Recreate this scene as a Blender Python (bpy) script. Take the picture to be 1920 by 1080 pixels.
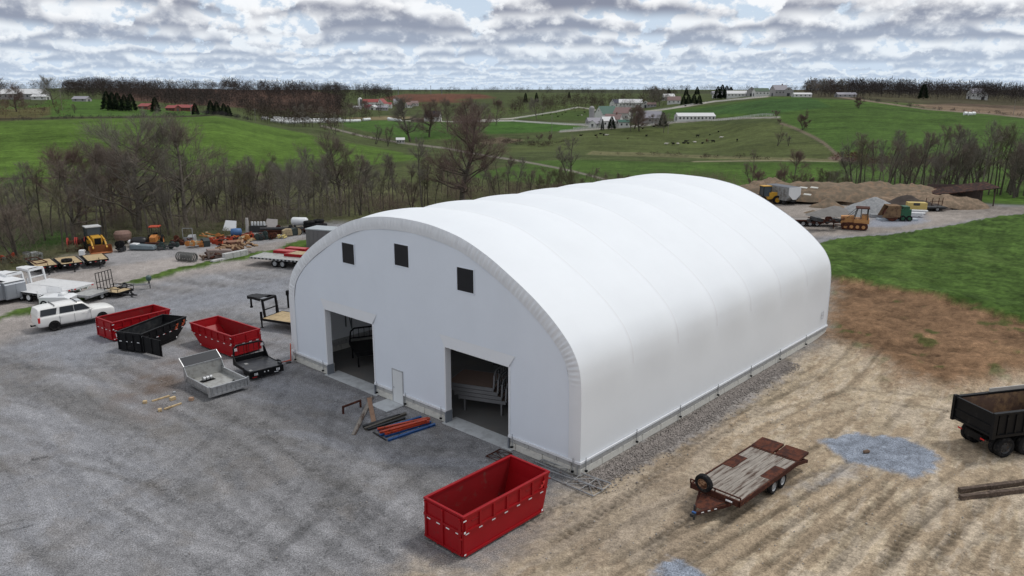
import bpy, bmesh, math, random
import numpy as np
from mathutils import Vector, Matrix
SC = bpy.context.scene
for o in list(bpy.data.objects): bpy.data.objects.remove(o)
R = math.radians
# ---------------------------------------------------------------- camera
FPX, PITCH, CAMH = 1462.707, .248, 18.25
cam = bpy.data.cameras.new('camera'); camo = bpy.data.objects.new('camera', cam)
SC.collection.objects.link(camo); SC.camera = camo
camo.location = (0, 0, CAMH); camo.rotation_euler = (math.pi/2-PITCH, 0, 0)
cam.sensor_width = 36; cam.lens = FPX/1920*36; cam.clip_start = .3; cam.clip_end = 12000
# ---------------------------------------------------------------- light, sky, exposure
SUN_EL, SUN_AZ = R(60), R(66)      # azimuth clockwise from +Y
SC.view_settings.view_transform = 'Standard'; SC.view_settings.look = 'None'
SC.view_settings.exposure = 0.03; SC.view_settings.gamma = 1; SC.view_settings.use_curve_mapping = False
sl = bpy.data.lights.new('sun', 'SUN'); sl.energy = 1.5; sl.angle = R(10); sl.color = (1, .965, .91)
so = bpy.data.objects.new('sun', sl); SC.collection.objects.link(so)
sd = Vector((math.sin(SUN_AZ)*math.cos(SUN_EL), math.cos(SUN_AZ)*math.cos(SUN_EL), math.sin(SUN_EL)))
so.rotation_euler = sd.to_track_quat('Z', 'Y').to_euler()
W = bpy.data.worlds.new('World'); SC.world = W; W.use_nodes = True
nt = W.node_tree; nt.nodes.clear()
def N(t, nt_=None, **k):
    n = (nt_ or nt).nodes.new(t)
    for a, b in k.items(): setattr(n, a, b)
    return n
def LK(a, b, nt_=None): (nt_ or nt).links.new(a, b)
def M_(op, a, b=None, c=None, clamp=False):
    n = N('ShaderNodeMath', operation=op, use_clamp=clamp)
    for i, x in enumerate((a, b, c)):
        if x is None: continue
        if isinstance(x, (int, float)): n.inputs[i].default_value = x
        else: LK(x, n.inputs[i])
    return n.outputs[0]
def SS(x, a, b):
    n = N('ShaderNodeMapRange', interpolation_type='SMOOTHSTEP'); LK(x, n.inputs['Value'])
    for i, q in (('From Min', a), ('From Max', b)):
        if isinstance(q, (int, float)): n.inputs[i].default_value = q
        else: LK(q, n.inputs[i])
    return n.outputs[0]
def MIX(f, a, b):
    n = N('ShaderNodeMix', data_type='RGBA')
    for i, x in ((0, f), (6, a), (7, b)):
        if isinstance(x, (int, float)): n.inputs[i].default_value = x
        elif isinstance(x, tuple): n.inputs[i].default_value = (*x, 1)
        else: LK(x, n.inputs[i])
    return n.outputs[2]
tc = N('ShaderNodeTexCoord'); DIR = tc.outputs['Generated']
sep = N('ShaderNodeSeparateXYZ'); LK(DIR, sep.inputs[0])
hyp = M_('SQRT', M_('ADD', M_('MULTIPLY', sep.outputs[0], sep.outputs[0]), M_('MULTIPLY', sep.outputs[1], sep.outputs[1])))
elv = M_('ARCTAN2', sep.outputs[2], hyp)
sky = N('ShaderNodeTexSky', sky_type='NISHITA'); sky.sun_disc = False
sky.sun_elevation = SUN_EL; sky.sun_rotation = SUN_AZ; sky.altitude = 300
skc = N('ShaderNodeVectorMath', operation='SCALE'); LK(sky.outputs[0], skc.inputs[0]); skc.inputs['Scale'].default_value = .1
# thin bright veil low down, blue patches above; then rows of flat-based clouds, farthest first
colr = MIX(SS(elv, -.01, .45), (.60, .71, .85), skc.outputs[0])
def noise(vec, scale, det=4, rough=.55, dist=0.):
    n = N('ShaderNodeTexNoise', noise_dimensions='3D'); LK(vec, n.inputs['Vector'])
    n.inputs['Scale'].default_value = scale; n.inputs['Detail'].default_value = det
    n.inputs['Roughness'].default_value = rough; n.inputs['Distortion'].default_value = dist
    return n.outputs['Fac']
def vadd(v, t, sc=(1, 1, 1)):
    m = N('ShaderNodeVectorMath', operation='MULTIPLY_ADD'); LK(v, m.inputs[0])
    m.inputs[1].default_value = sc; m.inputs[2].default_value = t
    return m.outputs[0]
e = .006; k = 0
rows = []
while e < 1.3:
    rows.append(e); e *= 1.31 if e < .2 else 1.75
for k, e in enumerate(rows):
    s = 1.0/e
    v0 = vadd(DIR, (13.7*k*e, 4.1*k*e, 0), (.85, .85, 1.1))
    big = noise(v0, s*.62, 2, .5)                      # which clouds exist and how tall
    puff = noise(vadd(DIR, (7.7*k*e, 1.3*k*e, 0), (1.05, 1.05, 1.5)), s*2.2, 5, .58)
    base = M_('MULTIPLY_ADD', big, .35*e, e*.82)
    h = M_('MULTIPLY_ADD', SS(big, .33, .63), .95*e, .02*e)
    h = M_('ADD', h, M_('MULTIPLY', M_('SUBTRACT', puff, .5), 1.9*e))
    rel = M_('SUBTRACT', elv, base)
    top = M_('SUBTRACT', h, rel)                       # > 0 below the cloud's top
    mask = M_('MULTIPLY', SS(rel, -.10*e, .10*e), SS(top, -.03*e, .20*e))
    br = M_('ADD', M_('DIVIDE', rel, M_('MAXIMUM', h, .3*e)), M_('MULTIPLY', M_('SUBTRACT', puff, .5), 1.9))
    lit = SS(br, .08, .62)
    fade = min(1, max(0, (e-.01)/.07))
    dark = tuple(a*(1-fade)+b*fade for a, b in zip((.50, .60, .74), (.255, .28, .36)))
    lite = tuple(a*(1-fade)+b*fade for a, b in zip((.74, .82, .90), (.96, .97, .985)))
    cc = MIX(lit, dark, lite)
    if e > .18:                                        # overhead the layer is seen from below
        cc = MIX(.5, cc, (.62, .66, .72))
        mask = M_('MAXIMUM', mask, SS(elv, e*1.0, e*1.3))
        cc2 = cc
    colr = MIX(mask, colr, cc)
bg = N('ShaderNodeBackground'); LK(colr, bg.inputs[0]); bg.inputs[1].default_value = 1.0
wo = N('ShaderNodeOutputWorld'); LK(bg.outputs[0], wo.inputs[0])
W.cycles.sampling_method = 'MANUAL'; W.cycles.sample_map_resolution = 512
try:
    SC.cycles.max_bounces = 6; SC.cycles.diffuse_bounces = 3; SC.cycles.glossy_bounces = 2; SC.cycles.transparent_max_bounces = 4
    SC.cycles.caustics_reflective = False; SC.cycles.caustics_refractive = False
except Exception: pass

# ---------------------------------------------------------------- measuring helpers (where things stand)
cp, sp = math.cos(PITCH), math.sin(PITCH)
def ray(px, py):
    a = (px-960)/FPX; b = (540-py)/FPX
    return np.array([a, cp+b*sp, -sp+b*cp])
def G(px, py, z=0):
    r = ray(px, py); t = (z-CAMH)/r[2]
    return Vector((r[0]*t, r[1]*t, z))
def proj(x, y, z):
    z = z-CAMH; d = np.maximum(y*cp-z*sp, .01); w = y*sp+z*cp
    return 960+FPX*x/d, 540-FPX*w/d
TH = 2.402
U = Vector((math.cos(TH), math.sin(TH), 0)); V = Vector((math.sin(TH), -math.cos(TH), 0)); C0 = Vector((3.303, 34.547, 0))
# ---------------------------------------------------------------- terrain
COLS = [
 (-900, [(74,None),(105,440),(135,375),(200,310),(290,245),(340,232),(420,215),(520,195),(700,180),(1000,168),(1800,166),(2600,169),(5000,168)]),
 (0,    [(80,None),(108,438),(140,368),(200,300),(290,235),(340,222),(420,205),(520,190),(700,180),(1000,170),(1800,167),(2600,170),(5000,168)]),
 (200,  [(93,None),(116,422),(145,360),(200,305),(290,235),(340,220),(420,208),(520,190),(700,178),(1000,166),(1800,165),(2600,168),(5000,168)]),
 (400,  [(98,None),(122,410),(150,355),(210,292),(290,235),(360,216),(450,215),(600,205),(800,190),(1100,167),(1800,167),(2600,171),(5000,168)]),
 (560,  [(108,None),(132,402),(160,355),(220,305),(310,262),(380,243),(480,238),(660,228),(800,212),(1000,190),(1400,172),(2600,168),(5000,168)]),
 (760,  [(118,None),(140,395),(170,345),(240,300),(320,285),(465,267),(560,243),(660,228),(800,216),(1000,205),(1400,180),(2600,173),(5000,168)]),
 (960,  [(128,None),(155,365),(195,332),(260,303),(330,285),(450,262),(530,248),(600,238),(800,215),(1000,200),(1400,178),(2600,170),(5000,168)]),
 (1130, [(133,None),(160,355),(200,325),(260,298),(330,283),(420,262),(475,250),(530,240),(700,217),(900,200),(1300,178),(2600,174),(5000,168)]),
 (1300, [(136,None),(165,350),(210,318),(270,292),(340,283),(410,268),(465,252),(520,236),(600,215),(720,200),(1100,180),(2600,169),(5000,168)]),
 (1440, [(137,None),(168,350),(215,312),(265,290),(330,262),(400,240),(450,222),(520,205),(600,190),(700,182),(1500,172),(2600,172),(5000,168)]),
 (1600, [(137,None),(168,348),(215,312),(250,292),(310,262),(380,237),(440,217),(500,203),(560,190),(680,182),(1500,172),(2600,169),(5000,168)]),
 (1760, [(134,None),(165,350),(210,312),(250,287),(310,257),(380,237),(440,220),(500,209),(560,199),(680,187),(1500,172),(2600,170),(5000,168)]),
 (1920, [(128,None),(158,360),(198,318),(240,285),(300,257),(360,240),(430,224),(500,214),(560,208),(680,195),(1500,172),(2600,170),(5000,168)]),
 (2800, [(120,None),(150,365),(198,318),(240,285),(300,257),(360,240),(430,224),(500,214),(560,208),(680,195),(1500,172),(2600,170),(5000,168)])]
def az_of(px): return math.atan((px-960)/FPX/ (cp+ (540-300)/FPX*sp))
CAZ = np.array([az_of(c[0]) for c in COLS])
CD = []; CZ = []
for px, lst in COLS:
    dd = [0]; zz = [0]
    for i, (D, py) in enumerate(lst):
        D = D/math.cos(az_of(px)); dd.append(D)
        if py is None: zz.append(0.)
        else:
            r = ray(px, py); zz.append(CAMH + D*r[2]/math.hypot(r[0], r[1]))
    CD.append(dd); CZ.append(zz)
CD = np.array(CD, float); CZ = np.array(CZ, float)
def _fbm_hash(ix, iy, seed):
    h = (ix*374761393 + iy*668265263 + seed*1442695041) & 0xffffffff
    h = ((h ^ (h >> 13))*1274126177) & 0xffffffff
    return ((h ^ (h >> 16)) & 0xffff)/65535.
def vnoise(x, y, seed=0):
    x = np.asarray(x, float); y = np.asarray(y, float)
    ix = np.floor(x).astype(np.int64); iy = np.floor(y).astype(np.int64)
    fx = x-ix; fy = y-iy; fx = fx*fx*(3-2*fx); fy = fy*fy*(3-2*fy)
    a = _fbm_hash(ix, iy, seed); b = _fbm_hash(ix+1, iy, seed); c = _fbm_hash(ix, iy+1, seed); d = _fbm_hash(ix+1, iy+1, seed)
    return a+(b-a)*fx+(c-a)*fy+(a-b-c+d)*fx*fy
def fbm(x, y, seed=0, octv=4, gain=.5):
    s = 0; a = 1; t = 0
    for i in range(octv):
        s = s+a*vnoise(x*2**i+17.3*i, y*2**i-9.1*i, seed+i); t += a; a *= gain
    return s/t
def sst(a, b, x):
    t = np.clip((x-a)/(b-a), 0, 1); return t*t*(3-2*t)
def terr(x, y):
    x = np.asarray(x, float); y = np.asarray(y, float)
    az = np.arctan2(x, y); D = np.hypot(x, y)
    j = np.clip(np.searchsorted(CAZ, az)-1, 0, len(CAZ)-2)
    f = np.clip((az-CAZ[j])/(CAZ[j+1]-CAZ[j]), 0, 1); f = f*f*(3-2*f)
    dd = CD[j]*(1-f)[..., None]+CD[j+1]*f[..., None]; zz = CZ[j]*(1-f)[..., None]+CZ[j+1]*f[..., None]
    n = dd.shape[-1]
    k = np.clip((D[..., None] >= dd).sum(-1)-1, 0, n-2)
    g = lambda a, kk: np.take_along_axis(a, np.clip(kk, 0, n-1)[..., None], -1)[..., 0]
    d0, d1, z0, z1 = g(dd, k), g(dd, k+1), g(zz, k), g(zz, k+1)
    dm, zm = g(dd, k-1), g(zz, k-1); dp, zp = g(dd, k+2), g(zz, k+2)
    s = (z1-z0)/(d1-d0); sm = np.where(k > 0, (z0-zm)/np.maximum(d0-dm, 1e-3), 0); spp = np.where(k < n-2, (zp-z1)/np.maximum(dp-d1, 1e-3), s)
    m0 = np.where(k > 0, np.where(sm*s > 0, 2*sm*s/(sm+s+1e-12), 0), 0); m1 = np.where(s*spp > 0, 2*s*spp/(s+spp+1e-12), 0)
    h = d1-d0; t = np.clip((D-d0)/h, 0, 1)
    z = z0*(1+2*t)*(1-t)**2 + m0*h*t*(1-t)**2 + z1*t*t*(3-2*t) + m1*h*t*t*(t-1)
    z = z + sst(150, 260, D)*(fbm(x/60., y/60., 5, 3)-.5)*.0022*np.minimum(D, 500)
    return z
def tz(x, y): return float(terr(np.array([x]), np.array([y]))[0])
def GT(px, py, dmin=20):
    """point of the terrain seen at a pixel, first hit at or beyond dmin"""
    r = ray(px, py); h = math.hypot(r[0], r[1])
    Ds = np.geomspace(dmin, 4800, 1500)
    zz = terr(r[0]/h*Ds, r[1]/h*Ds); lz = CAMH+Ds*r[2]/h
    i = np.argmax(lz <= zz) if (lz <= zz).any() else len(Ds)-1
    D = Ds[i]
    return Vector((r[0]/h*D, r[1]/h*D, float(zz[i])))
def AT(px, D):
    """point of the terrain at a bearing (pixel column) and distance"""
    a = az_of(px); x, y = math.sin(a)*D, math.cos(a)*D
    return Vector((x, y, tz(x, y)))
# ---------------------------------------------------------------- object helpers
COL = SC.collection
def link(o): COL.objects.link(o); return o
def tag(o, label=None, cat=None, group=None, kind=None):
    if label: o['label'] = label
    if cat: o['category'] = cat
    if group: o['group'] = group
    if kind: o['kind'] = kind
    return o
def thing(name, label, cat, loc=(0, 0, 0), rz=0, group=None):
    o = link(bpy.data.objects.new(name, None)); o.location = loc; o.rotation_euler = (0, 0, rz); o.empty_display_size = .5
    return tag(o, label, cat, group)
class MB:
    def __init__(s): s.v = []; s.f = []
    def add(s, vs, fs):
        n = len(s.v); s.v += [tuple(map(float, q)) for q in vs]; s.f += [tuple(n+i for i in q) for q in fs]; return s
    def box(s, c, d, rz=0, rx=0, ry=0):
        x, y, z = [q/2 for q in d]
        vs = [Vector((a*x, b*y, e*z)) for e in (-1, 1) for b in (-1, 1) for a in (-1, 1)]
        if rz or rx or ry:
            m = Matrix.Rotation(rz, 3, 'Z') @ Matrix.Rotation(ry, 3, 'Y') @ Matrix.Rotation(rx, 3, 'X'); vs = [m @ q for q in vs]
        c = Vector(c)
        return s.add([q+c for q in vs], [(0,2,3,1),(4,5,7,6),(0,1,5,4),(2,6,7,3),(0,4,6,2),(1,3,7,5)])
    def bx(s, x0, x1, y0, y1, z0, z1): return s.box(((x0+x1)/2, (y0+y1)/2, (z0+z1)/2), (abs(x1-x0), abs(y1-y0), abs(z1-z0)))
    def bar(s, a, b, w, h=None):
        a = Vector(a); b = Vector(b); h = h or w; d = (b-a); L = d.length
        if L < 1e-6: return s
        q = d.to_track_quat('X', 'Z'); vs = []
        for i in (0, L):
            for y, z in ((-w/2,-h/2),(w/2,-h/2),(w/2,h/2),(-w/2,h/2)): vs.append(a+q @ Vector((i, y, z)))
        return s.add(vs, [(0,3,2,1),(4,5,6,7),(0,1,5,4),(1,2,6,5),(2,3,7,6),(3,0,4,7)])
    def tube(s, a, b, r, r2=None, n=8, cap=True):
        a = Vector(a); b = Vector(b); r2 = r if r2 is None else r2; d = b-a
        q = d.to_track_quat('Z', 'Y'); vs = []
        for P, rr in ((a, r), (b, r2)):
            for i in range(n):
                t = 2*math.pi*i/n; vs.append(P+q @ Vector((rr*math.cos(t), rr*math.sin(t), 0)))
        fs = [(i, (i+1) % n, n+(i+1) % n, n+i) for i in range(n)]
        if cap: fs += [tuple(range(n))[::-1], tuple(range(n, 2*n))]
        return s.add(vs, fs)
    def lathe(s, prof, c=(0, 0, 0), axis='Y', n=20):
        """prof: list of (radius, along axis)"""
        vs = []; c = Vector(c)
        for r, h in prof:
            for i in range(n):
                t = 2*math.pi*i/n; p = (r*math.cos(t), h, r*math.sin(t)) if axis == 'Y' else ((h, r*math.cos(t), r*math.sin(t)) if axis == 'X' else (r*math.cos(t), r*math.sin(t), h))
                vs.append(c+Vector(p))
        m = len(prof); fs = [(j*n+i, j*n+(i+1) % n, (j+1)*n+(i+1) % n, (j+1)*n+i) for j in range(m-1) for i in range(n)]
        return s.add(vs, fs)
    def prism(s, pts, lo, hi, axis='Y'):
        """pts: outline in the two other axes"""
        n = len(pts); P = lambda a, b, h: (a, h, b) if axis == 'Y' else ((h, a, b) if axis == 'X' else (a, b, h))
        vs = [P(a, b, lo) for a, b in pts]+[P(a, b, hi) for a, b in pts]
        return s.add(vs, [tuple(range(n))[::-1], tuple(range(n, 2*n))]+[(i, (i+1) % n, n+(i+1) % n, n+i) for i in range(n)])
    def quad(s, *p): return s.add(p, [tuple(range(len(p)))])
    def mesh(s, name, mat, smooth=False):
        me = bpy.data.meshes.new(name); me.from_pydata(s.v, [], s.f); me.validate(); me.update()
        if smooth: me.polygons.foreach_set('use_smooth', [True]*len(me.polygons))
        if mat: me.materials.append(mat)
        return me
    def build(s, name, mat, parent=None, loc=(0, 0, 0), rz=0, smooth=False, bevel=0):
        o = link(bpy.data.objects.new(name, s.mesh(name, mat, smooth))); o.location = loc; o.rotation_euler = (0, 0, rz); o.parent = parent
        fixn(o.data)
        if bevel:
            b = o.modifiers.new('bevel', 'BEVEL'); b.width = bevel; b.segments = 2; b.limit_method = 'ANGLE'
        return o
def fixn(me):
    bm = bmesh.new(); bm.from_mesh(me); bmesh.ops.recalc_face_normals(bm, faces=bm.faces); bm.to_mesh(me); bm.free()
def npmesh(name, v, f, mat=None, smooth=False, col=None):
    """fast mesh from arrays; f is (n,3) or (n,4)"""
    v = np.asarray(v, np.float32); f = np.asarray(f, np.int32); k = f.shape[1]
    me = bpy.data.meshes.new(name)
    me.vertices.add(len(v)); me.vertices.foreach_set('co', v.ravel())
    me.loops.add(f.size); me.loops.foreach_set('vertex_index', f.ravel())
    me.polygons.add(len(f)); me.polygons.foreach_set('loop_start', np.arange(0, f.size, k, dtype=np.int32))
    if smooth: me.polygons.foreach_set('use_smooth', np.ones(len(f), bool))
    if col is not None:
        a = me.color_attributes.new('Col', 'FLOAT_COLOR', 'POINT'); c = np.ones((len(v), 4), np.float32); c[:, :3] = col
        a.data.foreach_set('color', c.ravel())
    me.update(calc_edges=True)
    if mat: me.materials.append(mat)
    return me
def copy_tree(o, parent=None):
    c = o.copy(); COL.objects.link(c); c.parent = parent
    for ch in [q for q in bpy.data.objects if q.parent == o]: copy_tree(ch, c)
    return c
KIDS = {}
def dup(root, loc, rz, label=None, group=None, sc=None):
    if root.name not in KIDS: KIDS[root.name] = [(c, list(c.children)) for c in root.children]
    r = root.copy(); COL.objects.link(r); r.location = loc; r.rotation_euler = (0, 0, rz)
    if sc: r.scale = sc if isinstance(sc, (tuple, list)) else (sc, sc, sc)
    if label: r['label'] = label
    if group: r['group'] = group
    for c, g in KIDS[root.name]:
        d = c.copy(); COL.objects.link(d); d.parent = r
        for q in g:
            w = q.copy(); COL.objects.link(w); w.parent = d
    return r
def s2l(c): return tuple(((q/255)/12.92 if q/255 <= .04045 else ((q/255+.055)/1.055)**2.4) for q in c)
MATS = {}
def mat(name, col, rough=.6, metal=0, var=.12, vs=3., col2=None, bump=0, bs=30., spec=.4, wear=None, ws=2., wt=.62, stretch=None):
    """principled with low and fine tone variation, optional second colour in patches (wear)"""
    if name in MATS: return MATS[name]
    m = bpy.data.materials.new(name); m.use_nodes = True; t = m.node_tree; b = t.nodes['Principled BSDF']
    b.inputs['Roughness'].default_value = rough; b.inputs['Metallic'].default_value = metal; b.inputs['Specular IOR Level'].default_value = spec if rough < .8 else spec*.25
    tcn = t.nodes.new('ShaderNodeTexCoord'); n1 = t.nodes.new('ShaderNodeTexNoise'); n1.inputs['Scale'].default_value = vs; n1.inputs['Detail'].default_value = 6; n1.inputs['Roughness'].default_value = .65
    src = tcn.outputs['Object']
    if stretch:
        mp_ = t.nodes.new('ShaderNodeMapping'); mp_.inputs['Scale'].default_value = stretch; t.links.new(src, mp_.inputs['Vector']); src = mp_.outputs[0]
    t.links.new(src, n1.inputs['Vector'])
    mx = t.nodes.new('ShaderNodeMix'); mx.data_type = 'RGBA'
    c1 = tuple(max(0, q*(1-var*1.6)) for q in col); c2 = tuple(min(1, q*(1+var*1.6)) for q in col)
    mx.inputs[6].default_value = (*c1, 1); mx.inputs[7].default_value = (*(col2 or c2), 1)
    t.links.new(n1.outputs['Fac'], mx.inputs[0]); out = mx.outputs[2]
    if wear:
        n2 = t.nodes.new('ShaderNodeTexNoise'); n2.inputs['Scale'].default_value = ws; n2.inputs['Detail'].default_value = 8; n2.inputs['Roughness'].default_value = .7
        t.links.new(src, n2.inputs['Vector'])
        mr = t.nodes.new('ShaderNodeMapRange'); mr.inputs['From Min'].default_value = wt-.06; mr.inputs['From Max'].default_value = wt+.06
        t.links.new(n2.outputs['Fac'], mr.inputs['Value'])
        m2 = t.nodes.new('ShaderNodeMix'); m2.data_type = 'RGBA'; t.links.new(mr.outputs[0], m2.inputs[0]); t.links.new(out, m2.inputs[6]); m2.inputs[7].default_value = (*wear, 1); out = m2.outputs[2]
    t.links.new(out, b.inputs['Base Color'])
    if bump:
        n3 = t.nodes.new('ShaderNodeTexNoise'); n3.inputs['Scale'].default_value = bs; n3.inputs['Detail'].default_value = 4
        t.links.new(tcn.outputs['Object'], n3.inputs['Vector'])
        bp = t.nodes.new('ShaderNodeBump'); bp.inputs['Strength'].default_value = bump; bp.inputs['Distance'].default_value = .03
        t.links.new(n3.outputs['Fac'], bp.inputs['Height']); t.links.new(bp.outputs[0], b.inputs['Normal'])
    MATS[name] = m; return m
# ================================================================ GROUND
az_in = np.array([math.atan((px-960)/FPX/cp) for px in np.arange(-330, 2251, 3.4)])
az_out = np.concatenate([np.linspace(-math.pi, az_in[0]-.01, 60), [], ])
az_out2 = np.linspace(az_in[-1]+.01, math.pi, 60)
AZ = np.concatenate([az_out, az_in, az_out2])
dy = np.array([CAMH/((py-540)/FPX*cp+sp)*(cp-(py-540)/FPX*sp) for py in np.arange(1130, 372, -3.0)])
DD = np.concatenate([[.5, 4, 8, 12, 16, 19, 21], dy[dy < 124], np.arange(124.5, 330, 1.35), np.arange(332, 1000, 5.2), np.geomspace(1005, 5000, 44)])
DD = np.unique(np.round(DD, 4))
A2, D2 = np.meshgrid(AZ, DD, indexing='ij')
X = np.sin(A2)*D2; Y = np.cos(A2)*D2
Z = terr(X, Y)
PX, PY = proj(X, Y, Z)
vis = Y > 2
PX = np.where(vis, PX, -5000); PY = np.where(vis, PY, 3000)
def inpoly(px, py, poly):
    c = np.zeros(px.shape, bool); n = len(poly)
    for i in range(n):
        x0, y0 = poly[i]; x1, y1 = poly[(i+1) % n]
        cond = (y0 > py) != (y1 > py)
        xi = (x1-x0)*(py-y0)/((y1-y0) if y1 != y0 else 1e-9)+x0
        c ^= cond & (px < xi)
    return c
def sdist(px, py, poly, closed=True, sy=1.):
    d = np.full(px.shape, 1e9); n = len(poly)
    for i in range(n if closed else n-1):
        x0, y0 = poly[i]; x1, y1 = poly[(i+1) % n]; y0, y1 = y0*sy, y1*sy
        vx, vy = x1-x0, y1-y0; t = np.clip(((px-x0)*vx+(py*sy-y0)*vy)/(vx*vx+vy*vy+1e-9), 0, 1)
        d = np.minimum(d, np.hypot(px-x0-t*vx, py*sy-y0-t*vy))
    return d
def gp(lst): return [tuple(G(*q)[:2]) for q in lst]
# --- yard areas are outlined on the ground plane in metres
Q0 = fbm(X/1.6, Y/1.6, 3, 4)-.5
Q1 = fbm(X/7., Y/7., 13, 4)-.5
wx = X+Q0*1.6+Q1*3; wy = Y+Q0*1.6+Q1*3
def soft(poly, w, warp=1.):
    """0..1 inside an outline on the ground (metres), w metres of soft edge"""
    xx, yy = X+(wx-X)*warp, Y+(wy-Y)*warp
    d = np.full(X.shape, -9e9); near = (D2 < 260)
    dd = sdist(xx[near], yy[near], poly); ins = inpoly(xx[near], yy[near], poly)
    s = np.where(ins, dd, -dd)+fine[near]*min(w, 1)*1.3; o = np.zeros(X.shape); o[near] = sst(-w/2, w/2, s); return o
fine = fbm(X/.35, Y/.35, 31, 3)-.5
mid = fbm(X/1.1, Y/1.1, 41, 4)-.5
big = fbm(X/12, Y/12, 51, 3)-.5
def streak(ang, l, w, seed, octv=4):
    c, s = math.cos(ang), math.sin(ang)
    a = X*c+Y*s; b = -X*s+Y*c; b = b+ (fbm(X/9, Y/9, seed+5, 2)-.5)*3
    return fbm(a/l, b/w, seed, octv)-.5
def lerp(c, c2, m): return c+(np.array(c2)-c)*m[..., None]
zz = np.zeros(X.shape)   # relief
# base: grey gravel
col = np.zeros(X.shape+(3,)); col[:] = (.222, .220, .226)
sa = math.atan2(*(G(560, 1040)-G(60, 700))[:2][::-1])
st1 = streak(sa, 16, .38, 71, 3); st2 = streak(sa+.3, 20, 1.3, 81); st3 = streak(math.atan2(V.y, V.x)+1.5, 7, .6, 91)
w3 = soft(gp([(470, 700), (1000, 900), (860, 1070), (500, 1079), (330, 800)]), 5)
stt = (st1*.7+st2*.8)*(1-w3)+st3*w3*.9
lum = 1+stt*.85+mid*.20+big*.14+fine*.5
col *= lum[..., None]
patch = sst(.02, .2, st2+big*.9+mid*.4)
col = lerp(col, (.285, .295, .325), patch*.25)                       # pale fresh stone
brown = sst(.03, .22, -st2*.7+Q1*.9+mid*.5)
col = lerp(col, (.125, .112, .092), brown*.22)
wheel = sst(.10, .2, fbm(X/2.4, Y/2.4, 61, 4)-.5+stt*.4)
col = lerp(col, (.15, .125, .098), wheel*.22)
zz += stt*.05+mid*.03
# upper left yard: pale tan, with a bluish lane
up = soft(gp([(-500, 640), (0, 648), (160, 560), (330, 520), (545, 500), (620, 380), (-500, 420)]), 4)
col = lerp(col, np.array([.31, .28, .26])*(1+mid*.5+big*.5+fine*.3)[..., None], up*.95)
lane = soft(gp([(0, 660), (190, 590), (380, 545), (545, 520), (545, 560), (400, 575), (320, 600), (150, 690)]), 3)
col = lerp(col, np.array([.235, .245, .27])*(1+mid*.3+fine*.3)[..., None], lane*.75)
lane2 = soft(gp([(350, 445), (600, 425), (600, 440), (430, 468), (200, 500), (60, 520), (60, 505)]), 2)
col = lerp(col, np.array([.27, .275, .29])*(1+mid*.4)[..., None], lane2*.6)
mud = soft(gp([(230, 700), (360, 660), (420, 690), (330, 730), (330, 770), (240, 740)]), 4)
col = lerp(col, (.135, .098, .075), mud*(.35+sst(-.1, .2, Q0)*.5))
# --- tan dirt on the right
dirt_poly = gp([(1095, 900), (1040, 945), (1010, 985), (900, 1075), (760, 1079)])+[(-8, 20), (-8, -60), (200, -60), (200, 60)]+gp([(1920, 620), (1560, 535), (1545, 560), (1545, 640)])
dirt = soft(dirt_poly, 3.2, .8)
da = math.atan2(*(G(1330, 960)-G(1100, 1075))[:2][::-1])
db = math.atan2(*(G(1690, 940)-G(1600, 1075))[:2][::-1])
t1 = streak(da, 6, .33, 101); t2 = streak(db, 5, .3, 111); t3 = streak(math.atan2(V.y, V.x), 9, .4, 121)
wR = sst(8, 13, X-.15*(Y-30)); wS = sst(4.5, 1.5, np.abs((X-C0.x)*(-U.x)+(Y-C0.y)*(-U.y)-3.5))
ts = t1*(1-wR)+t2*wR; ts = ts*(1-wS)+t3*wS
pat = fbm((X*math.cos(.9)+Y*math.sin(.9))/1.7+Q1*2, (-X*math.sin(.9)+Y*math.cos(.9))/.6, 131, 5, .6)-.5
dlum = 1+ts*.42*sst(-.12, .1, big+Q1*.4+.1)+mid*.35+fine*.3+big*.3
dcol = np.array([.43, .35, .25])*dlum[..., None]
dcol = lerp(dcol, (.225, .16, .105), sst(.035, .085, pat*1.2+big*.5+ts*.5)*.45)
dcol = lerp(dcol, (.44, .37, .29), sst(.04, .14, -pat*1.2+ts*.8)*.6)
darkd = soft(gp([(1060, 950), (1330, 800), (1300, 1000), (1290, 1079), (860, 1079)]), 6)
dcol = lerp(dcol, np.array([.235, .19, .148])*dlum[..., None], darkd*.6)
col = lerp(col, dcol, dirt)
zz += dirt*(ts*.012+pat*.045)
# reddish disturbed earth bank below the lawn
bank = soft(gp([(1540, 640), (1600, 660), (1700, 720), (1790, 735), (1920, 705), (2300, 720), (2300, 600), (1920, 585), (1700, 538), (1556, 505)]), 3.2)
bcol = np.array([.195, .118, .068])*(1+mid*.9+fine*.6+Q1*.8)[..., None]
bcol = lerp(bcol, (.24, .15, .085), sst(.02, .2, Q1+Q0*.6)*.6)
bcol = lerp(bcol, (.055, .075, .02), sst(.16, .24, fbm(X/1.7, Y/1.7, 143, 4)-.5)*.8)
col = lerp(col, bcol, bank)
zz += bank*(.55*sst(-.3, .5, Q1)+mid*.34+Q0*.2+.25)
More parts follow.
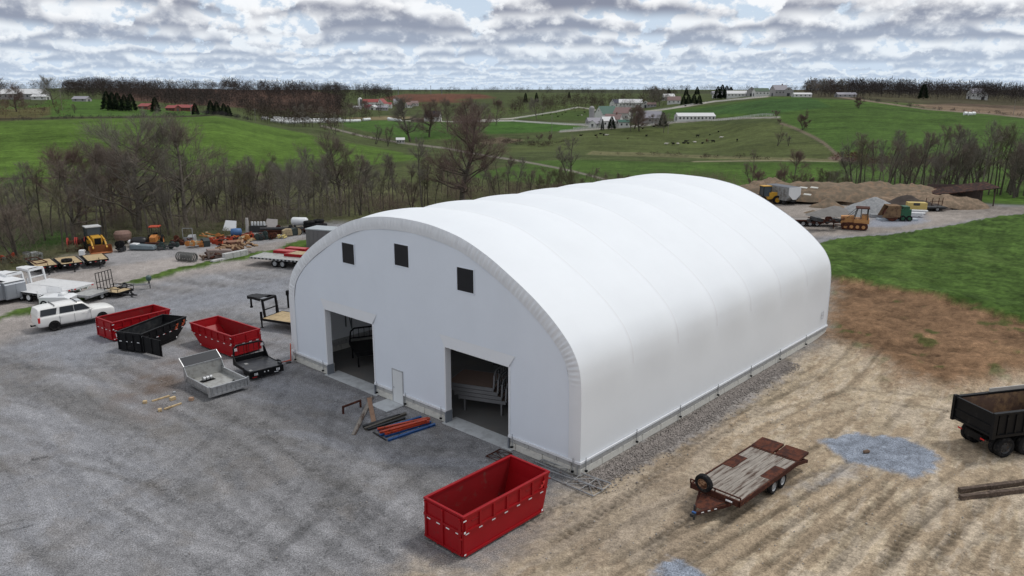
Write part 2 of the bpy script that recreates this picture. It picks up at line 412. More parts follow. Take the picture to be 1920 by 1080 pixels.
# wheel marks: parallel pairs with cleats
def track(pts, gauge=1.9, w=.38, dk=.55, cleat=0, depth=.05):
    global col, zz
    P = [Vector(G(*q)) for q in pts]
    for sgn in (-1, 1) if gauge else (0,):
        line = []
        for i, p in enumerate(P):
            d = (P[min(i+1, len(P)-1)]-P[max(i-1, 0)]).normalized(); line.append((p.x-d.y*gauge/2*sgn, p.y+d.x*gauge/2*sgn))
        sel = (X > min(a for a, b in line)-3) & (X < max(a for a, b in line)+3) & (Y > min(b for a, b in line)-3) & (Y < max(b for a, b in line)+3)
        if not sel.any(): continue
        m = sst(w*.75, w*.35, sdist(X[sel]+fine[sel]*.15, Y[sel], line, False))*(.55+.9*vnoise(X[sel]/2.2, Y[sel]/2.2, 7)).clip(0, 1)
        if cleat:
            u_ = (X[sel]*math.cos(cleat)+Y[sel]*math.sin(cleat)); m = m*(.45+.55*(np.sin(u_*2*math.pi/.42) > 0))
        col[sel] = col[sel]*(1-(1-dk)*m)[:, None]; zz[sel] -= depth*m
vd = math.atan2(V.y, V.x)
track([(1010, 1000), (1140, 920), (1290, 810), (1500, 680)], 1.7, .42, .62, vd)
track([(1060, 1010), (1190, 925), (1320, 835), (1530, 700)], 0, .42, .66, vd)
for q in ([(1090, 1079), (1230, 985), (1420, 900), (1560, 850)], [(1180, 1079), (1330, 990), (1500, 900), (1640, 790)], [(1260, 1079), (1420, 980), (1560, 900)],
          [(1340, 1079), (1480, 985), (1610, 900), (1740, 760)], [(1480, 1079), (1600, 960), (1700, 890)], [(1560, 1079), (1650, 990), (1760, 900)],
          [(1640, 1079), (1720, 975), (1860, 880)], [(1720, 1079), (1790, 985), (1910, 900)], [(1800, 1079), (1860, 990), (1919, 940)], [(1380, 800), (1560, 720), (1640, 640)], [(1450, 790), (1620, 740), (1790, 760)]):
    track(q, 2.0, .30, .74, 0, .02)
for q in ([(60, 1079), (330, 900), (480, 780), (520, 700)], [(-20, 760), (200, 800), (480, 960), (640, 1079)], [(-20, 830), (180, 880), (360, 990), (450, 1079)], [(0, 680), (230, 680), (480, 840), (820, 1060)],
          [(0, 640), (190, 605), (360, 560), (545, 525)], [(560, 1060), (640, 940), (800, 860), (900, 850)], [(330, 700), (420, 690), (540, 640)], [(0, 900), (100, 870), (240, 860)], [(330, 560), (450, 520), (540, 500)], [(60, 520), (250, 490), (420, 470)],
          [(420, 1079), (560, 960), (640, 850), (660, 750)], [(500, 1079), (660, 960), (760, 880), (800, 830)]):
    track(q, 1.9, .5, .88, 0, .02)
for q in ([(1600, 1079), (1640, 1000), (1700, 930)], [(1700, 1079), (1740, 1010), (1800, 950)], [(1430, 1060), (1500, 1000), (1560, 960)], [(1240, 1040), (1330, 970), (1400, 930)], [(1780, 1060), (1830, 1000), (1890, 960)]): track(q, 1.5, .42, .62, db+.0, .04)
for q in ([(0, 985), (42, 974)], [(0, 1000), (60, 985)], [(60, 862), (105, 850)]): track(q, 0, .14, .5, 0, .03)
# blue-grey stone patches in the dirt
patches = [soft(gp([(1540, 826), (1590, 812), (1690, 822), (1740, 838), (1768, 858), (1745, 885), (1720, 897), (1650, 880), (1580, 862)]), .5, .35),
           soft(gp([(1225, 1079), (1250, 1048), (1285, 1045), (1335, 1079), (1330, 1110), (1220, 1110)]), .6, .3),
           soft(gp([(1600, 870), (1500, 905), (1480, 925), (1500, 920), (1620, 885)]), 1.2, .6)*.35]
for m in patches: col = lerp(col, np.array([.225, .25, .295])*(1+fine*.9+mid*.3)[..., None], m); zz += m*.04
strip = soft([tuple((C0+V*a-U*b)[:2]) for a, b in ((-.6, .0), (23, .0), (22, 1.5), (8, 2.0), (2, 1.6), (-1.2, .9))], .8, .35)
col = lerp(col, np.array([.235, .215, .20])*(1+fine*1.1)[..., None], strip)
# right-hand far yard: pale brown stone
ry = soft(gp([(1380, 470), (1500, 445), (1640, 440), (1760, 424), (1860, 406), (1935, 400), (2400, 396), (2400, 378), (1880, 388), (1800, 376), (1700, 356), (1380, 345), (1200, 350), (1200, 470)]), 2.5, .5)
col = lerp(col, np.array([.27, .24, .215])*(1+mid*.5+big*.6+fine*.4)[..., None], ry)
bl = soft(gp([(1620, 425), (1640, 405), (1730, 402), (1740, 415), (1690, 425)]), 2, .5)
col = lerp(col, (.26, .28, .33), bl*.8)
# grass: the lawn on the right, the curved verge in the left yard
lawn = soft(gp([(1500, 470), (1560, 452), (1650, 444), (1770, 428), (1870, 408), (1935, 402), (2600, 398), (2600, 640), (2100, 625), (1920, 615), (1860, 600), (1750, 565), (1640, 545), (1540, 524), (1480, 500)]), 1.1, .55)
gn = fbm(X/1.5, Y/2.4, 151, 5)-.5
lcol = np.array([.052, .092, .020])*(1+gn*1.0+fine*.9)[..., None]
lcol = lerp(lcol, (.085, .125, .035), sst(.0, .3, big+gn*.7)*.35)
col = lerp(col, lcol, lawn); zz += lawn*(.35+gn*.35)
verge_l = [(-120, 640), (0, 598), (80, 576), (118, 565)], [(250, 530), (290, 520), (330, 508), (420, 489), (480, 479), (520, 472), (560, 466)]
vg = np.zeros(X.shape)
for L in verge_l:
    g_ = gp(L); near = (D2 < 130); d = sdist(X[near], Y[near], g_, False); o = np.zeros(X.shape); o[near] = sst(1.15, .6, d+(Q0[near]+mid[near])*1.3); vg = np.maximum(vg, o)
vg = np.maximum(vg, soft(gp([(528, 466), (540, 456), (600, 446), (640, 444), (640, 470), (560, 472)]), 1, .4))
vg = np.maximum(vg, soft(gp([(118, 563), (150, 552), (180, 548), (170, 560), (130, 572)]), 1, .4))
col = lerp(col, np.array([.07, .115, .025])*(1+gn*1.3+fine)[..., None], vg); zz += vg*.12
yard_m = np.ones(X.shape)
# --- beyond the yards: land cover, outlined by where it lies
edge_in = CD[np.clip(np.searchsorted(CAZ, A2)-1, 0, len(CAZ)-2), 1]
jj = np.clip(np.searchsorted(CAZ, A2)-1, 0, len(CAZ)-2); ff = np.clip((A2-CAZ[jj])/(CAZ[jj+1]-CAZ[jj]), 0, 1)
edge = CD[jj, 1]*(1-ff)+CD[jj+1, 1]*ff
far = sst(-2.5, 2.5, D2-edge+Q1*9)
gfar = fbm(X/22, Y/22, 161, 4)-.5; gfin = fbm(X/4, Y/7, 171, 4)-.5; gst = fbm(X/60, D2/7, 177, 3)-.5
n1 = 1+gfar*.6+gfin*.45+gst*.35
land = np.array([.070, .088, .032])*n1[..., None]                                   # olive pasture
cls = np.zeros(X.shape, int)
def area(poly, c, w=3, cl=None, noise_=6, lo=1.):
    global land
    qx = PX+gfin*noise_; qy = PY+gfar*noise_*.5
    d = sdist(qx, qy, poly, True, 2.5); ins = inpoly(qx, qy, poly)
    m = sst(-w, w, np.where(ins, d, -d))*(D2 > edge-3)*vis
    land = lerp(land, np.array(c)*n1[..., None], m*lo)
    if cl is not None: cls[m > .5] = cl
    return m
belt = area([(-900, 520), (0, 520), (560, 450), (1200, 440), (1200, 330), (1150, 318), (1000, 312), (800, 305), (700, 312), (560, 322), (400, 330), (180, 340), (0, 352), (-900, 352)], (.088, .092, .042), 8, 1)
area([(-900, 348), (0, 345), (180, 336), (400, 326), (560, 318), (700, 308), (796, 298), (740, 283), (620, 262), (540, 244), (460, 228), (400, 217), (300, 221), (0, 228), (-900, 230)], (.082, .142, .024), 3, 2)
area([(-900, 219), (0, 219), (340, 217), (400, 214), (330, 205), (180, 186), (90, 186), (80, 195), (0, 205), (-900, 205)], (.066, .125, .024), 2, 2)
area([(-900, 400), (0, 470), (90, 470), (150, 440), (90, 430), (-900, 430)], (.05, .10, .022), 5, 1)
area([(450, 340), (570, 330), (800, 345), (1000, 360), (1100, 350), (1150, 330), (1000, 318), (800, 306), (700, 312), (560, 320)], (.072, .088, .032), 6, 1, 10, .8)
area([(860, 330), (1000, 302), (1100, 300), (1330, 305), (1560, 303), (1620, 310), (2500, 315), (2500, 420), (1400, 400), (1200, 345), (1000, 345)], (.060, .105, .022), 4, 3)
area([(1150, 345), (1330, 305), (1575, 305), (1620, 320), (2500, 322), (2500, 400), (1400, 360)], (.066, .120, .022), 5, 3)
area([(900, 287), (1000, 268), (1110, 247), (1310, 234), (1450, 229), (1480, 240), (1550, 277), (1570, 298), (1330, 290), (1100, 282)], (.082, .100, .034), 3, 4)
area([(1310, 222), (1200, 222), (1180, 214), (1340, 196), (1450, 182), (1560, 182), (1680, 195), (1920, 222), (2600, 228), (2600, 330), (1920, 300), (1600, 300), (1575, 290), (1545, 268), (1490, 240), (1460, 222), (1440, 218)], (.060, .110, .022), 2, 3)
area([(1250, 212), (1440, 186), (1520, 183), (1560, 200), (1440, 214), (1340, 214)], (.044, .094, .024), 4, 3)
area([(1560, 182), (1700, 184), (1760, 192), (1700, 197), (1620, 191)], (.085, .115, .035), 2, 3)
area([(1700, 196), (1800, 194), (1920, 199), (2600, 205), (2600, 222), (1920, 218), (1800, 209), (1740, 203)], (.215, .155, .105), 2, 5)
area([(0, 205), (95, 200), (95, 215), (60, 224), (0, 226), (-900, 230), (-900, 205)], (.12, .085, .045), 4, 1, 8, .7)
area([(710, 184), (760, 176), (900, 176), (930, 183), (850, 188), (900, 192), (760, 192)], (.135, .062, .040), 3, 5)
area([(650, 222), (720, 217), (780, 219), (760, 224), (690, 226)], (.20, .165, .09), 2, 5)
area([(720, 233), (800, 237), (900, 246), (910, 250), (800, 244), (720, 238)], (.17, .14, .07), 2, 5, 4, .7)
area([(640, 228), (740, 226), (870, 230), (860, 262), (760, 262), (650, 238)], (.060, .118, .024), 3, 4)
area([(960, 225), (1100, 238), (1060, 246), (900, 252), (880, 234)], (.055, .120, .022), 3, 4)
area([(960, 222), (1090, 203), (1110, 206), (1110, 226)], (.060, .095, .024), 2, 4)
area([(1000, 196), (1140, 196), (1200, 200), (1190, 206), (1000, 210), (880, 222), (860, 212)], (.075, .100, .030), 3, 4)
area([(1110, 284), (1250, 288), (1420, 294), (1570, 298), (1570, 303), (1400, 300), (1100, 290)], (.20, .18, .095), 2, 5, 8, .6)
area([(905, 270), (960, 268), (985, 262), (940, 256), (900, 262)], (.19, .135, .10), 4, 5, 8, .6)
area([(200, 186), (640, 215), (640, 178), (560, 165), (200, 158)], (.085, .050, .036), 5, 6)
area([(1490, 182), (1920, 205), (2600, 210), (2600, 165), (1490, 165)], (.075, .055, .040), 4, 6, 4, .7)
area([(730, 171), (1500, 178), (1500, 172), (1200, 169), (730, 169)], (.05, .055, .030), 2, 6, 4, .8)
road_lines = [
 ([(604, 236), (640, 245), (680, 255), (730, 264), (770, 270), (830, 277), (900, 290), (960, 299), (1010, 308), (1070, 320), (1130, 335), (1190, 352)], 2.2, (.21, .19, .16)),
 ([(860, 228), (960, 226), (1060, 233), (1110, 235)], 1.6, (.42, .40, .38)), ([(880, 226), (960, 222), (1040, 210), (1085, 201), (1105, 204), (1140, 212)], 1.3, (.40, .38, .33)),
 ([(1050, 247), (1100, 243), (1150, 240), (1200, 236), (1260, 230), (1320, 226), (1400, 221), (1460, 220)], 2.0, (.30, .28, .25)),
 ([(1190, 211), (1240, 206), (1300, 197), (1340, 190), (1380, 186), (1440, 181)], 1.7, (.40, .37, .33)), ([(1466, 232), (1490, 240), (1520, 254), (1545, 268), (1562, 284), (1578, 300)], 2.6, (.17, .135, .10)),
 ([(1560, 297), (1600, 300)], 5, (.16, .12, .095)), ([(1570, 181), (1640, 191), (1740, 205), (1850, 213), (1920, 220)], 1.6, (.23, .18, .14)), ([(1300, 303), (1450, 301), (1570, 303)], 1.2, (.24, .22, .14)),
 ([(730, 226), (860, 228)], 1.2, (.38, .36, .33)), ([(-300, 336), (100, 334), (300, 331), (480, 328), (640, 322)], 2.2, (.055, .042, .03)), ([(-300, 224), (60, 223), (130, 221), (330, 219), (400, 216)], 1.8, (.04, .035, .02))]
roads = np.zeros(X.shape)
for i, (L, w, c) in enumerate(road_lines):
    near = (D2 > 120) & vis
    d = np.full(X.shape, 99.); d[near] = sdist(PX[near]+gfin[near]*2, PY[near]+gfar[near]*1., L, False, 1.8)
    m = sst(w*1.8, w*.9, d); land = lerp(land, np.array(c)*(1+gfin*.5)[..., None], m*.92)
    if i < 9: roads = np.maximum(roads, m)
land = land*.87
col = lerp(col, land, far*(1-ry)*(1-lawn))
Z2 = Z+zz*(1-far)*sst(18, 24, D2)
cls_v = np.where(far > .5, np.where(cls == 0, 4, cls)+10, 0)
cls_v = np.where((far <= .5) & (dirt > .5), 1, cls_v); cls_v = np.where((far <= .5) & (bank > .5), 2, cls_v)
cls_v = np.where(lawn > .5, 3, cls_v); cls_v = np.where((vg > .5) & (far <= .5), 4, cls_v); cls_v = np.where((ry > .5) & (lawn <= .5), 5, cls_v)
cls_v = np.where((np.maximum(patches[0], patches[1]) > .5), 6, cls_v); cls_v = np.where(roads > .5, 20, cls_v)
def ground_mat(name, nscale, amt, bscale, bstr, bdist, rough=.95):
    m = bpy.data.materials.new(name); m.use_nodes = True; t = m.node_tree; b = t.nodes['Principled BSDF']; b.inputs['Roughness'].default_value = rough; b.inputs['Specular IOR Level'].default_value = .06
    a = t.nodes.new('ShaderNodeAttribute'); a.attribute_name = 'Col'
    tcn = t.nodes.new('ShaderNodeTexCoord'); prev = a.outputs['Color']
    for k_, (s_, am) in enumerate(zip(nscale, amt)):
        n = t.nodes.new('ShaderNodeTexNoise'); n.inputs['Scale'].default_value = s_; n.inputs['Detail'].default_value = 5; n.inputs['Roughness'].default_value = .7
        t.links.new(tcn.outputs['Object'], n.inputs['Vector'])
        mr = t.nodes.new('ShaderNodeMapRange'); mr.inputs['From Min'].default_value = .36; mr.inputs['From Max'].default_value = .64; mr.inputs['To Min'].default_value = 1-am; mr.inputs['To Max'].default_value = 1+am
        t.links.new(n.outputs['Fac'], mr.inputs['Value'])
        sc_ = t.nodes.new('ShaderNodeVectorMath'); sc_.operation = 'SCALE'; t.links.new(prev, sc_.inputs[0]); t.links.new(mr.outputs[0], sc_.inputs['Scale']); prev = sc_.outputs[0]
    t.links.new(prev, b.inputs['Base Color'])
    n = t.nodes.new('ShaderNodeTexNoise'); n.inputs['Scale'].default_value = bscale; n.inputs['Detail'].default_value = 5; n.inputs['Roughness'].default_value = .65
    t.links.new(tcn.outputs['Object'], n.inputs['Vector'])
    bp = t.nodes.new('ShaderNodeBump'); bp.inputs['Strength'].default_value = bstr; bp.inputs['Distance'].default_value = bdist
    t.links.new(n.outputs['Fac'], bp.inputs['Height']); t.links.new(bp.outputs[0], b.inputs['Normal'])
    return m
GM = ground_mat('gravel_ground', (17, 5.1, 1.3), (.55, .13, .07), 8, .7, .06)
DM = ground_mat('dirt_ground', (13, 3.3, .9), (.30, .24, .14), 4, .8, .08)
FM = ground_mat('field_grass', (1.9, .45, .11), (.30, .25, .15), 1.2, .6, .25)
nA, nD = X.shape
idx = np.arange(nA*nD).reshape(nA, nD)
F = np.stack([idx[:-1, :-1], idx[:-1, 1:], idx[1:, 1:], idx[1:, :-1]], -1).reshape(-1, 4)
Fc = cls_v[:-1, :-1].reshape(-1)
VV = np.stack([X, Y, Z2], -1).reshape(-1, 3); CC = np.clip(col, .01, .9).reshape(-1, 3)
names = {0: ('gravel_yard', GM), 1: ('dirt_ground', DM), 2: ('earth_bank', DM), 3: ('lawn', FM), 4: ('grass_verge', FM), 5: ('stone_yard', GM), 6: ('gravel_patch', GM),
         11: ('woodland_floor', FM), 12: ('grass_field', FM), 13: ('hill_field', FM), 14: ('pasture', FM), 15: ('ploughed_field', FM), 16: ('hills', FM), 20: ('road', GM)}
for c, (nm, mt) in names.items():
    f = F[Fc == c]
    if not len(f): continue
    uq, inv = np.unique(f, return_inverse=True)
    o = link(bpy.data.objects.new(nm, npmesh(nm, VV[uq], inv.reshape(-1, 4), mt, True, CC[uq]))); o['kind'] = 'structure'
del PX, PY, land, col
# grass blades and stones that nobody could count
rg = np.random.default_rng(5)
def stones(name, pts, smin, smax, mt, z0=0):
    n = len(pts); base = np.array([(1,0,0),(-1,0,0),(0,1,0),(0,-1,0),(0,0,1),(0,0,-1)], float)
    s = rg.uniform(smin, smax, (n, 1, 1))*rg.uniform(.6, 1.3, (n, 1, 3)); a = rg.uniform(0, 6.28, n); ca, sa_ = np.cos(a)[:, None], np.sin(a)[:, None]
    v = base[None]*s+rg.uniform(-.2, .2, (n, 6, 3))*s; v[..., 2] *= .7
    x = v[..., 0]*ca-v[..., 1]*sa_; y = v[..., 0]*sa_+v[..., 1]*ca; v = np.stack([x, y, v[..., 2]], -1)+pts[:, None, :]
    f = np.array([(0,2,4),(2,1,4),(1,3,4),(3,0,4),(2,0,5),(1,2,5),(3,1,5),(0,3,5)]); ff_ = (np.arange(n)[:, None, None]*6+f[None]).reshape(-1, 3)
    o = link(bpy.data.objects.new(name, npmesh(name, v.reshape(-1, 3), ff_, mt))); o['kind'] = 'stuff'; return o
n = 9000; a = rg.uniform(-.6, 23, n); b = np.abs(rg.normal(0, .55, n))+.05+.5*rg.random(n)*(a < 12); b = np.minimum(b, 2.4)
P = np.array(C0)[None]+np.array(V)[None]*a[:, None]-np.array(U)[None]*b[:, None]; P[:, 2] = .02
stones('drainage_stones', P, .025, .075, mat('pebble', (.28, .25, .23), .9, 0, .5, 6), 0)
n = 2600; x = rg.uniform(-26, 22, n); y = rg.uniform(27, 62, n); P = np.stack([x, y, np.full(n, .01)], -1)
ins = ((x-C0.x)*V.x+(y-C0.y)*V.y > -.3) & ((x-C0.x)*U.x+(y-C0.y)*U.y > -.3)
stones('loose_stones', P[~ins], .015, .05, mat('loose_stone', (.33, .31, .29), .9, 0, .5, 3))
n = 3600; x = rg.uniform(4, 40, n); y = rg.uniform(24, 60, n); P = np.stack([x, y, np.full(n, .0)], -1)
ok = ((x-C0.x)*(-U.x)+(y-C0.y)*(-U.y) > 1.8) & (vnoise(x/3, y/3, 9) > .45)
stones('dirt_clods', P[ok], .015, .045, mat('clod', (.30, .235, .17), .95, 0, .5, 3))
n = 900; q = rg.random((n, 2)); A_, B_, C_ = G(1560, 560), G(1919, 640), G(1700, 720)
P = np.array([A_])*(1-q[:, :1])+np.array([B_])*q[:, :1]*(1-q[:, 1:])+np.array([C_])*q[:, :1]*q[:, 1:]; P[:, 2] = .3
# ================================================================ FABRIC BUILDING (local x along the side, y along the front, z up)
HALF = [(0,.72),(.0,2.5),(.02,4.2),(.08,5.0),(.22,5.65),(.52,6.25),(.95,6.8),(1.85,7.62),(3.1,8.5),(4.6,9.35),(6.2,10.15),(8,10.8),(9.8,11.15),(11.2,11.29),(12.55,11.33)]
WID = 25.1; LEN = 31.0
def catm(pts, n=6):
    out = []
    P = [np.array(p, float) for p in pts]
    for i in range(len(P)-1):
        a, b, c, d = P[max(i-1, 0)], P[i], P[i+1], P[min(i+2, len(P)-1)]
        for k in range(n):
            t = k/n; out.append(.5*((2*b)+(c-a)*t+(2*a-5*b+4*c-d)*t*t+(3*b-a-3*c+d)*t**3))
    out.append(P[-1]); return out
prof = catm(HALF, 4); prof = [tuple(p) for p in prof]+[(WID-p[0], p[1]) for p in prof[-2::-1]]
prof = np.array(prof)
tan = np.gradient(prof, axis=0); nrm = np.stack([-tan[:, 1], tan[:, 0]], 1); nrm /= np.linalg.norm(nrm, axis=1)[:, None]
# outward normal
cen = np.array([WID/2, 4.]); nrm *= np.sign(((prof-cen)*nrm).sum(1))[:, None]
fab = mat('white_fabric', (.80, .83, .86), .62, 0, .03, .35, bump=.05, bs=3, spec=.5)
fabw = mat('white_fabric_wall', (.76, .805, .875), .5, 0, .03, .5, bump=.06, bs=1.6, spec=.4)
fabc = mat('white_fabric_trim', (.76, .775, .80), .5, 0, .03, 1.5, spec=.4)
def translucent(m, amt):
    t = m.node_tree; b = t.nodes['Principled BSDF']; o = [n for n in t.nodes if n.type == 'OUTPUT_MATERIAL'][0]
    tr = t.nodes.new('ShaderNodeBsdfTranslucent'); tr.inputs['Color'].default_value = (.85, .86, .88, 1); mx = t.nodes.new('ShaderNodeMixShader'); mx.inputs[0].default_value = amt
    t.links.new(b.outputs[0], mx.inputs[1]); t.links.new(tr.outputs[0], mx.inputs[2]); t.links.new(mx.outputs[0], o.inputs[0])
translucent(fab, .025); translucent(fabw, .02)
conc = mat('cast_concrete', (.64, .63, .58), .9, 0, .12, 2.5, wear=(.50, .49, .46), ws=3, wt=.58, bump=.25, bs=14)
conc2 = mat('grey_concrete', (.47, .47, .46), .9, 0, .12, 2.5, wear=(.28, .28, .27), ws=3, wt=.58, bump=.25, bs=14)
steel = mat('galvanised_steel', (.42, .44, .46), .45, .7, .12, 4)
black = mat('black_paint', (.009, .009, .010), .45, 0, .3, 3, spec=.15, wear=(.05, .045, .04), ws=3, wt=.66)
bld = thing('fabric_building', 'huge white arched fabric storage building on a low concrete block wall', 'building', C0, math.atan2(V.y, V.x))
# roof fabric
ts = np.linspace(0, LEN, 141); bay = LEN/7
arc = np.concatenate([[0], np.cumsum(np.linalg.norm(np.diff(prof, axis=0), axis=1))]); arc /= arc[-1]
vs = []
for t in ts:
    ph = (t/bay) % 1.0
    b_ = abs(math.sin(math.pi*ph))**1.15
    amp = .28*np.sin(np.pi*arc)**.5*np.clip((prof[:, 1]-3.2)/3, 0, 1)
    d = amp*b_-.03
    # faint drape creases running down the slope
    d = d+.018*np.sin(arc*46+t*.9)*np.clip((prof[:, 1]-5)/3, 0, 1)*b_
    p = prof+nrm*d[:, None]
    vs.append(np.stack([np.full(len(p), t), p[:, 0], p[:, 1]], 1))
vs = np.array(vs); nt_, np_ = vs.shape[:2]
ix = np.arange(nt_*np_).reshape(nt_, np_)
f = np.stack([ix[:-1, :-1], ix[:-1, 1:], ix[1:, 1:], ix[1:, :-1]], -1).reshape(-1, 4)
o = link(bpy.data.objects.new('roof_fabric', npmesh('roof_fabric', vs.reshape(-1, 3), f, fab, True))); o.parent = bld; fixn(o.data)
# seams over each truss
for k in range(1, 7):
    m = MB(); t = k*bay
    for i in range(len(prof)-1):
        a, b = prof[i]+nrm[i]*-.02, prof[i+1]+nrm[i+1]*-.02
        if min(prof[i][1], prof[i+1][1]) < 4.6: continue
        m.quad((t-.05, *a), (t+.05, *a), (t+.05, *b), (t-.05, *b))
    m.build('seam', fabc, bld)
# inner rim of the end wall
INS = .72
inner = prof-nrm*INS; inner[:, 1] = np.maximum(inner[:, 1], .72); inner[:, 0] = np.clip(inner[:, 0], INS*.9, WID-INS*.9)
# gathered edge trim: pleats between outer and inner rim
def trim(t_out, t_in, name, pleat):
    v_ = []; n_ = 420; sm = np.linspace(0, 1, n_)
    po = np.stack([np.interp(sm, arc, prof[:, 0]), np.interp(sm, arc, prof[:, 1])], 1); pi_ = np.stack([np.interp(sm, arc, inner[:, 0]), np.interp(sm, arc, inner[:, 1])], 1)
    rr = np.random.default_rng(3); ph = np.cumsum(rr.uniform(.6, 1.5, n_))
    curv = np.interp(sm, arc, np.clip((prof[:, 1]-4.4)/1.2, 0, 1))
    for i in range(n_):
        row = []
        for j in range(6):
            q = j/5; p = po[i]*(1-q)+pi_[i]*q
            pl = pleat*curv[i]*math.sin(ph[i]*1.9+q*.8)*math.sin(math.pi*(.15+.85*q)) if j else 0
            row.append((t_out*(1-q)+t_in*q-pl-.05*math.sin(math.pi*q), p[0], p[1]))
        v_.append(row)
    v_ = np.array(v_); ix = np.arange(v_.shape[0]*6).reshape(-1, 6)
    f = np.stack([ix[:-1, :-1], ix[1:, :-1], ix[1:, 1:], ix[:-1, 1:]], -1).reshape(-1, 4)
    o = link(bpy.data.objects.new(name, npmesh(name, v_.reshape(-1, 3), f, fabc, True))); o.parent = bld; return o
trim(0, -.03, 'edge_trim', .05)
# front wall with openings
S_ = {'d1': (15.92, 20.85), 'd2': (4.70, 9.45), 'p': (13.17, 14.17)}
ZD = 4.56
holes = [(*S_['d1'], 0, ZD), (*S_['d2'], 0, ZD), (*S_['p'], 0, 2.16)]
WN = [(17.38, 18.59, 7.97, 9.23), (12.31, 13.55, 8.57, 9.82), (7.15, 8.39, 7.97, 9.23)]
def inner_top(s): return float(np.interp(s, inner[:, 0], inner[:, 1])) if .7 < s < WID-.7 else .72
order = np.argsort(inner[:, 0], kind='stable'); isx = inner[order, 0]; isz = inner[order, 1]
def itop(s):
    q = inner[inner[:, 1] > 4]; o_ = np.argsort(q[:, 0]); return float(np.interp(s, q[o_, 0], q[o_, 1]))
sb = sorted(set([round(q, 3) for q in list(np.linspace(INS*.9, WID-INS*.9, 70))+[x for h in holes+WN for x in h[:2]]]))
zb = sorted(set([.72, 2.16, 3.2, ZD, 5.6, 6.6, 7.97, 8.57, 9.23, 9.82, 10.4, 11.5]))
m = MB(); vd_ = {}
def vert(s, z):
    z = min(z, itop(s)); k = (round(s, 3), round(z, 3))
    if k not in vd_:
        vd_[k] = len(m.v); m.v.append((.0+.018*math.sin(s*1.7)*math.sin(z*.5), s, z))
    return vd_[k]
for a, b in zip(sb[:-1], sb[1:]):
    for c, d in zip(zb[:-1], zb[1:]):
        sc_, zc = (a+b)/2, (c+d)/2
        if any(h[0] < sc_ < h[1] and h[2] < zc < h[3] for h in holes+WN): continue
        if c >= max(itop(a), itop(b))-1e-4: continue
        q = [vert(a, c), vert(b, c), vert(b, d), vert(a, d)]; q2 = []
        [q2.append(x) for x in q if x not in q2]
        if len(q2) > 2: m.f.append(tuple(q2))
o = m.build('front_wall', fabw, bld)
# vertical weld seams of the end wall
# back wall, interior
m = MB(); bt = [(LEN-.02, p[0], p[1]) for p in inner[::2]]+[(LEN-.02, WID-.65, 0), (LEN-.02, .65, 0)]
m.add(bt, [tuple(range(len(bt)))]); m.build('back_wall', fabw, bld)
trim(LEN, LEN+.03, 'edge_trim', .01)
# hem of the fabric along the base: a white lip
m = MB()
m.box((LEN/2, -.03, .73), (LEN+.1, .07, .13)).box((LEN/2, WID+.03, .73), (LEN+.1, .07, .13)); m.build('side_hem', fabc, bld)
for a, b in ((.0, 4.70), (9.45, 13.17), (14.17, 15.92), (20.85, WID)):
    MB().box((-.05, (a+b)/2, .73), (.07, b-a-.03, .12)).build('front_hem', fabc, bld)
# valance flaps above the big doors
for a, b in (S_['d1'], S_['d2']):
    m = MB(); m.add([(-.03, a-.02, ZD-.02), (-.03, b+.02, ZD-.02), (-.012, b+.45, 5.2), (-.012, a-.45, 5.2), (-.05, a-.02, ZD-.02), (-.05, b+.02, ZD-.02)], [(4, 5, 2, 3), (0, 1, 5, 4)])
    m.build('door_flap', fabc, bld)
    for s in (a, b):
        sg = -1 if s == a else 1
        m = MB(); m.box((.18, s+sg*.05, (ZD+.72)/2), (.42, .1, ZD-.72)); m.build('door_jamb_fabric', fabc, bld)
        MB().box((.17, s+sg*.03, .36), (.5, .09, .72)).build('jamb_plate', mat('jamb_grey', (.20, .22, .25), .6, .2, .1, 3), bld)
    MB().bx(.02, .3, a, b, ZD, ZD+.16).build('door_header', mat('header_dark', (.03, .03, .032), .6), bld)
    MB().bx(-.22, .9, a-.35, b+.2, .012, .045).build('door_threshold', mat('apron_concrete', (.50, .52, .53), .85, 0, .08, 1.5, wear=(.40, .41, .42), ws=1.2, wt=.55), bld)
# windows: dark mesh panels with a welded border
for k, (a, b, c, d) in enumerate(WN):
    wmesh = mat('window_mesh', (.010, .010, .013), .35, 0, .3, 1.5)
    fr = MB(); w = .05
    fr.bx(-.035, -.01, a-w, b+w, c-w, c).bx(-.035, -.01, a-w, b+w, d, d+w).bx(-.035, -.01, a-w, a, c, d).bx(-.035, -.01, b, b+w, c, d)
    win = MB().bx(.0, .012, a, b, c, d).build('window', wmesh, bld); fr.build('window_frame', fabw, win)
    for q in (1/3, 2/3): MB().bx(.02, .05, a+(b-a)*q-.02, a+(b-a)*q+.02, c, d).build('window_bar', mat('dark_metal', (.03, .03, .03), .5), win)
# walk door
p0, p1 = S_['p']
dr = MB().bx(-.045, .0, p0+.05, p1-.05, .06, 2.10).build('door', mat('door_white', (.70, .72, .73), .45, 0, .03, 2), bld, bevel=.006)
MB().bx(-.06, .03, p0, p0+.05, .03, 2.15).bx(-.06, .03, p1-.05, p1, .03, 2.15).bx(-.06, .03, p0, p1, 2.1, 2.15).bx(-.09, .03, p0, p1, .0, .06).build('door_frame', mat('door_frame_grey', (.42, .43, .44), .5), bld)
MB().tube((-.045, p1-.14, 1.0), (-.10, p1-.14, 1.0), .03).tube((-.10, p1-.14, 1.0), (-.10, p1-.26, 1.0), .012).build('handle', steel, dr)
MB().bx(-1.35, -.02, p0-.02, p1+.55, .012, .05).build('door_slab', MATS['apron_concrete'], bld)
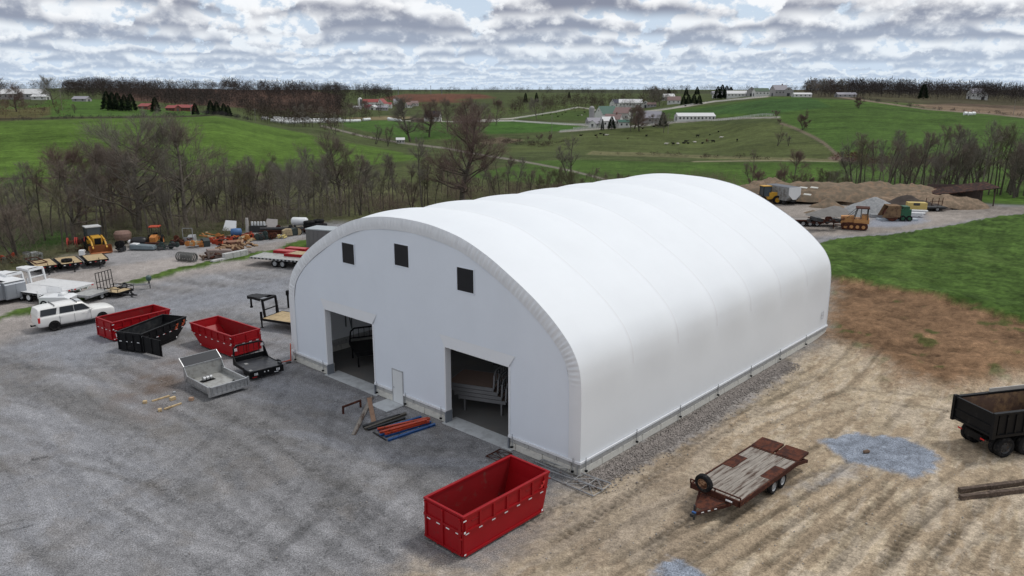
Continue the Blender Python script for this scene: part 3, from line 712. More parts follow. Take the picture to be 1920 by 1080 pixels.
# concrete blocks, two courses; block objects share meshes
BL = 1.83; H1, H2 = .40, .66
def blockmesh(L, h, name, mt):
    m = MB(); g = .015; c = .03; m.box((0, 0, 0), (L-2*g, .56, h-g)); me = m.mesh(name, mt); fixn(me); return me
bm_cache = {}
def block(c, L, h, rz, mt, nm):
    k = (round(L, 2), h, nm, mt.name)
    if k not in bm_cache: bm_cache[k] = blockmesh(L, h, 'concrete_block', mt)
    o = link(bpy.data.objects.new('concrete_block', bm_cache[k])); o.location = c; o.rotation_euler = (0, 0, rz); o.parent = bld
    b_ = o.modifiers.new('bevel', 'BEVEL'); b_.width = .022; b_.segments = 1
    return o
rb = random.Random(4)
def run(a, b, fixed, axis):
    for ci, (z0, z1, off, mt) in enumerate(((0, H1, 0, conc), (H1, H2+.04, BL*.5, conc2))):
        s = a-off
        while s < b-.02:
            s0, s1 = max(s, a), min(s+BL, b)
            if s1-s0 > .1:
                j = rb.uniform(-.006, .006); c = ((s0+s1)/2, fixed+j, (z0+z1)/2) if axis == 'x' else (fixed+j, (s0+s1)/2, (z0+z1)/2)
                block(c, s1-s0, round(z1-z0, 3), 0 if axis == 'x' else math.pi/2, mt, 'b')
            s += BL
run(0.0, LEN, .27, 'x'); run(0., LEN, WID-.27, 'x')
for a, b in ((.56, 4.62), (9.53, 13.15), (14.19, 15.84), (20.93, WID-.56)): run(a, b, .27, 'y')
# tie-down straps and ratchets along the base
def tie(c, ax):
    m = MB(); x, y = c
    m.bar((x, y, .70), (x, y, .22), .03, .03).tube((x, y, .95) if ax else (x, y, .95), (x, y, .62), .02, n=6)
    o = m.build('tie_strap', steel, bld)
    MB().box((x-(0 if ax == 's' else .03), y-(.03 if ax == 's' else 0), .24), (.11, .11, .09)).build('ratchet', black, o)
for k in range(7): tie((k*bay+.35, -.09), 's')
for s in (.35, 4.35, 9.8, 12.9, 15.6, 21.3, 24.6): tie((-.12, s), 'f')
MB().tube((-.06, .12, .69), (-.06, .12, .12), .025, n=6).build('corner_pipe', steel, bld)
MB().lathe([(.0, .0), (.045, .0), (.045, LEN), (0, LEN)], (0, -.035, .69), 'X', 6).build('side_pipe', steel, bld)
# faint grey maker's mark on the side fabric near the far end
em = MB(); X1 = 29.7
for a, b, c, d in ((0, .05, 0, .6), (.35, .40, 0, .6), (.05, .35, .28, .33), (.05, .35, .0, .04), (.12, .28, .52, .56)): em.bx(X1+a, X1+b, -.012, -.004, 1.5+c, 1.5+d)
em.build('emblem', mat('faint_grey_print', (.52, .53, .56), .6), bld)
# floor and steel arches inside
MB().bx(.5, LEN-.5, .5, WID-.5, .004, .03).build('floor', mat('shop_floor', (.14, .138, .135), .7, 0, .15, .5, wear=(.15, .14, .13), ws=.4, wt=.55), bld)
dk = mat('truss_steel', (.20, .21, .22), .5, .5)
ii = inner[::6]
for k in range(1, 7):
    m = MB(); t = k*bay
    o1 = prof[::5]-nrm[::5]*.15; o2 = prof[::5]-nrm[::5]*.85
    for i in range(len(o1)-1):
        m.bar((t, *o1[i]), (t, *o1[i+1]), .07); m.bar((t, *o2[i]), (t, *o2[i+1]), .07)
        m.bar((t, *(o1[i] if i % 2 else o2[i])), (t, *(o2[i+1] if i % 2 else o1[i+1])), .045)
    m.build('arch_truss', dk, bld)
for k in (0, 5):
    for s in (.6, WID-.6): MB().bar((k*bay+.2, s, .7), ((k+1)*bay, s, 4.6), .03).build('cable_brace', dk, bld)
# ================================================================ MATERIALS FOR THINGS
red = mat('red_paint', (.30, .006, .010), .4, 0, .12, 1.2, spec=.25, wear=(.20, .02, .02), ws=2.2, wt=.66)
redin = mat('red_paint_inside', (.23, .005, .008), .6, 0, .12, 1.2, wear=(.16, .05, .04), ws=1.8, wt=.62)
white = mat('white_paint', (.72, .73, .74), .35, 0, .04, 2, wear=(.5, .49, .46), ws=4, wt=.68)
alum = mat('aluminium', (.50, .51, .52), .38, .75, .14, 2.5, wear=(.34, .34, .34), ws=6, wt=.58)
alumd = mat('aluminium_deck', (.46, .46, .44), .45, .4, .12, 2.5, wear=(.33, .32, .30), ws=3, wt=.55)
wdeck = mat('white_deck', (.66, .66, .66), .5, .1, .06, 1.5, wear=(.5, .5, .49), ws=3, wt=.6)
rub = mat('rubber', (.016, .016, .017), .85, 0, .35, 5, wear=(.06, .055, .05), ws=5, wt=.6)
rust = mat('rust', (.105, .038, .024), .85, 0, .3, 4, wear=(.05, .024, .02), ws=3, wt=.52, bump=.3)
rust2 = mat('rust_dark', (.060, .024, .018), .8, 0, .35, 4, wear=(.16, .06, .03), ws=5, wt=.6, bump=.3)
wood = mat('pine_wood', (.52, .39, .22), .75, 0, .2, 3, wear=(.40, .28, .15), ws=4, wt=.56)
woodd = mat('new_deck_wood', (.46, .35, .20), .75, 0, .22, 2, wear=(.34, .25, .14), ws=3, wt=.55)
oldw = mat('weathered_wood', (.16, .13, .11), .9, 0, .2, 4, col2=(.47, .43, .38), wear=(.10, .07, .055), ws=2.2, wt=.55, bump=.4, stretch=(.28, 2.2, 1))
yel = mat('yellow_paint', (.55, .30, .03), .5, 0, .15, 2, wear=(.30, .15, .04), ws=3, wt=.6)
ora = mat('orange_paint', (.50, .20, .05), .6, 0, .2, 2, wear=(.22, .09, .04), ws=4, wt=.57)
orr = mat('red_orange_paint', (.50, .07, .03), .55, 0, .2, 2, wear=(.18, .05, .03), ws=4, wt=.6)
blue = mat('blue_paint', (.03, .10, .28), .5, 0, .2, 3, wear=(.02, .05, .10), ws=5, wt=.6)
green = mat('green_paint', (.02, .10, .05), .5, 0, .2, 3, wear=(.06, .05, .03), ws=5, wt=.6)
glass = mat('dark_glass', (.012, .015, .018), .12, 0, .1, 1, spec=.7)
dkm = mat('dark_steel', (.045, .047, .05), .5, .4, .2, 4, wear=(.10, .07, .05), ws=4, wt=.62)
tanc = mat('tan_paint', (.42, .33, .20), .7, 0, .15, 2, wear=(.25, .18, .12), ws=3, wt=.57)
refl = mat('reflector_white', (.85, .86, .87), .3, 0, .02, 2); reflr = mat('reflector_red', (.55, .02, .02), .3, 0, .05, 2)
greyp = mat('grey_paint', (.33, .34, .35), .5, .1, .1, 2, wear=(.22, .22, .21), ws=3, wt=.6)
def aim(A, B): return math.atan2(B[1]-A[1], B[0]-A[0])
def wheel(par, c, r=.4, w=.25, rm=None, n=20, name='wheel'):
    m = MB(); rr = r*.58
    m.lathe([(rr, -w*.42), (r*.8, -w/2), (r*.96, -w*.42), (r, -w*.3), (r, w*.3), (r*.96, w*.42), (r*.8, w/2), (rr, w*.42)], c, 'Y', n)
    t = m.build(name, rub, par, smooth=False)
    q = MB(); y = w*.30
    q.lathe([(0, -y), (rr*.35, -y), (rr*.42, -y*.7), (rr*.85, -y*.6), (rr*1.02, -w*.42), (rr*1.02, w*.42), (rr*.85, y*.6), (rr*.42, y*.7), (rr*.35, y), (0, y)], c, 'Y', n)
    for k in range(6):
        a = k*math.pi/3
        for s in (-1, 1): q.tube((c[0]+rr*.6*math.cos(a), c[1]+s*y*.5, c[2]+rr*.6*math.sin(a)), (c[0]+rr*.6*math.cos(a), c[1]+s*y*.95, c[2]+rr*.6*math.sin(a)), rr*.09, n=5)
    q.build('rim', rm or greyp, t)
    return t
# ---------------------------------------------------------------- roll-off dumpsters
def dumpster(label, A, ang, L, Wd, H, taper, sd, mt, mi, nr=7, grp=None, opened=False, strip='w', endribs=3):
    t = thing('dumpster', label, 'dumpster', (A[0], A[1], 0), ang, grp)
    y0, y1 = (0, Wd) if sd > 0 else (-Wd, 0); z0 = .12; T = .05; Lb = L-taper; zk = z0+(H-z0)*.62
    sideP = [(0, z0), (Lb, z0), (L-.12, zk), (L, H-.1), (L, H), (0, H)]
    for y in (y0, y1):
        a, b = (y, y+T) if y == y0 else (y-T, y)
        s = MB().prism(sideP, a, b).build('side_wall', mt, t)
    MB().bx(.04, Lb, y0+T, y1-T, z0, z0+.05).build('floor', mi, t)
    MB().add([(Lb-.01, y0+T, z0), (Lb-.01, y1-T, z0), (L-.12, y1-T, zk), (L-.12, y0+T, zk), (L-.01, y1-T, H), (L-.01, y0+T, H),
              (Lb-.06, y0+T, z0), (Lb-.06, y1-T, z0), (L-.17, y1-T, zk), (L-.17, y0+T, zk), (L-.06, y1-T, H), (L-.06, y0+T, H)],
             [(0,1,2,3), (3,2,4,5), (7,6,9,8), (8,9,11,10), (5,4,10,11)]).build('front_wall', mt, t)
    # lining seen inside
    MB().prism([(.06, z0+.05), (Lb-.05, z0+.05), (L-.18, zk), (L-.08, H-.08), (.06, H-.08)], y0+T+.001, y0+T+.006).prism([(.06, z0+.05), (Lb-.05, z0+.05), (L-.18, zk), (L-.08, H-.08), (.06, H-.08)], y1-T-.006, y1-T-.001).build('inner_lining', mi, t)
    rr = MB()
    for y in (y0, y1):
        c = y+(T/2 if y == y0 else -T/2)
        rr.box((L/2, c, H-.02), (L+.06, .13, .10))
    rr.box((L-.02, (y0+y1)/2, H-.02), (.12, Wd+.02, .099)).box((0.03, (y0+y1)/2, H-.021), (.11, Wd+.02, .098)); rr.build('top_rail', mt, t, bevel=.012)
    for y, s in ((y0, -1), (y1, 1)):
        for k in range(nr):
            x = .12+(L-.45)*k/(nr-1); zb = z0+.55*(H-z0) if True else z0
            MB().prism([(x-.06, zk+.02), (x+.06, zk+.02), (x+.05, H-.07), (x-.05, H-.07)], y, y+s*.055).build('rib', mt, t)
        q = MB(); q.box((L/2-.06, y+s*.028, zk), (L-.22, .06, .07)); q.box((Lb/2+.04, y+s*.025, z0+.04), (Lb-.02, .055, .1)); q.build('side_rail', mt, t)
    # tail door
    def doorparts(par, ox):
        d = MB().bx(ox-.05, ox, y0+.02, y1-.02, z0+.02, H-.09).build('door', mt, par)
        for k in range(endribs):
            yy = y0+.15+(Wd-.3)*k/(endribs-1); MB().bx(ox-.11, ox-.051, yy-.05, yy+.05, z0+.06, H-.10).build('rib', mt, d)
        MB().bx(ox-.10, ox-.052, y0+.03, y1-.03, zk-.045, zk+.045).build('door_rail', mt, d); MB().bx(ox-.09, ox-.052, y0+.03, y1-.03, z0+.03, z0+.13).build('door_rail', mt, d)
        MB().tube((ox-.13, y0+.05, z0+.2), (ox-.13, y0+.05, H-.15), .02, n=6).box((ox-.13, y0+.08, zk-.25), (.07, .2, .06)).build('latch', mt, d)
        return d
    if not opened: doorparts(t, 0)
    else:
        d = MB().bx(-.05, 0, 0, Wd-.05, z0+.02, H-.12).build('door', mt, t)
        for k in range(3):
            MB().bx(.0, .05, .15+(Wd-.35)*k/2-.04, .15+(Wd-.35)*k/2+.04, z0+.05, H-.14).build('rib', mt, d)
        d.location = (0, y0, 0); d.rotation_euler = (0, 0, opened)
        b = MB().bx(-.03, 0, y0+.02, y0+Wd*.98, z0+.02, H-.09).build('tail_frame', mt, t)
        for k in range(4): MB().bx(-.08, -.031, y0+.12+(Wd-.25)*k/3-.045, y0+.12+(Wd-.25)*k/3+.045, z0+.04, H-.1).build('rib', mt, b)
    # reflective markers
    zs = zk-.14
    def mk(c, d, m_=refl): MB().box(c, d).build('reflector', m_, t)
    for y, s in ((y0, -1), (y1, 1)):
        for k in range(7):
            x = .2+(L-.7)*k/6; mk((x, y+s*.008, zs), (.19, .012, .05), refl); 
            mk((x+.13, y+s*.008, zs), (.07, .012, .05), reflr)
        mk((.03, y+s*.062, H-.16), (.16, .01, .045)); mk((.02, y+s*.062, zk), (.09, .01, .08)); mk((.02, y+s*.058, z0+.1), (.1, .01, .05))
        mk((Lb-.08, y+s*.058, z0+.1), (.1, .01, .1))
        # pocket slots
        for x in (.7, L-1.3): MB().box((x, y+s*.012, H-.32), (.5, .02, .05)).build('tarp_slot', mi, t)
    if not opened or True:
        for k in range(4):
            yy = y0+.3+(Wd-.6)*k/3; mk((-.058 if not opened else -.034, yy, zk-.14), (.012, .2, .05))
        mk((-.068, y1-.03 if sd > 0 else y0+.03, H-.25), (.01, .05, .2))
    # hooks and skids below
    MB().box((L/2-.3, (y0+y1)/2-.45, .07), (Lb*.96, .1, .12)).box((L/2-.3, (y0+y1)/2+.45, .07), (Lb*.96, .1, .12)).build('skid', mt, t)
    MB().tube((.3, y0+.35, .12), (.3, y0+.5, .12), .12, n=12).tube((.3, y1-.5, .12), (.3, y1-.35, .12), .12, n=12).build('roller', mt, t)
    MB().tube((L-.02, y0+.02, H-.32), (L+.05, y0-.05, H-.32), .03, n=6).box((L+.02, (y0+y1)/2, .45), (.12, .2, .2)).build('hook_plate', mt, t)
    return t
A = G(870, 1049.5)
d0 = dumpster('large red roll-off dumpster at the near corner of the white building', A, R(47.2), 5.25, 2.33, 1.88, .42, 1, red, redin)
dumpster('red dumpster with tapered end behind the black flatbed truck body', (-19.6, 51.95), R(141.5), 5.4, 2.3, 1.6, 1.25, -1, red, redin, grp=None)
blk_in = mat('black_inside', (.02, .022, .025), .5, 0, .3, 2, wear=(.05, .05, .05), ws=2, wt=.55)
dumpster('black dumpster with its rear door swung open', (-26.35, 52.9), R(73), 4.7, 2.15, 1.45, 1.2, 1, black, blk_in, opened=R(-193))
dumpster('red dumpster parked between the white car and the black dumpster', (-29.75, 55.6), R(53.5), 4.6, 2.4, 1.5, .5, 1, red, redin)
# fabricator's mark: orange swoosh on the black dumpster and a red one on the near red dumpster
def swoosh(par, x, y, z, s, m_):
    MB().add([(x, y, z), (x+.16*s, y, z+.06*s), (x+.1*s, y, z+.16*s), (x+.3*s, y, z+.12*s), (x+.22*s, y, z+.28*s), (x+.42*s, y, z+.3*s), (x+.34*s, y, z+.1*s), (x+.2*s, y, z-.02*s)], [(0,1,7), (1,2,3), (1,3,7), (3,4,5), (3,5,6), (3,6,7)]).build('emblem', m_, par)
orng = mat('emblem_orange', (.34, .06, .02), .5)
bd = [o for o in bpy.data.objects if o.name.startswith('dumpster') and 'black dumpster with' in o.get('label', '')][0]
swoosh(bd, 3.2, -.07, .85, 1.3, orng); swoosh(bd, 3.95, -.07, .95, 1.3, orng); swoosh(d0, 4.5, -.07, 1.35, 1.0, mat('emblem_red', (.55, .03, .03), .5))
# ---------------------------------------------------------------- silver dump bed on the gravel
P0 = G(395, 750, 0); t = thing('dump_bed', 'silver aluminium dump truck bed resting on the gravel with raised cab shield', 'truck bed', P0, R(137))
L, Wd, z0, h = 3.25, 2.45, .22, .50; y0, y1 = -Wd, 0
MB().bx(0, L, y0, y1, z0+.10, z0+.16).build('floor', alumd, t)
q = MB()
for k in range(9): q.bx(.1+k*.36, .16+k*.36, y0+.05, y1-.05, z0, z0+.1)
q.bx(0, L, y0+.7, y0+.8, z0-.12, z0+.0).bx(0, L, y1-.8, y1-.7, z0-.12, z0).build('under_frame', dkm, t)
for y in (y0, y1-.05):
    s = MB().bx(0, L, y, y+.05, z0+.05, z0+h).build('side_wall', alum, t)
    yy = y-.02 if y == y0 else y+.05
    for k in range(8): MB().bx(.15+k*.4, .19+k*.4, yy, yy+.02, z0+.09, z0+h-.04).build('rib', alum, s)
    MB().bx(-.02, L, y-.02, y+.07, z0+h, z0+h+.04).build('top_rail', alum, s)
tg = MB().bx(-.06, -.005, y0+.05, y1-.05, z0+.04, z0+h+.02).build('tailgate', alum, t)
for k in range(8): MB().bx(-.10, -.061, y0+.15+k*.3, y0+.20+k*.3, z0+.1, z0+h-.04).build('rib', alum, tg)
MB().bx(-.10, -.0, y0+.03, y1-.03, z0+h+.02, z0+h+.07).bx(-.12, -.061, y0-.02, y1+.02, z0-.02, z0+.09).build('gate_rail', alum, tg)
for y in (y0-.05, y1+.05): MB().box((-.02, y, z0+.28), (.14, .12, .62)).tube((-.05, y, z0+h+.02), (-.05, y+.0, z0+h+.14), .05, n=8).build('gate_post', alum, t)
MB().bx(L-.03, L+.03, y0, y1, z0+.05, z0+1.05).build('head_board', alumd, t)
MB().bx(L-.05, L+.05, y0-.02, y1+.02, z0+1.05, z0+1.11).build('top_rail', alum, t)
cs = MB().add([(L+.02, y0, z0+1.1), (L+.02, y1, z0+1.1), (L+.62, y1, z0+1.5), (L+.62, y0, z0+1.5), (L+.02, y0, z0+1.06), (L+.02, y1, z0+1.06), (L+.66, y1, z0+1.46), (L+.66, y0, z0+1.46)],
         [(0,1,2,3), (7,6,5,4), (3,2,6,7), (0,3,7,4), (1,5,6,2), (4,5,1,0)]).build('cab_shield', mat('shield_dark', (.010, .013, .02), .5), t)
MB().bar((L+.64, y0-.02, z0+1.5), (L+.64, y1+.02, z0+1.5), .06).bar((L, y0-.02, z0+1.08), (L+.62, y0-.02, z0+1.52), .05).bar((L, y1+.02, z0+1.08), (L+.62, y1+.02, z0+1.52), .05).build('shield_rim', alum, cs)
for y in (y0-.01, y1+.01): MB().prism([(L-.02, z0+.1), (L+.12, z0+.1), (L+.16, z0+1.1), (L-.02, z0+1.1), (L-.35, z0+h)], y-.02, y+.02).build('gusset', alum, t)
bedz = z0+.16
pm = thing('pump_unit', 'silver cylinder unit with black straps lying in the aluminium dump bed', 'pump', P0+Matrix.Rotation(R(137), 3, 'Z') @ Vector((2.35, -1.0, bedz)), R(50))
MB().tube((-.3, 0, .17), (.3, 0, .17), .14, n=14).build('cylinder', alum, pm); MB().bx(-.42, .46, -.2, .2, .0, .03).build('base_plate', black, pm)
MB().tube((-.14, 0, .17), (-.10, 0, .17), .146, n=14).tube((.1, 0, .17), (.14, 0, .17), .146, n=14).build('strap', black, pm)
hb = thing('hitch_block', 'small black fitting on the floor of the aluminium dump bed', 'fitting', P0+Matrix.Rotation(R(137), 3, 'Z') @ Vector((.75, -1.95, bedz)), R(20))
MB().box((0, 0, .07), (.2, .12, .12)).tube((0, -.1, .12), (0, .1, .12), .06, n=8).build('housing', black, hb); MB().box((.12, 0, .05), (.1, .2, .06)).build('bracket', dkm, hb)
# ---------------------------------------------------------------- black flatbed body
P0 = G(470, 716); a0 = aim(G(470, 698, .62), G(440, 699, .62)); a0 = R(133)
t = thing('truck_flatbed', 'black flatbed truck body with headache rack beside the tapered red dumpster', 'truck bed', P0, a0)
L, Wd, zd = 2.5, 2.3, .66; y0, y1 = -Wd, 0
MB().bx(0, L, y0, y1, zd-.05, zd).build('deck', mat('black_deck', (.035, .036, .042), .38, .1, .3, 3, wear=(.09, .085, .08), ws=2.5, wt=.56), t)
MB().bx(.0, .06, y0-.03, y1+.03, .18, zd-.05).prism([(.06, .3), (.9, .3), (1.0, zd-.05), (.06, zd-.05)], y0-.03, y0+.02).prism([(.06, .3), (.9, .3), (1.0, zd-.05), (.06, zd-.05)], y1-.02, y1+.03).build('rear_skirt', black, t)
MB().bx(.9, L, y0-.02, y0+.04, zd-.16, zd+.03).bx(.9, L, y1-.04, y1+.02, zd-.16, zd+.03).bx(.2, L, y0+.7, y0+.82, .2, zd-.05).bx(.2, L, y1-.82, y1-.7, .2, zd-.05).build('frame', black, t)
rk = MB(); X0 = L
rk.bar((X0, y0+.04, zd), (X0, y0+.12, zd+.95), .1).bar((X0, y1-.04, zd), (X0, y1-.12, zd+.95), .1).bar((X0, y0+.12, zd+.95), (X0, y0+.35, zd+1.1), .1).bar((X0, y1-.12, zd+.95), (X0, y1-.35, zd+1.1), .1)
rk.bar((X0, y0+.35, zd+1.1), (X0, y1-.35, zd+1.1), .1).bx(X0-.04, X0+.04, y0, y1, zd, zd+.32)
rk.prism([(X0-.5, zd), (X0, zd), (X0, zd+.6)], y0+.0, y0+.05).prism([(X0-.5, zd), (X0, zd), (X0, zd+.6)], y1-.05, y1)
rk = rk.build('headache_rack', black, t)
for k in range(5): MB().bar((X0, y0+.45+k*.35, zd+.3), (X0, y0+.45+k*.35, zd+1.07), .025).build('rack_bar', black, rk)
for y in (y0+.22, y1-.22):
    for k in range(3): MB().box((X0-.055, y+k*.07-.07, zd+.85), (.02, .04, .2)).build('light_slot', refl, rk)
for y in (y0+.28, y1-.5):
    for k in range(3): MB().box((-.006, y+k*.09, .42), (.014, .05, .16)).build('light_slot', refl, t)
for y in (-1.0, -1.25): MB().box((-.006, y, .45), (.014, .07, .07)).build('light_slot', refl, t)
MB().box((-.006, y1-.3, .23), (.014, .3, .04)).build('reflector', reflr, t); MB().box((-.006, y0+.5, .27), (.014, .3, .035)).build('reflector', refl, t)
MB().box((.25, y0+.1, zd+.06), (.35, .16, .12)).build('rail_box', dkm, t); MB().box((.2, y1-.15, zd+.02), (.25, .18, .03)).build('tie_plate', alumd, t)
MB().box((L-.9, -.5, zd+.02), (.3, .2, .03)).build('tie_plate', alumd, t)
# ---------------------------------------------------------------- rusty equipment trailer
ZD_ = .86
fl, frr, br, bll = [G(*q, ZD_) for q in ((1294, 906), (1388, 943), (1494, 867), (1407, 836))]
an = aim((fl+frr)/2, (br+bll)/2); L = ((br+bll)/2-(fl+frr)/2).length; Wd = (frr-fl).length
mid_f = (fl+frr)/2
t = thing('equipment_trailer', 'rusty equipment trailer with weathered plank deck and spare wheel', 'trailer', (mid_f.x, mid_f.y, 0), an)
w2 = Wd/2; npl = 9; pw = (Wd-.16)/npl; rr_ = random.Random(2)
for k in range(npl):
    yc = -w2+.08+pw*(k+.5)
    segs = [(.10, L-.02)]
    if k in (0, 1): segs = [(.10, L*.53), (L*.80, L-.02)]
    if k in (npl-2, npl-1): segs = [(.10, L*.50), (L*.76, L-.02)]
    for a, b in segs:
        MB().box(((a+b)/2, yc, ZD_-.03+rr_.uniform(-.006, .008)), (b-a, pw-.018, .05)).build('plank', oldw, t)
for sgn, (a, b) in ((-1, (L*.53, L*.80)), (1, (L*.50, L*.76))):
    MB().bx(a+.01, b-.01, sgn*(w2-.08), sgn*(w2-.08-2*pw+.01), ZD_-.03, ZD_+.012).build('wheel_plate', rust, t)
MB().box((1.15, 0.1, ZD_+.02), (.22, Wd*.72, .012)).build('stain_strip', rust2, t) if False else None
fm_ = MB().bx(0, L, -w2, -w2+.07, ZD_-.22, ZD_+.02).bx(0, L, w2-.07, w2, ZD_-.22, ZD_+.02).bx(0, .08, -w2, w2, ZD_-.24, ZD_+.04).bx(L, L+.08, -w2, w2, ZD_-.24, ZD_+.02)
for k in range(8): fm_.bx(.4+k*L/8, .46+k*L/8, -w2+.07, w2-.07, ZD_-.2, ZD_-.06)
fm_.bx(.2, L, -.5, -.4, ZD_-.4, ZD_-.2).bx(.2, L, .4, .5, ZD_-.4, ZD_-.2); fm_.build('frame', rust2, t)
MB().bar((.02, -w2, ZD_+.2), (.02, w2, ZD_+.2), .05).bar((.02, -w2, ZD_), (.02, -w2, ZD_+.22), .05).bar((.02, w2, ZD_), (.02, w2, ZD_+.22), .05).bar((.02, 0, ZD_), (.02, 0, ZD_+.2), .05).build('front_rail', rust2, t)
TX = -1.55
tg_ = MB().bar((.05, -w2*.62, ZD_-.28), (TX, -.05, .50), .09, .14).bar((.05, w2*.62, ZD_-.28), (TX, .05, .50), .09, .14); tg_ = tg_.build('tongue', rust2, t)
MB().add([(TX+.35, -.2, .57), (TX+.35, .2, .57), (-.1, .62, ZD_-.18), (-.1, -.62, ZD_-.18)], [(0, 1, 2, 3)]).build('tongue_plate', rust, tg_)
MB().box((TX-.12, 0, .48), (.3, .16, .14)).tube((TX+.1, .1, .1), (TX+.1, .1, .8), .045).build('coupler', dkm, tg_)
MB().box((TX-.1, 0, .575), (.1, .17, .05)).build('coupler_tag', blue, tg_)
for s in (-1,):
    for x in (TX+.25, TX+.55, TX+.85): MB().box((x, -.05-(x-TX)*(w2*.62-.05)/(.05-TX)-.052, .50+(x-TX)*.05), (.13, .012, .05), rz=-.5).build('reflector', refl, tg_)
MB().box((-.06, -.75, ZD_-.08), (.02, .32, .07)).build('reflector', refl, t)
for x in (L*.60, L*.60+.86):
    for s in (-1, 1): wheel(t, (x, s*(w2-.14), .37), .37, .24, greyp)
MB().bx(L*.52, L*.92, -w2+.3, w2-.3, .3, .42).build('axle', dkm, t)
sw = wheel(t, (0, 0, 0), .43, .26, mat('spare_rim', (.42, .26, .16), .6, .3, .2, 8, wear=(.10, .04, .02), ws=6, wt=.5), name='spare_wheel')
sw.location = (-.08, .52, ZD_+.32); sw.rotation_euler = (R(-8), 0, math.pi/2-.06)
# ramps: two rusty slabs folded flat behind the dovetail
for s, dx in ((-1, .0), (1, .0)):
    rp = thing  # ramps are parts
    y_a, y_b = (s*.06, s*(w2-.02)); o = MB()
    o.add([(L+.10, y_a, ZD_+.04), (L+.10, y_b, ZD_+.04), (L+1.25, y_b, ZD_+.10), (L+1.25, y_a, ZD_+.10), (L+.10, y_a, ZD_-.06), (L+.10, y_b, ZD_-.06), (L+1.25, y_b, ZD_-.02), (L+1.25, y_a, ZD_-.02)],
          [(0,1,2,3), (7,6,5,4), (0,3,7,4), (1,5,6,2), (2,6,7,3), (0,4,5,1)]); o.build('ramp', rust, t)
MB().prism([(L+.08, ZD_-.22), (L+1.2, .42), (L+1.2, .56), (L+.08, ZD_)], -w2, -w2+.08).prism([(L+.08, ZD_-.22), (L+1.2, .42), (L+1.2, .56), (L+.08, ZD_)], w2-.08, w2).bx(L+1.14, L+1.22, -w2, w2, .4, .56).build('dovetail', rust2, t)
for s in (-1, 1): MB().box((L+1.23, s*(w2-.2), .5), (.02, .18, .1)).build('tail_light', reflr, t)
# ---------------------------------------------------------------- dump truck cut by the right edge
c1 = G(1796, 742, 2.55); c2 = G(1868, 776, 2.55); an = aim(c2, c1)-math.pi/2+math.pi
wT = (c1-c2).length; ang_t = math.atan2(c1.y-c2.y, c1.x-c2.x)-math.pi/2
t = thing('dump_truck', 'black tandem axle dump truck with its rusty empty bed, cut by the right edge', 'dump truck', (c2.x, c2.y, 0), ang_t)
bi = mat('bed_inside', (.13, .085, .065), .8, 0, .2, 2, wear=(.26, .17, .10), ws=1.2, wt=.52)
y0, y1 = 0., wT; L = 4.6; zb = 1.28; zt = 2.48
MB().bx(0, L, y0+.08, y1-.08, zb, zb+.06).build('bed_floor', bi, t)
for y, s in ((y0, -1), (y1, 1)):
    ya, yb = sorted((y, y-s*.07))
    sw_ = MB().bx(0, L, ya, yb, zb-.05, zt).build('side_wall', black, t)
    for k in range(9):
        x = .25+k*.53; MB().bx(x-.045, x+.045, *sorted((y, y+s*.06)), zb+.12, zt-.08).build('rib', black, sw_)
    MB().bx(-.02, L, *sorted((y-s*.11, y+s*.09)), zt, zt+.09).bx(0, L, *sorted((y, y+s*.08)), zb-.05, zb+.1).build('side_rail', black, sw_)
    MB().bx(.08, L-.05, *sorted((y-s*.071, y-s*.082)), zb+.06, zt-.02).build('inner_lining', bi, t)
MB().box((1.9+1.6, y1-.0, zt+.2), (3.0, .08, .2)).build('side_board', mat('board_pale', (.42, .40, .37), .8, 0, .15, 3), t)
tgate = MB().bx(-.07, 0, y0-.02, y1+.02, zb-.02, zt-.02).build('tailgate', black, t)
MB().bx(-.12, -.071, y0+.02, y1-.02, zb+.5, zb+.6).bx(-.13, -.03, y0-.04, y1+.04, zt-.04, zt+.06).bx(-.12, -.071, y0+.02, y1-.02, zb, zb+.12).build('gate_rail', black, tgate)
for y in (y0-.05, y1+.05): MB().box((-.06, y, (zb+zt)/2+.02), (.22, .16, zt-zb+.2)).build('corner_post', black, t)
MB().bx(L-.06, L, y0, y1, zb, zt+.35).build('head_board', black, t)
MB().bx(.1, 9.0, y0+.75, y0+.87, .75, 1.05).bx(.1, 9.0, y1-.87, y1-.75, .75, 1.05).bx(.05, .2, y0+.7, y1-.7, .7, 1.05).build('chassis', black, t)
for x in (1.0, 2.35):
    for yy in (y0+.02, y0+.36, y1-.36, y1-.02): wheel(t, (x, yy+(.14 if yy < (y0+y1)/2 else -.14), .55), .55, .30, dkm)
    MB().tube((x, y0+.4, .55), (x, y1-.4, .55), .13, n=8).build('axle', dkm, t)
MB().prism([(L+.15, .9), (L+2.2, .9), (L+2.2, 1.9), (L+1.6, 2.75), (L+.3, 2.8), (L+.15, 2.6)], y0+.15, y1-.15).build('cab', black, t)
MB().prism([(L+2.2, .9), (L+3.6, .9), (L+3.6, 1.55), (L+2.2, 1.8)], y0+.4, y1-.4).build('hood', black, t)
for yy in (y0+.15, y1-.15): wheel(t, (L+2.9, yy, .52), .52, .28, dkm)
MB().box((-.08, y0+.5, .95), (.02, .25, .08)).build('tail_light', reflr, t); MB().box((-.08, y1-.5, .95), (.02, .25, .08)).build('tail_light', reflr, t)
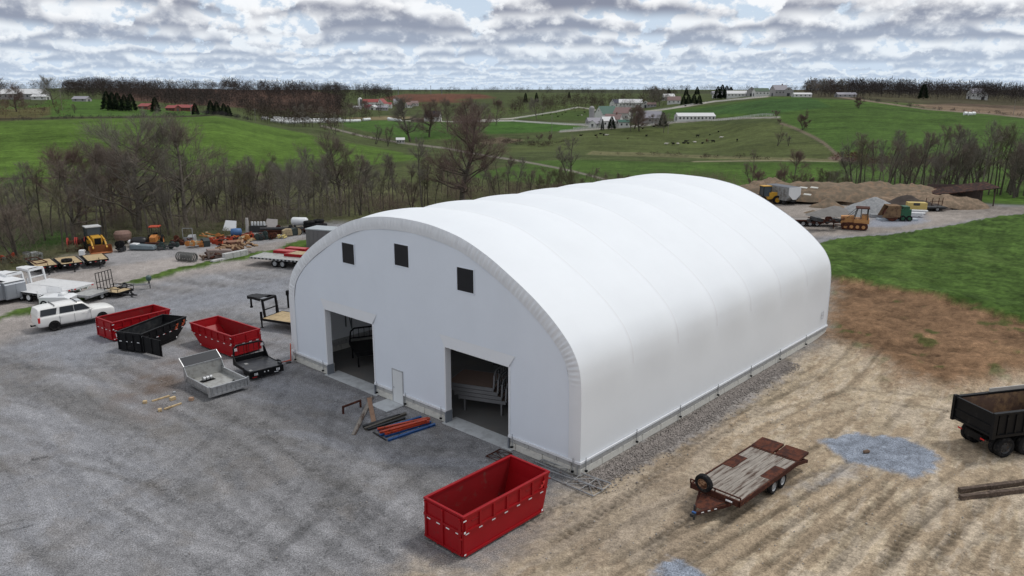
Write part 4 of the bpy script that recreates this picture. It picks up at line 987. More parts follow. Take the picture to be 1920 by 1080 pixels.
# timbers lying at the right edge
for i, (a, b, lb) in enumerate((((1799, 920), (1925, 904), 'dark rough timber lying farther from the camera by the right edge'), ((1800, 933), (1925, 918), 'dark rough timber lying nearer the camera by the right edge'))):
    A_, B_ = G(*a, .1), G(*b, .1); Lg = (B_-A_).length*1.15; rq = random.Random(i); m = MB(); n = 8
    for k in range(n):
        x0 = Lg*k/n; m.box((x0+Lg/n/2, rq.uniform(-.012, .012), .115+rq.uniform(-.01, .01)), (Lg/n+.004, .22+rq.uniform(-.02, .02), .2+rq.uniform(-.02, .02)), rx=rq.uniform(-.06, .06))
    o = m.build('timber', mat('dark_timber', (.10, .075, .06), .85, 0, .4, 5, wear=(.25, .19, .15), ws=6, wt=.6, bump=.5), None, (A_.x, A_.y, 0), aim(A_, B_)); tag(o, lb, 'timber')
# ---------------------------------------------------------------- loose things in front of the building
def stick(name, lab, cat, a, b, w, h, m_, z=0, grp=None, ext=0):
    A_, B_ = G(*a, z+h/2), G(*b, z+h/2); Lg = (B_-A_).length
    o = MB().bx(0, Lg, -w/2, w/2, 0, h).build(name, m_, None, (A_.x, A_.y, z), aim(A_, B_)); tag(o, lab, cat, grp)
    return o
stick('board', 'long grey plank lying crosswise in front of the walk door slab', 'plank', (663, 815), (697, 744), .24, .05, oldw, .01)
stick('board', 'short brown plank beside the long grey plank', 'plank', (692, 746), (701, 792), .26, .05, mat('brown_board', (.30, .19, .13), .8, 0, .25, 4), .012)
stick('wood_stick', 'upper thin pine stick on the gravel left of the dump bed', 'stick', (285, 752), (318, 742), .1, .08, wood)
stick('wood_stick', 'lower thin pine stick on the gravel left of the dump bed', 'stick', (308, 767), (340, 756), .1, .08, wood)
for i, (q, s_, c, lb) in enumerate((((272, 756), (.22, .2, .16), wood, 'small pine block at the left end of the wood pieces'), ((300, 771), (.2, .22, .16), wood, 'small pine block nearest the camera'),
    ((324, 750), (.34, .2, .2), wood, 'larger pine block between the two sticks'), ((359, 751), (.24, .24, .2), mat('brown_block', (.36, .24, .17), .8), 'brown wood block under the corner of the dump bed'), ((327, 737), (.2, .16, .1), greyp, 'small grey block behind the pine sticks'))):
    g_ = G(*q); tag(MB().box((0, 0, s_[2]/2), s_).build('wood_block', c, None, g_, .4*i+.2, bevel=.008), lb, 'block')
g_ = G(1624, 850); tag(MB().lathe([(0, -.22), (.09, -.15), (.1, .1), (.05, .2), (0, .22)], (0, 0, .1), 'X', 6).build('stone', mat('brown_stone', (.16, .11, .08), .9), None, g_, .3), 'brown stone lying on the blue grey gravel patch', 'stone')
# brown pipe bracket
t = thing('pipe_bracket', 'low rusty brown pipe bracket standing on the gravel left of the planks', 'pipe', G(643, 776), aim(G(643, 776), G(677, 763)))
Lb_ = (G(677, 763)-G(643, 776)).length
MB().tube((0, 0, .42), (Lb_, 0, .42), .07, n=8).build('cross_pipe', rust2, t)
for x in (.03, Lb_-.03): MB().tube((x, 0, 0), (x, 0, .44), .065, n=8).build('leg', rust2, t)
# stacked steel sections (dark, orange, blue)
def beam(a, b, w, m_, z, lab, jit=0):
    A_, B_ = G(*a, z), G(*b, z); Lg = (B_-A_).length; m = MB()
    m.bx(0, Lg, -w/2, w/2, 0, .012).bx(0, Lg, -w/2, w/2, w*.55, w*.55+.012).bx(0, Lg, -.008, .008, .012, w*.55)
    o = m.build('steel_beam', m_, None, (A_.x, A_.y, z), aim(A_, B_)); tag(o, lab, 'beam', None); return o
beam((681, 802), (750, 780), .2, dkm, .01, 'dark steel section farthest left of the beam pile'); beam((684, 806), (762, 777), .2, mat('olive_steel', (.10, .09, .075), .7), .01, 'olive grey steel section next to the dark one')
beam((690, 807), (760, 785), .16, dkm, .01, 'dark steel section right of the olive one'); beam((708, 808), (790, 783), .16, blue, .01, 'short blue steel section at the back of the pile')
for i, (a, b, z) in enumerate((((708, 806), (803, 785), .14), ((712, 812), (806, 786), .14), ((718, 811), (800, 789), .24), ((722, 815), (805, 791), .14))):
    beam(a, b, .15, orr, z, ['orange steel section at the back of the orange layer', 'orange steel section second from the back', 'orange steel section lying on top of the pile', 'orange steel section at the front of the layer'][i])
for i, (a, b) in enumerate((((712, 818), (800, 793)), ((722, 820), (808, 793)), ((728, 827), (816, 797)))):
    beam(a, b, .17, blue, .01, ['blue steel section under the orange ones, at the back', 'blue steel section in the middle of the blue layer', 'blue steel section nearest the camera'][i])
beam((700, 811), (724, 826), .08, dkm, .01, 'short dark bar sticking out below the beam pile')
# red hand cart / wheel by the left corner
t = thing('hand_truck', 'red two wheeled cart leaning at the left corner of the building', 'cart', G(546, 681), R(200))
MB().bar((0, -.05, .15), (-.05, -.05, 1.35), .05).bar((0, -.3, .15), (-.05, -.3, 1.35), .05).bar((-.05, -.05, 1.3), (-.05, -.3, 1.3), .05).bar((0, -.05, .5), (0, -.3, .5), .04).build('frame', orr, t); MB().bx(.0, .35, -.38, .02, .05, .08).build('toe_plate', black, t)
wheel(t, (.9, .35, .24), .26, .16, orr)
MB().bar((.0, -.1, .2), (1.35, .45, .2), .05).bar((.0, -.2, .2), (.9, .35, .2), .04).build('tow_bar', orr, t)
# steel truss sections
def lattice(lab, a, b, w, z, m_, hgt=.0):
    A_, B_ = G(*a, z), G(*b, z); Lg = (B_-A_).length; t = thing('truss_section', lab, 'truss', A_, aim(A_, B_))
    for y in (0, w): MB().tube((0, y, .05), (Lg, y, .05), .035, n=6).build('chord', m_, t)
    n = max(3, int(Lg/.75))
    for k in range(n+1): MB().tube((Lg*k/n, 0, .05), (Lg*k/n, w, .05), .02, n=5).build('strut', m_, t)
    for k in range(n): MB().tube((Lg*k/n, 0 if k % 2 else w, .05), (Lg*(k+1)/n, w if k % 2 else 0, .05), .018, n=5).build('brace', m_, t)
galv = mat('galvanised_truss', (.30, .31, .32), .5, .5, .25, 3, wear=(.18, .11, .08), ws=5, wt=.6)
lattice('grey steel truss section lying beside the block corner, top of the stack', (1000, 873), (1130, 920), .75, .14, galv); lattice('grey steel truss section under the top one by the block corner', (985, 876), (1112, 932), .75, .02, galv)
lattice('short rusty truss piece behind the near red dumpster', (933, 866), (960, 852), .8, .02, rust2)
MB
# red tracked machine parts seen in the first bay: bodies and stands inside the building
def inb(x, s, z=0): return C0+V*x+U*s+Vector((0, 0, z))
alin = mat('shaded_aluminium', (.22, .22, .225), .5, .4, .15, 2)  # darker copy of the aluminium, indoor shade put into its colour
def bed_in(lab, x, s, z, rz, L, Wd, m_, dm, rack=True, legs=True, rackh=1.0):
    t = thing('truck_flatbed', lab, 'truck bed', inb(x, s, 0), math.atan2(V.y, V.x)+rz)
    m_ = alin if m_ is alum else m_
    MB().bx(0, L, -Wd/2, Wd/2, z, z+.06).build('deck', dm, t)
    MB().bx(0, L, -Wd/2-.05, -Wd/2, z-.14, z+.07).bx(0, L, Wd/2, Wd/2+.05, z-.14, z+.07).bx(-.06, 0, -Wd/2-.05, Wd/2+.05, z-.2, z+.07).bx(.1, L, -.5, -.4, z-.2, z).bx(.1, L, .4, .5, z-.2, z).build('frame', m_, t)
    if rack:
        m = MB(); m.bar((L, -Wd/2, z), (L, -Wd/2+.1, z+rackh-.2), .09).bar((L, Wd/2, z), (L, Wd/2-.1, z+rackh-.2), .09).bar((L, -Wd/2+.1, z+rackh-.2), (L, -Wd/2+.35, z+rackh), .09).bar((L, Wd/2-.1, z+rackh-.2), (L, Wd/2-.35, z+rackh), .09).bar((L, -Wd/2+.35, z+rackh), (L, Wd/2-.35, z+rackh), .09).bar((L, -Wd/2, z+.3), (L, Wd/2, z+.3), .08)
        r = m.build('headache_rack', m_, t)
        for k in range(5): MB().bar((L, -Wd/2+.4+k*.38, z+.3), (L, -Wd/2+.4+k*.38, z+rackh), .03).build('rack_bar', m_, r)
    if legs:
        for q in ((.3, -Wd/2+.1), (.3, Wd/2-.1), (L-.3, -Wd/2+.1), (L-.3, Wd/2-.1)): MB().bar((q[0], q[1], 0), (q[0], q[1], z-.1), .1).build('leg', m_, t)
    return t
bed_in('black flatbed body on legs inside the left doorway, front one', 3.0, 19.9, 1.1, R(65), 2.6, 2.2, black, black)
bed_in('black flatbed body on legs deeper inside the left doorway', 5.8, 20.4, 1.3, R(70), 2.8, 2.2, black, blk_in)
bed_in('black flatbed body deep in the dark behind the left doorway', 8.6, 18.4, 1.2, R(60), 2.6, 2.2, black, blk_in)
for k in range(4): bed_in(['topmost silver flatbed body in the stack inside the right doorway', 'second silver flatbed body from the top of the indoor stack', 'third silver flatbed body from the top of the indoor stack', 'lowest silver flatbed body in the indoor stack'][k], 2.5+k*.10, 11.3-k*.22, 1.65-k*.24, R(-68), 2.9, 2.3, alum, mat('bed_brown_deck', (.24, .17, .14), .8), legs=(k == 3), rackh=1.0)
bed_in('dark flatbed body with round fenders deep inside the right doorway', 6.3, 11.4, 1.9, R(-60), 2.6, 2.2, dkm, dkm)
t = thing('saw_horse', 'low steel stand on the floor inside the right doorway', 'stand', inb(3.2, 6.6), 0)
MB().bar((0, 0, .7), (0, 1.4, .7), .08).build('cross_bar', dkm, t)
for y in (0, 1.4): MB().bar((-.25, y, 0), (0, y, .7), .06).bar((.25, y, 0), (0, y, .7), .06).build('leg', dkm, t)
# ---------------------------------------------------------------- white car
def car():
    A_, B_ = G(81, 606), G(222, 596); t = thing('parked_car', 'white full size sport utility vehicle with dark windows and roof racks', 'car', G(149, 612), aim(G(112, 621), G(200, 604)))
    # stations: x, zbot, zbelt, half width; local origin is the middle of the near side; car spans y 0..2.05
    Lc = 5.65; hw = 1.02; paint = mat('car_white', (.76, .755, .73), .25, 0, .02, 1, spec=.6)
    xs = [-2.82, -2.78, -2.6, -2.0, -1.2, 0, .8, 1.15, 1.6, 2.2, 2.6, 2.78, 2.84]
    zb = [.52, .40, .36, .36, .34, .32, .32, .33, .34, .36, .40, .50, .62]
    zt = [1.05, 1.18, 1.24, 1.26, 1.26, 1.25, 1.24, 1.23, 1.22, 1.19, 1.14, 1.06, .94]
    wd = [.90, .97, 1.0, 1.02, 1.02, 1.02, 1.02, 1.02, 1.01, 1.0, .96, .90, .82]
    ring = [(0, 0, 0), (.86, 0, 0), (.98, .12, 0), (1.0, .5, 0), (.985, .86, 0), (.93, .97, 0), (.80, 1.0, .01), (.4, 1.0, .035), (0, 1.0, .045)]
    m = MB(); rows = []
    for x, a, b, w in zip(xs, zb, zt, wd):
        half = [(w*q[0], a+(b-a)*q[1]+q[2]) for q in ring]; full = half+[(-p[0], p[1]) for p in half[-2:0:-1]]
        rows.append([(x, p[0]+hw, p[1]) for p in full])
    n = len(rows[0]); vs = [p for r in rows for p in r]
    fs = [(i*n+j, i*n+(j+1) % n, (i+1)*n+(j+1) % n, (i+1)*n+j) for i in range(len(rows)-1) for j in range(n)]+[tuple(range(n)), tuple(range((len(rows)-1)*n, len(rows)*n))]
    m.add(vs, fs); body = m.build('body', paint, t, smooth=True); body.modifiers.new('sub', 'SUBSURF').levels = 1; body.modifiers['sub'].render_levels = 2
    gx = [-2.80, -2.68, -2.2, -1.2, 0, .55, 1.35]; gt = [1.34, 1.82, 1.90, 1.93, 1.93, 1.87, 1.24]; gw = [.86, .80, .78, .77, .77, .76, .84]
    m = MB(); rows = []
    for x, z, w in zip(gx, gt, gw):
        bw = .93; rows.append([(x if z > 1.4 else x, hw+bw, 1.12), (x, hw+w+.02, z-.10 if z > 1.4 else z-.03), (x, hw+w-.08, z), (x, hw, z+.03), (x, hw-w+.08, z), (x, hw-w-.02, z-.10 if z > 1.4 else z-.03), (x, hw-bw, 1.12)])
    n = 7; vs = [p for r in rows for p in r]; fs = [(i*n+j, i*n+j+1, (i+1)*n+j+1, (i+1)*n+j) for i in range(len(rows)-1) for j in range(n-1)]+[tuple(range(n)), tuple(range((len(rows)-1)*n, len(rows)*n))]
    m.add(vs, fs); m.build('cabin', paint, t, smooth=False, bevel=.04)
    def win(pts, nm='window', off=.03):
        for s in (-1, 1):
            mm = MB(); P_ = []
            for x, z in pts:
                y = .93-(z-1.12)*.155/.72+off
                P_.append((x, hw+s*(y), z))
            mm.add(P_, [tuple(range(len(P_)))]); mm.build(nm, glass, t)
    win([(-2.60, 1.30), (-1.50, 1.30), (-1.36, 1.78), (-2.50, 1.78)]); win([(-1.24, 1.30), (-.20, 1.30), (-.20, 1.79), (-1.16, 1.79)]); win([(-.16, 1.30), (.98, 1.30), (.60, 1.70), (.42, 1.79), (-.16, 1.79)])
    MB().add([(1.28, hw-.72, 1.27), (1.28, hw+.72, 1.27), (.70, hw+.64, 1.80), (.70, hw-.64, 1.80)], [(0, 1, 2, 3)]).build('windscreen', glass, t)
    MB().add([(-2.775, hw-.72, 1.3), (-2.775, hw+.72, 1.3), (-2.69, hw+.68, 1.74), (-2.69, hw-.68, 1.74)], [(0, 1, 2, 3)]).build('rear_window', glass, t)
    for s in (-1, 1):
        MB().box((-2.72, hw+s*.93, 1.0), (.16, .1, .42)).build('tail_light', reflr, t, bevel=.02)
        MB().box((2.74, hw+s*.66, .86), (.2, .36, .18)).build('headlight', mat('lamp_glass', (.45, .47, .5), .2), t, bevel=.03)
        MB().box((.95, hw+s*1.08, 1.26), (.16, .2, .14)).build('mirror', paint, t, bevel=.03)
        MB().bx(-1.25, 1.35, hw+s*.98-.07, hw+s*.98+.07, .36, .41).build('running_board', dkm, t)
        for x in (-1.15, .45): MB().box((x, hw+s*1.03, 1.06), (.18, .03, .03)).build('door_handle', paint, t)
        for x in (-1.72, 1.78):
            MB().lathe([(.43, hw+s*.98-.03), (.43, hw+s*1.03-.0), (.0, hw+s*1.03), ], (x, 0, .43), 'Y', 20).build('wheel_arch', black, t)
            wheel(t, (x, hw+s*.93, .40), .40, .27, mat('alloy', (.10, .10, .105), .35, .5))
    for x in (-1.5, .1): MB().bar((x, hw-.74, 2.0), (x, hw+.74, 2.0), .05, .04).bar((x, hw-.72, 1.9), (x, hw-.72, 2.01), .05).bar((x, hw+.72, 1.9), (x, hw+.72, 2.01), .05).build('roof_bar', dkm, t)
    MB().box((.25, hw, 1.955), (.55, .8, .03)).build('sunroof', mat('sunroof', (.5, .52, .54), .3), t)
    MB().box((2.86, hw, .82), (.06, .85, .26)).build('grille', dkm, t); MB().box((-2.95, hw, .45), (.35, .08, .1)).tube((-3.1, hw, .45), (-3.1, hw, .55), .05).build('tow_hitch', black, t)
    for s in (-1, 1): MB().bx(-1.3, -1.27, hw+s*1.022-.004, hw+s*1.022+.004, .5, 1.15).bx(-.24, -.22, hw+s*1.022-.004, hw+s*1.022+.004, .5, 1.15).bx(.95, .97, hw+s*1.018-.004, hw+s*1.018+.004, .5, 1.15).build('door_seam', mat('seam', (.2, .2, .2), .8), t)
    return t
car()
# ---------------------------------------------------------------- trailers
def trailer(lab, A, ang, L, Wd, z, deck_m, fr_m, planks=0, goose=None, axles=2, ax=.6, r=.38, lights=True, tongue=0, name='flatbed_trailer', jack=True, rail=0, grp=None, beaver=0, edge_slots=0):
    """origin on the ground below the middle of the front edge; +x runs to the rear"""
    t = thing(name, lab, 'trailer', (A[0], A[1], 0), ang, grp); w = Wd/2
    if planks:
        pw = (Wd-.12)/planks
        for k in range(planks): MB().bx(.06, L-.06, -w+.06+pw*k+.008, -w+.06+pw*(k+1)-.008, z-.05, z).build('plank', deck_m, t)
    else: MB().bx(.03, L-.03, -w+.04, w-.04, z-.04, z).build('deck', deck_m, t)
    f_ = MB().bx(0, L, -w, -w+.06, z-.16, z+.02).bx(0, L, w-.06, w, z-.16, z+.02).bx(0, .08, -w, w, z-.18, z+.015).bx(L-.08, L, -w, w, z-.18, z+.015).bx(.1, L, -.45, -.33, z-.36, z-.1).bx(.1, L, .33, .45, z-.36, z-.1)
    f_.build('frame', fr_m, t)
    for k in range(edge_slots):
        x = .3+(L-.6)*k/(edge_slots-1)
        for s in (-1, 1): MB().box((x, s*(w+.006), z-.08), (.24, .012, .13)).build('stake_pocket', black, t)
    for k in range(axles):
        for s in (-1, 1): wheel(t, (L*ax+k*(2*r+.12), s*(w-.2), r), r, .22, white if fr_m is white else greyp)
        MB().tube((L*ax+k*(2*r+.12), -w+.3, r), (L*ax+k*(2*r+.12), w-.3, r), .06, n=6).build('axle', dkm, t)
    if goose:
        h, ln, gm = goose; g = MB()
        for s in (-1, 1):
            g.bar((.02, s*w*.62, z-.1), (-.15, s*w*.62, z+h), .13, .16).bar((-.15, s*w*.62, z+h), (-ln+.3, s*.28, z+h-.02), .13, .2)
        g.bar((-.12, -w*.62, z+h), (-.12, w*.62, z+h), .14, .18).bar((-ln*.45, -w*.5, z+h), (-ln*.45, w*.5, z+h), .1, .14)
        g.bar((-.05, -w*.62, z+h*.42), (-.05, w*.62, z+h*.42), .08)
        g = g.build('gooseneck', gm, t)
        MB().box((-ln*.55, 0, z+h+.09), (ln*.6, w*.85, .02)).build('neck_plate', gm, g)
        MB().box((-ln+.25, 0, z+h-.05), (.3, .62, .26)).tube((-ln+.2, 0, z+h-.1), (-ln+.2, 0, z+h-.85), .08).tube((-ln+.2, 0, z+h-.85), (-ln+.2, 0, z+h-.98), .12).build('coupler', gm, g)
        for s in (-1, 1): MB().tube((-.22, s*w*.75, z+.35), (-.22, s*w*.75, .0), .06).box((-.22, s*w*.75, .02), (.2, .2, .04)).box((-.22, s*w*.75, z+.1), (.14, .14, .7)).build('landing_leg', gm, t)
    if tongue:
        g = MB().bar((.05, -w*.6, z-.25), (-tongue, 0, z-.3), .08, .1).bar((.05, w*.6, z-.25), (-tongue, 0, z-.3), .08, .1).box((-tongue-.1, 0, z-.28), (.28, .12, .1)).build('tongue', fr_m, t)
        MB().tube((-tongue+.35, .0, .05), (-tongue+.35, .0, z+.35), .04).box((-tongue+.35, 0, .03), (.16, .16, .04)).build('jack', fr_m, g)
    if rail:
        g = MB()
        for s in (-1, 1):
            g.bar((0, s*w, z+rail), (L, s*w, z+rail), .05)
            for k in range(4): g.bar((L*k/3, s*w, z), (L*k/3, s*w, z+rail), .04)
        g.bar((0, -w, z+rail), (0, w, z+rail), .05); g.build('side_rail', fr_m, t)
    if lights:
        for s in (-1, 1): MB().box((L+.01, s*(w-.25), z-.1), (.02, .22, .09)).build('tail_light', reflr, t)
    return t
def tpx(lab, pf, pr, z, *a, dl=0, **k):
    A_, B_ = G(*pf, z), G(*pr, z); return trailer(lab, (A_.x, A_.y, 0), aim(A_, B_), (B_-A_).length+dl, *a, **k)
# black gooseneck half hidden behind the left wall of the building
A_ = G(519, 592, .0)
B_ = G(545, 601, .85)
gz = .85; f0, f1 = G(492, 587, gz), G(526, 583, gz)
tr = trailer('black gooseneck trailer with new plank deck parked behind the left wall', G(509, 590, gz), R(-24), 6.2, 2.45, gz, woodd, black, planks=10, goose=(1.35, 2.2, black), axles=2, ax=.65)
for s in (-1, 1): MB().box((-.23, s*.76, gz+1.36), (.02, .2, .04)).box((-.23, s*.86, gz+1.28), (.02, .04, .2)).build('reflector', refl, tr)
t = thing('gooseneck_coupler', 'black trailer coupler post showing left of the building edge', 'trailer hitch', G(541, 577), 0)
MB().tube((0, 0, .0), (0, 0, 1.15), .09).build('post', black, t); MB().box((.15, 0, 1.35), (.5, .4, .4)).build('head', black, t); MB().box((-.06, -.12, 1.4), (.03, .1, .12)).build('reflector', refl, t)
# the two long white gooseneck trailers at left
tpx('long white gooseneck flatbed trailer farther from the camera', (72, 527), (157, 536), .9, 2.4, .9, wdeck, white, goose=(1.15, 2.3, white), axles=2, ax=.50, r=.40, edge_slots=20)
tpx('long white gooseneck flatbed trailer nearer the camera', (32, 537.5), (112, 547.5), .9, 2.4, .9, wdeck, white, goose=(1.15, 2.3, white), axles=2, ax=.34, r=.40, edge_slots=20)
tpx('low flat aluminium trailer tilted behind the white car', (151, 554), (190, 542), .68, 2.0, .68, alumd, alum, axles=1, ax=.62, r=.33)
ut = tpx('black utility trailer with plank floor and tall mesh ramp gate', (236, 546), (199, 542), .5, 1.8, .52, woodd, black, planks=7, axles=1, ax=.62, r=.34, tongue=1.0, rail=.35)
UL = max(v.co.x for v in [c for c in ut.children if c.name.startswith('frame')][0].data.vertices)
g = MB(); zt_ = 2.15
for k in range(6): g.bar((UL+.02, -.88+k*.352, .5), (UL+.12, -.88+k*.352, zt_), .05)
for z_ in (.52, 1.3, zt_): g.bar((UL+.03+(z_-.5)*.055, -.9, z_), (UL+.03+(z_-.5)*.055, .9, z_), .05)
g.build('ramp_gate', black, ut)
t = thing('boat_trailer', 'grey boat trailer frame with a small outboard motor on its end', 'trailer', G(283, 541), R(195))
MB().bar((0, -.05, .45), (3.6, -.7, .45), .08).bar((0, .05, .45), (3.6, .7, .45), .08).bar((1.6, -.35, .45), (1.6, .35, .45), .07).bar((2.9, -.6, .5), (2.9, .6, .5), .07).build('frame', alum, t)
wheel(t, (2.4, -.75, .28), .28, .2); wheel(t, (2.4, .75, .28), .28, .2); MB().tube((.05, 0, 0), (.05, 0, .5), .04).build('jack', dkm, t)
om = MB().lathe([(0, .75), (.2, .8), (.27, 1.0), (.24, 1.2), (.1, 1.3), (0, 1.3)], (.1, 0, 0), 'Z', 12).build('motor_cowl', mat('cowl', (.05, .09, .08), .3), t, smooth=True); MB().lathe([(0, 1.29), (.16, 1.26), (.2, 1.2)], (.1, 0, 0), 'Z', 10).build('cowl_top', white, om); MB().bar((.1, 0, .8), (.1, 0, .4), .12).build('leg', dkm, t)
# enclosed grey trailers cut by the left edge
for (q, lab, sc_) in (((34, 567), 'grey enclosed cargo trailer with a white roof, second from the left edge', 1), ((-2, 573), 'grey enclosed cargo trailer cut by the left edge', 1.)):
    p = G(*q); t = thing('cargo_trailer', lab, 'trailer', p, R(150)); Lx, wx, hx = 3.4, 1.8, 1.5
    MB().prism([(0, .4), (Lx, .4), (Lx, .4+hx), (.25, .4+hx), (0, .4+hx-.2)], -wx/2, wx/2).build('body', mat('cargo_grey', (.27, .29, .32), .4, .3, .06, 1.5), t, bevel=.03)
    MB().bx(.1, Lx+.02, -wx/2-.02, wx/2+.02, .4+hx, .4+hx+.04).build('roof', white, t)
    for x in (0,): MB().bx(-.02, 0, -wx/2+.1, -.02, .5, .4+hx-.25).bx(-.02, 0, .02, wx/2-.1, .5, .4+hx-.25).build('rear_door', mat('cargo_grey2', (.31, .33, .36), .4, .3, .06, 1.5), t)
    for k in range(5): MB().bx(.3+k*.75, .34+k*.75, wx/2, wx/2+.015, .45, .4+hx-.05).build('side_seam', alum, t)
    MB().bx(2.2, 2.9, wx/2, wx/2+.02, .5, 1.75).build('side_door', mat('cargo_grey2', (.31, .33, .36), .4), t); MB().box((1.2, wx/2+.03, 1.65), (.5, .05, .2)).build('vent', black, t)
    for s in (-1, 1): wheel(t, (1.7, s*(wx/2), .34), .34, .22, white); MB().prism([(1.25, .4), (2.15, .4), (2.0, .72), (1.4, .72)], s*wx/2, s*(wx/2+.14)).build('fender', alum, t)
    MB().bar((Lx, -.5, .42), (Lx+1.2, 0, .42), .08).bar((Lx, .5, .42), (Lx+1.2, 0, .42), .08).tube((Lx+1, 0, 0), (Lx+1, 0, .8), .04).build('tongue', black, t)
# white truck body with slatted rack behind the car
t = thing('service_body', 'white pickup body with slatted rack standing behind the white car', 'truck bed', G(84, 572), R(2)); t.scale = (.85, .85, .85)
MB().prism([(0, .35), (2.9, .35), (3.0, .9), (2.6, 1.05), (0, 1.05)], -.95, .95).build('body', white, t, bevel=.03)
for k in range(5): MB().bar((-.05, -.9, 1.15+k*.13), (-.05, .9, 1.15+k*.13), .03, .07).bar((0, .93, 1.15+k*.13), (1.6-k*.1, .93, 1.15+k*.13), .03, .07).build('slat', white, t)
MB().bar((-.05, -.9, .9), (-.05, -.9, 1.75), .05).bar((-.05, .9, .9), (-.05, .9, 1.75), .05).bar((1.4, .93, .9), (1.4, .93, 1.6), .05).build('rack_post', white, t)
MB().lathe([(0, -.5), (.28, -.5), (.3, 0), (.28, .5), (0, .5)], (2.0, 0, 1.1), 'Y', 12).build('tank', white, t, smooth=True); wheel(t, (.45, -.9, .36), .36, .22)
# three tilted plank deck trailers in front of the backhoe
for i, (qf, qr, lab) in enumerate((((88, 498), (73, 486), 'leftmost of the three black plank deck trailers, with loose frames on it'), ((136, 493), (120, 481), 'middle of the three black plank deck trailers, with a tyre on its deck'), ((184, 487), (172, 476.5), 'rightmost of the three black plank deck trailers, in front of the backhoe'))):
    t = tpx(lab, qf, qr, .85, 2.05, .82, woodd, black, planks=8, axles=2, ax=.5, tongue=.9, r=.36); A_, B_ = G(*qf, .85), G(*qr, .85); p = Vector((A_.x, A_.y, 0)); an = aim(A_, B_)
    for s in (-1, 1): MB().bx(1.2, 4.2, s*.95, s*1.18, .62, .74).build('fender', black, t)
    for k in range(4): MB().box((.0-.012, -.75+k*.5, .68), (.02, .16, .07)).build('reflector', refl if k % 2 else reflr, t)
    if i == 1:
        o = MB().lathe([(.25, -.12), (.5, -.14), (.55, 0), (.5, .14), (.25, .12), (.25, -.12)], (0, 0, .14), 'Z', 18).build('tyre', rub, None, p+Matrix.Rotation(an, 3, 'Z') @ Vector((1.2, .3, 0))+Vector((0, 0, .83))); tag(o, 'black tyre lying on the middle plank deck trailer', 'tyre')
    if i == 0:
        o = MB().bar((0, -.9, .05), (2.2, -.9, .35), .08).bar((0, .2, .05), (2.2, .2, .35), .08).bar((1.1, -.9, .2), (1.1, .2, .2), .08).bar((0, -.9, .05), (0, .2, .05), .08).bar((2.2, -.9, .35), (2.2, .2, .35), .08).build('loose_rack', rust2, None, p+Matrix.Rotation(an, 3, 'Z') @ Vector((1.5, .5, .83)), an+.3); tag(o, 'brown metal rack lying on the leftmost plank deck trailer', 'rack')
# white flatbed trailer beyond the building with red crates
p = G(466, 484, .0); tl = trailer('white flatbed trailer loaded with red panels beyond the left wall', G(474, 482, .95)+Vector((0, 1.3, 0)), R(-19.5), 11.5, 2.55, .95, alumd, alum, axles=2, ax=.27, r=.42, edge_slots=24)
for k, (a, b, c_, lab) in enumerate((((512, 472), (545, 468), 1.1, 'red panel stack at the left on the white flatbed trailer'), ((534, 467), (560, 464), 1.0, 'red panel stack at the back of the white flatbed trailer'), ((532, 478), (575, 488), 1.8, 'large red framed panel nearest on the white flatbed trailer'))):
    A_ = G(*a, 1.1); t = thing('red_panel', lab, 'panel', (A_.x, A_.y, .96), R(-19.5)); MB().bx(0, 2.6 if k < 2 else 3.6, 0, c_, 0, .28).build('frame', red, t); 
    MB().bx(.15 if k < 2 else .5, 2.45 if k < 2 else 3.5, .12, c_-.12, .28, .3).build('cover', mat('pink_cover', (.45, .10, .10), .6) if k < 2 else tanc, t)
# grey box body at the far side of the building
t = thing('storage_box', 'grey metal storage box showing above the left shoulder of the building', 'container', G(575, 466), R(-20))
MB().bx(0, 6, 0, 2.4, 0, 2.3).build('body', mat('box_grey', (.15, .145, .15), .6, 0, .1, 1), t); MB().bx(-.05, 6.05, -.05, 2.45, 2.3, 2.42).build('roof', mat('box_roof', (.42, .46, .48), .5, .2), t)
for k in range(9): MB().bx(.4+k*.6, .46+k*.6, -.03, 0, .1, 2.2).build('wall_rib', MATS['box_grey'], t)
# ---------------------------------------------------------------- machines
def cab(t, x0, x1, y0, y1, z0, z1, m_, roof_m=None):
    c = MB()
    for x in (x0, x1):
        for y in (y0, y1): c.bar((x, y, z0), (x, y, z1), .09)
    c = c.bar((x0, y0, z0+.02), (x1, y0, z0+.02), .08).bar((x0, y1, z0+.02), (x1, y1, z0+.02), .08).build('cab_frame', m_, t)
    MB().bx(x0-.12, x1+.12, y0-.1, y1+.1, z1, z1+.1).build('cab_roof', roof_m or m_, t)
    MB().bx(x0+.04, x1-.04, y0, y0+.012, z0+.05, z1-.03).bx(x0+.04, x1-.04, y1-.012, y1, z0+.05, z1-.03).bx(x0, x0+.012, y0+.04, y1-.04, z0+.05, z1-.03).bx(x1-.012, x1, y0+.04, y1-.04, z0+.05, z1-.03).build('cab_window', mat('cab_glass', (.05, .07, .085), .15, 0, .2, 1.5, spec=.7), t)
t = thing('backhoe_loader', 'yellow backhoe loader with an orange front bucket at the edge of the trees', 'backhoe', G(172, 474)+Vector((-.3, 1.5, 0)), R(-50)); t.scale = (1.0, 1.0, 1.0)
MB().prism([(-1.2, .8), (1.5, .8), (1.6, 1.0), (1.5, 1.75), (.2, 1.85), (-1.2, 1.3)], -.48, .48).build('hood', yel, t, bevel=.04); MB().box((1.62, 0, 1.3), (.04, .7, .7)).build('grille', black, t)
cab(t, -1.2, .2, -.75, .75, 1.3, 2.75, dkm, mat('cab_white', (.55, .56, .56), .5)); MB().bx(-1.3, .3, -.8, .8, .9, 1.32).build('cab_base', yel, t)
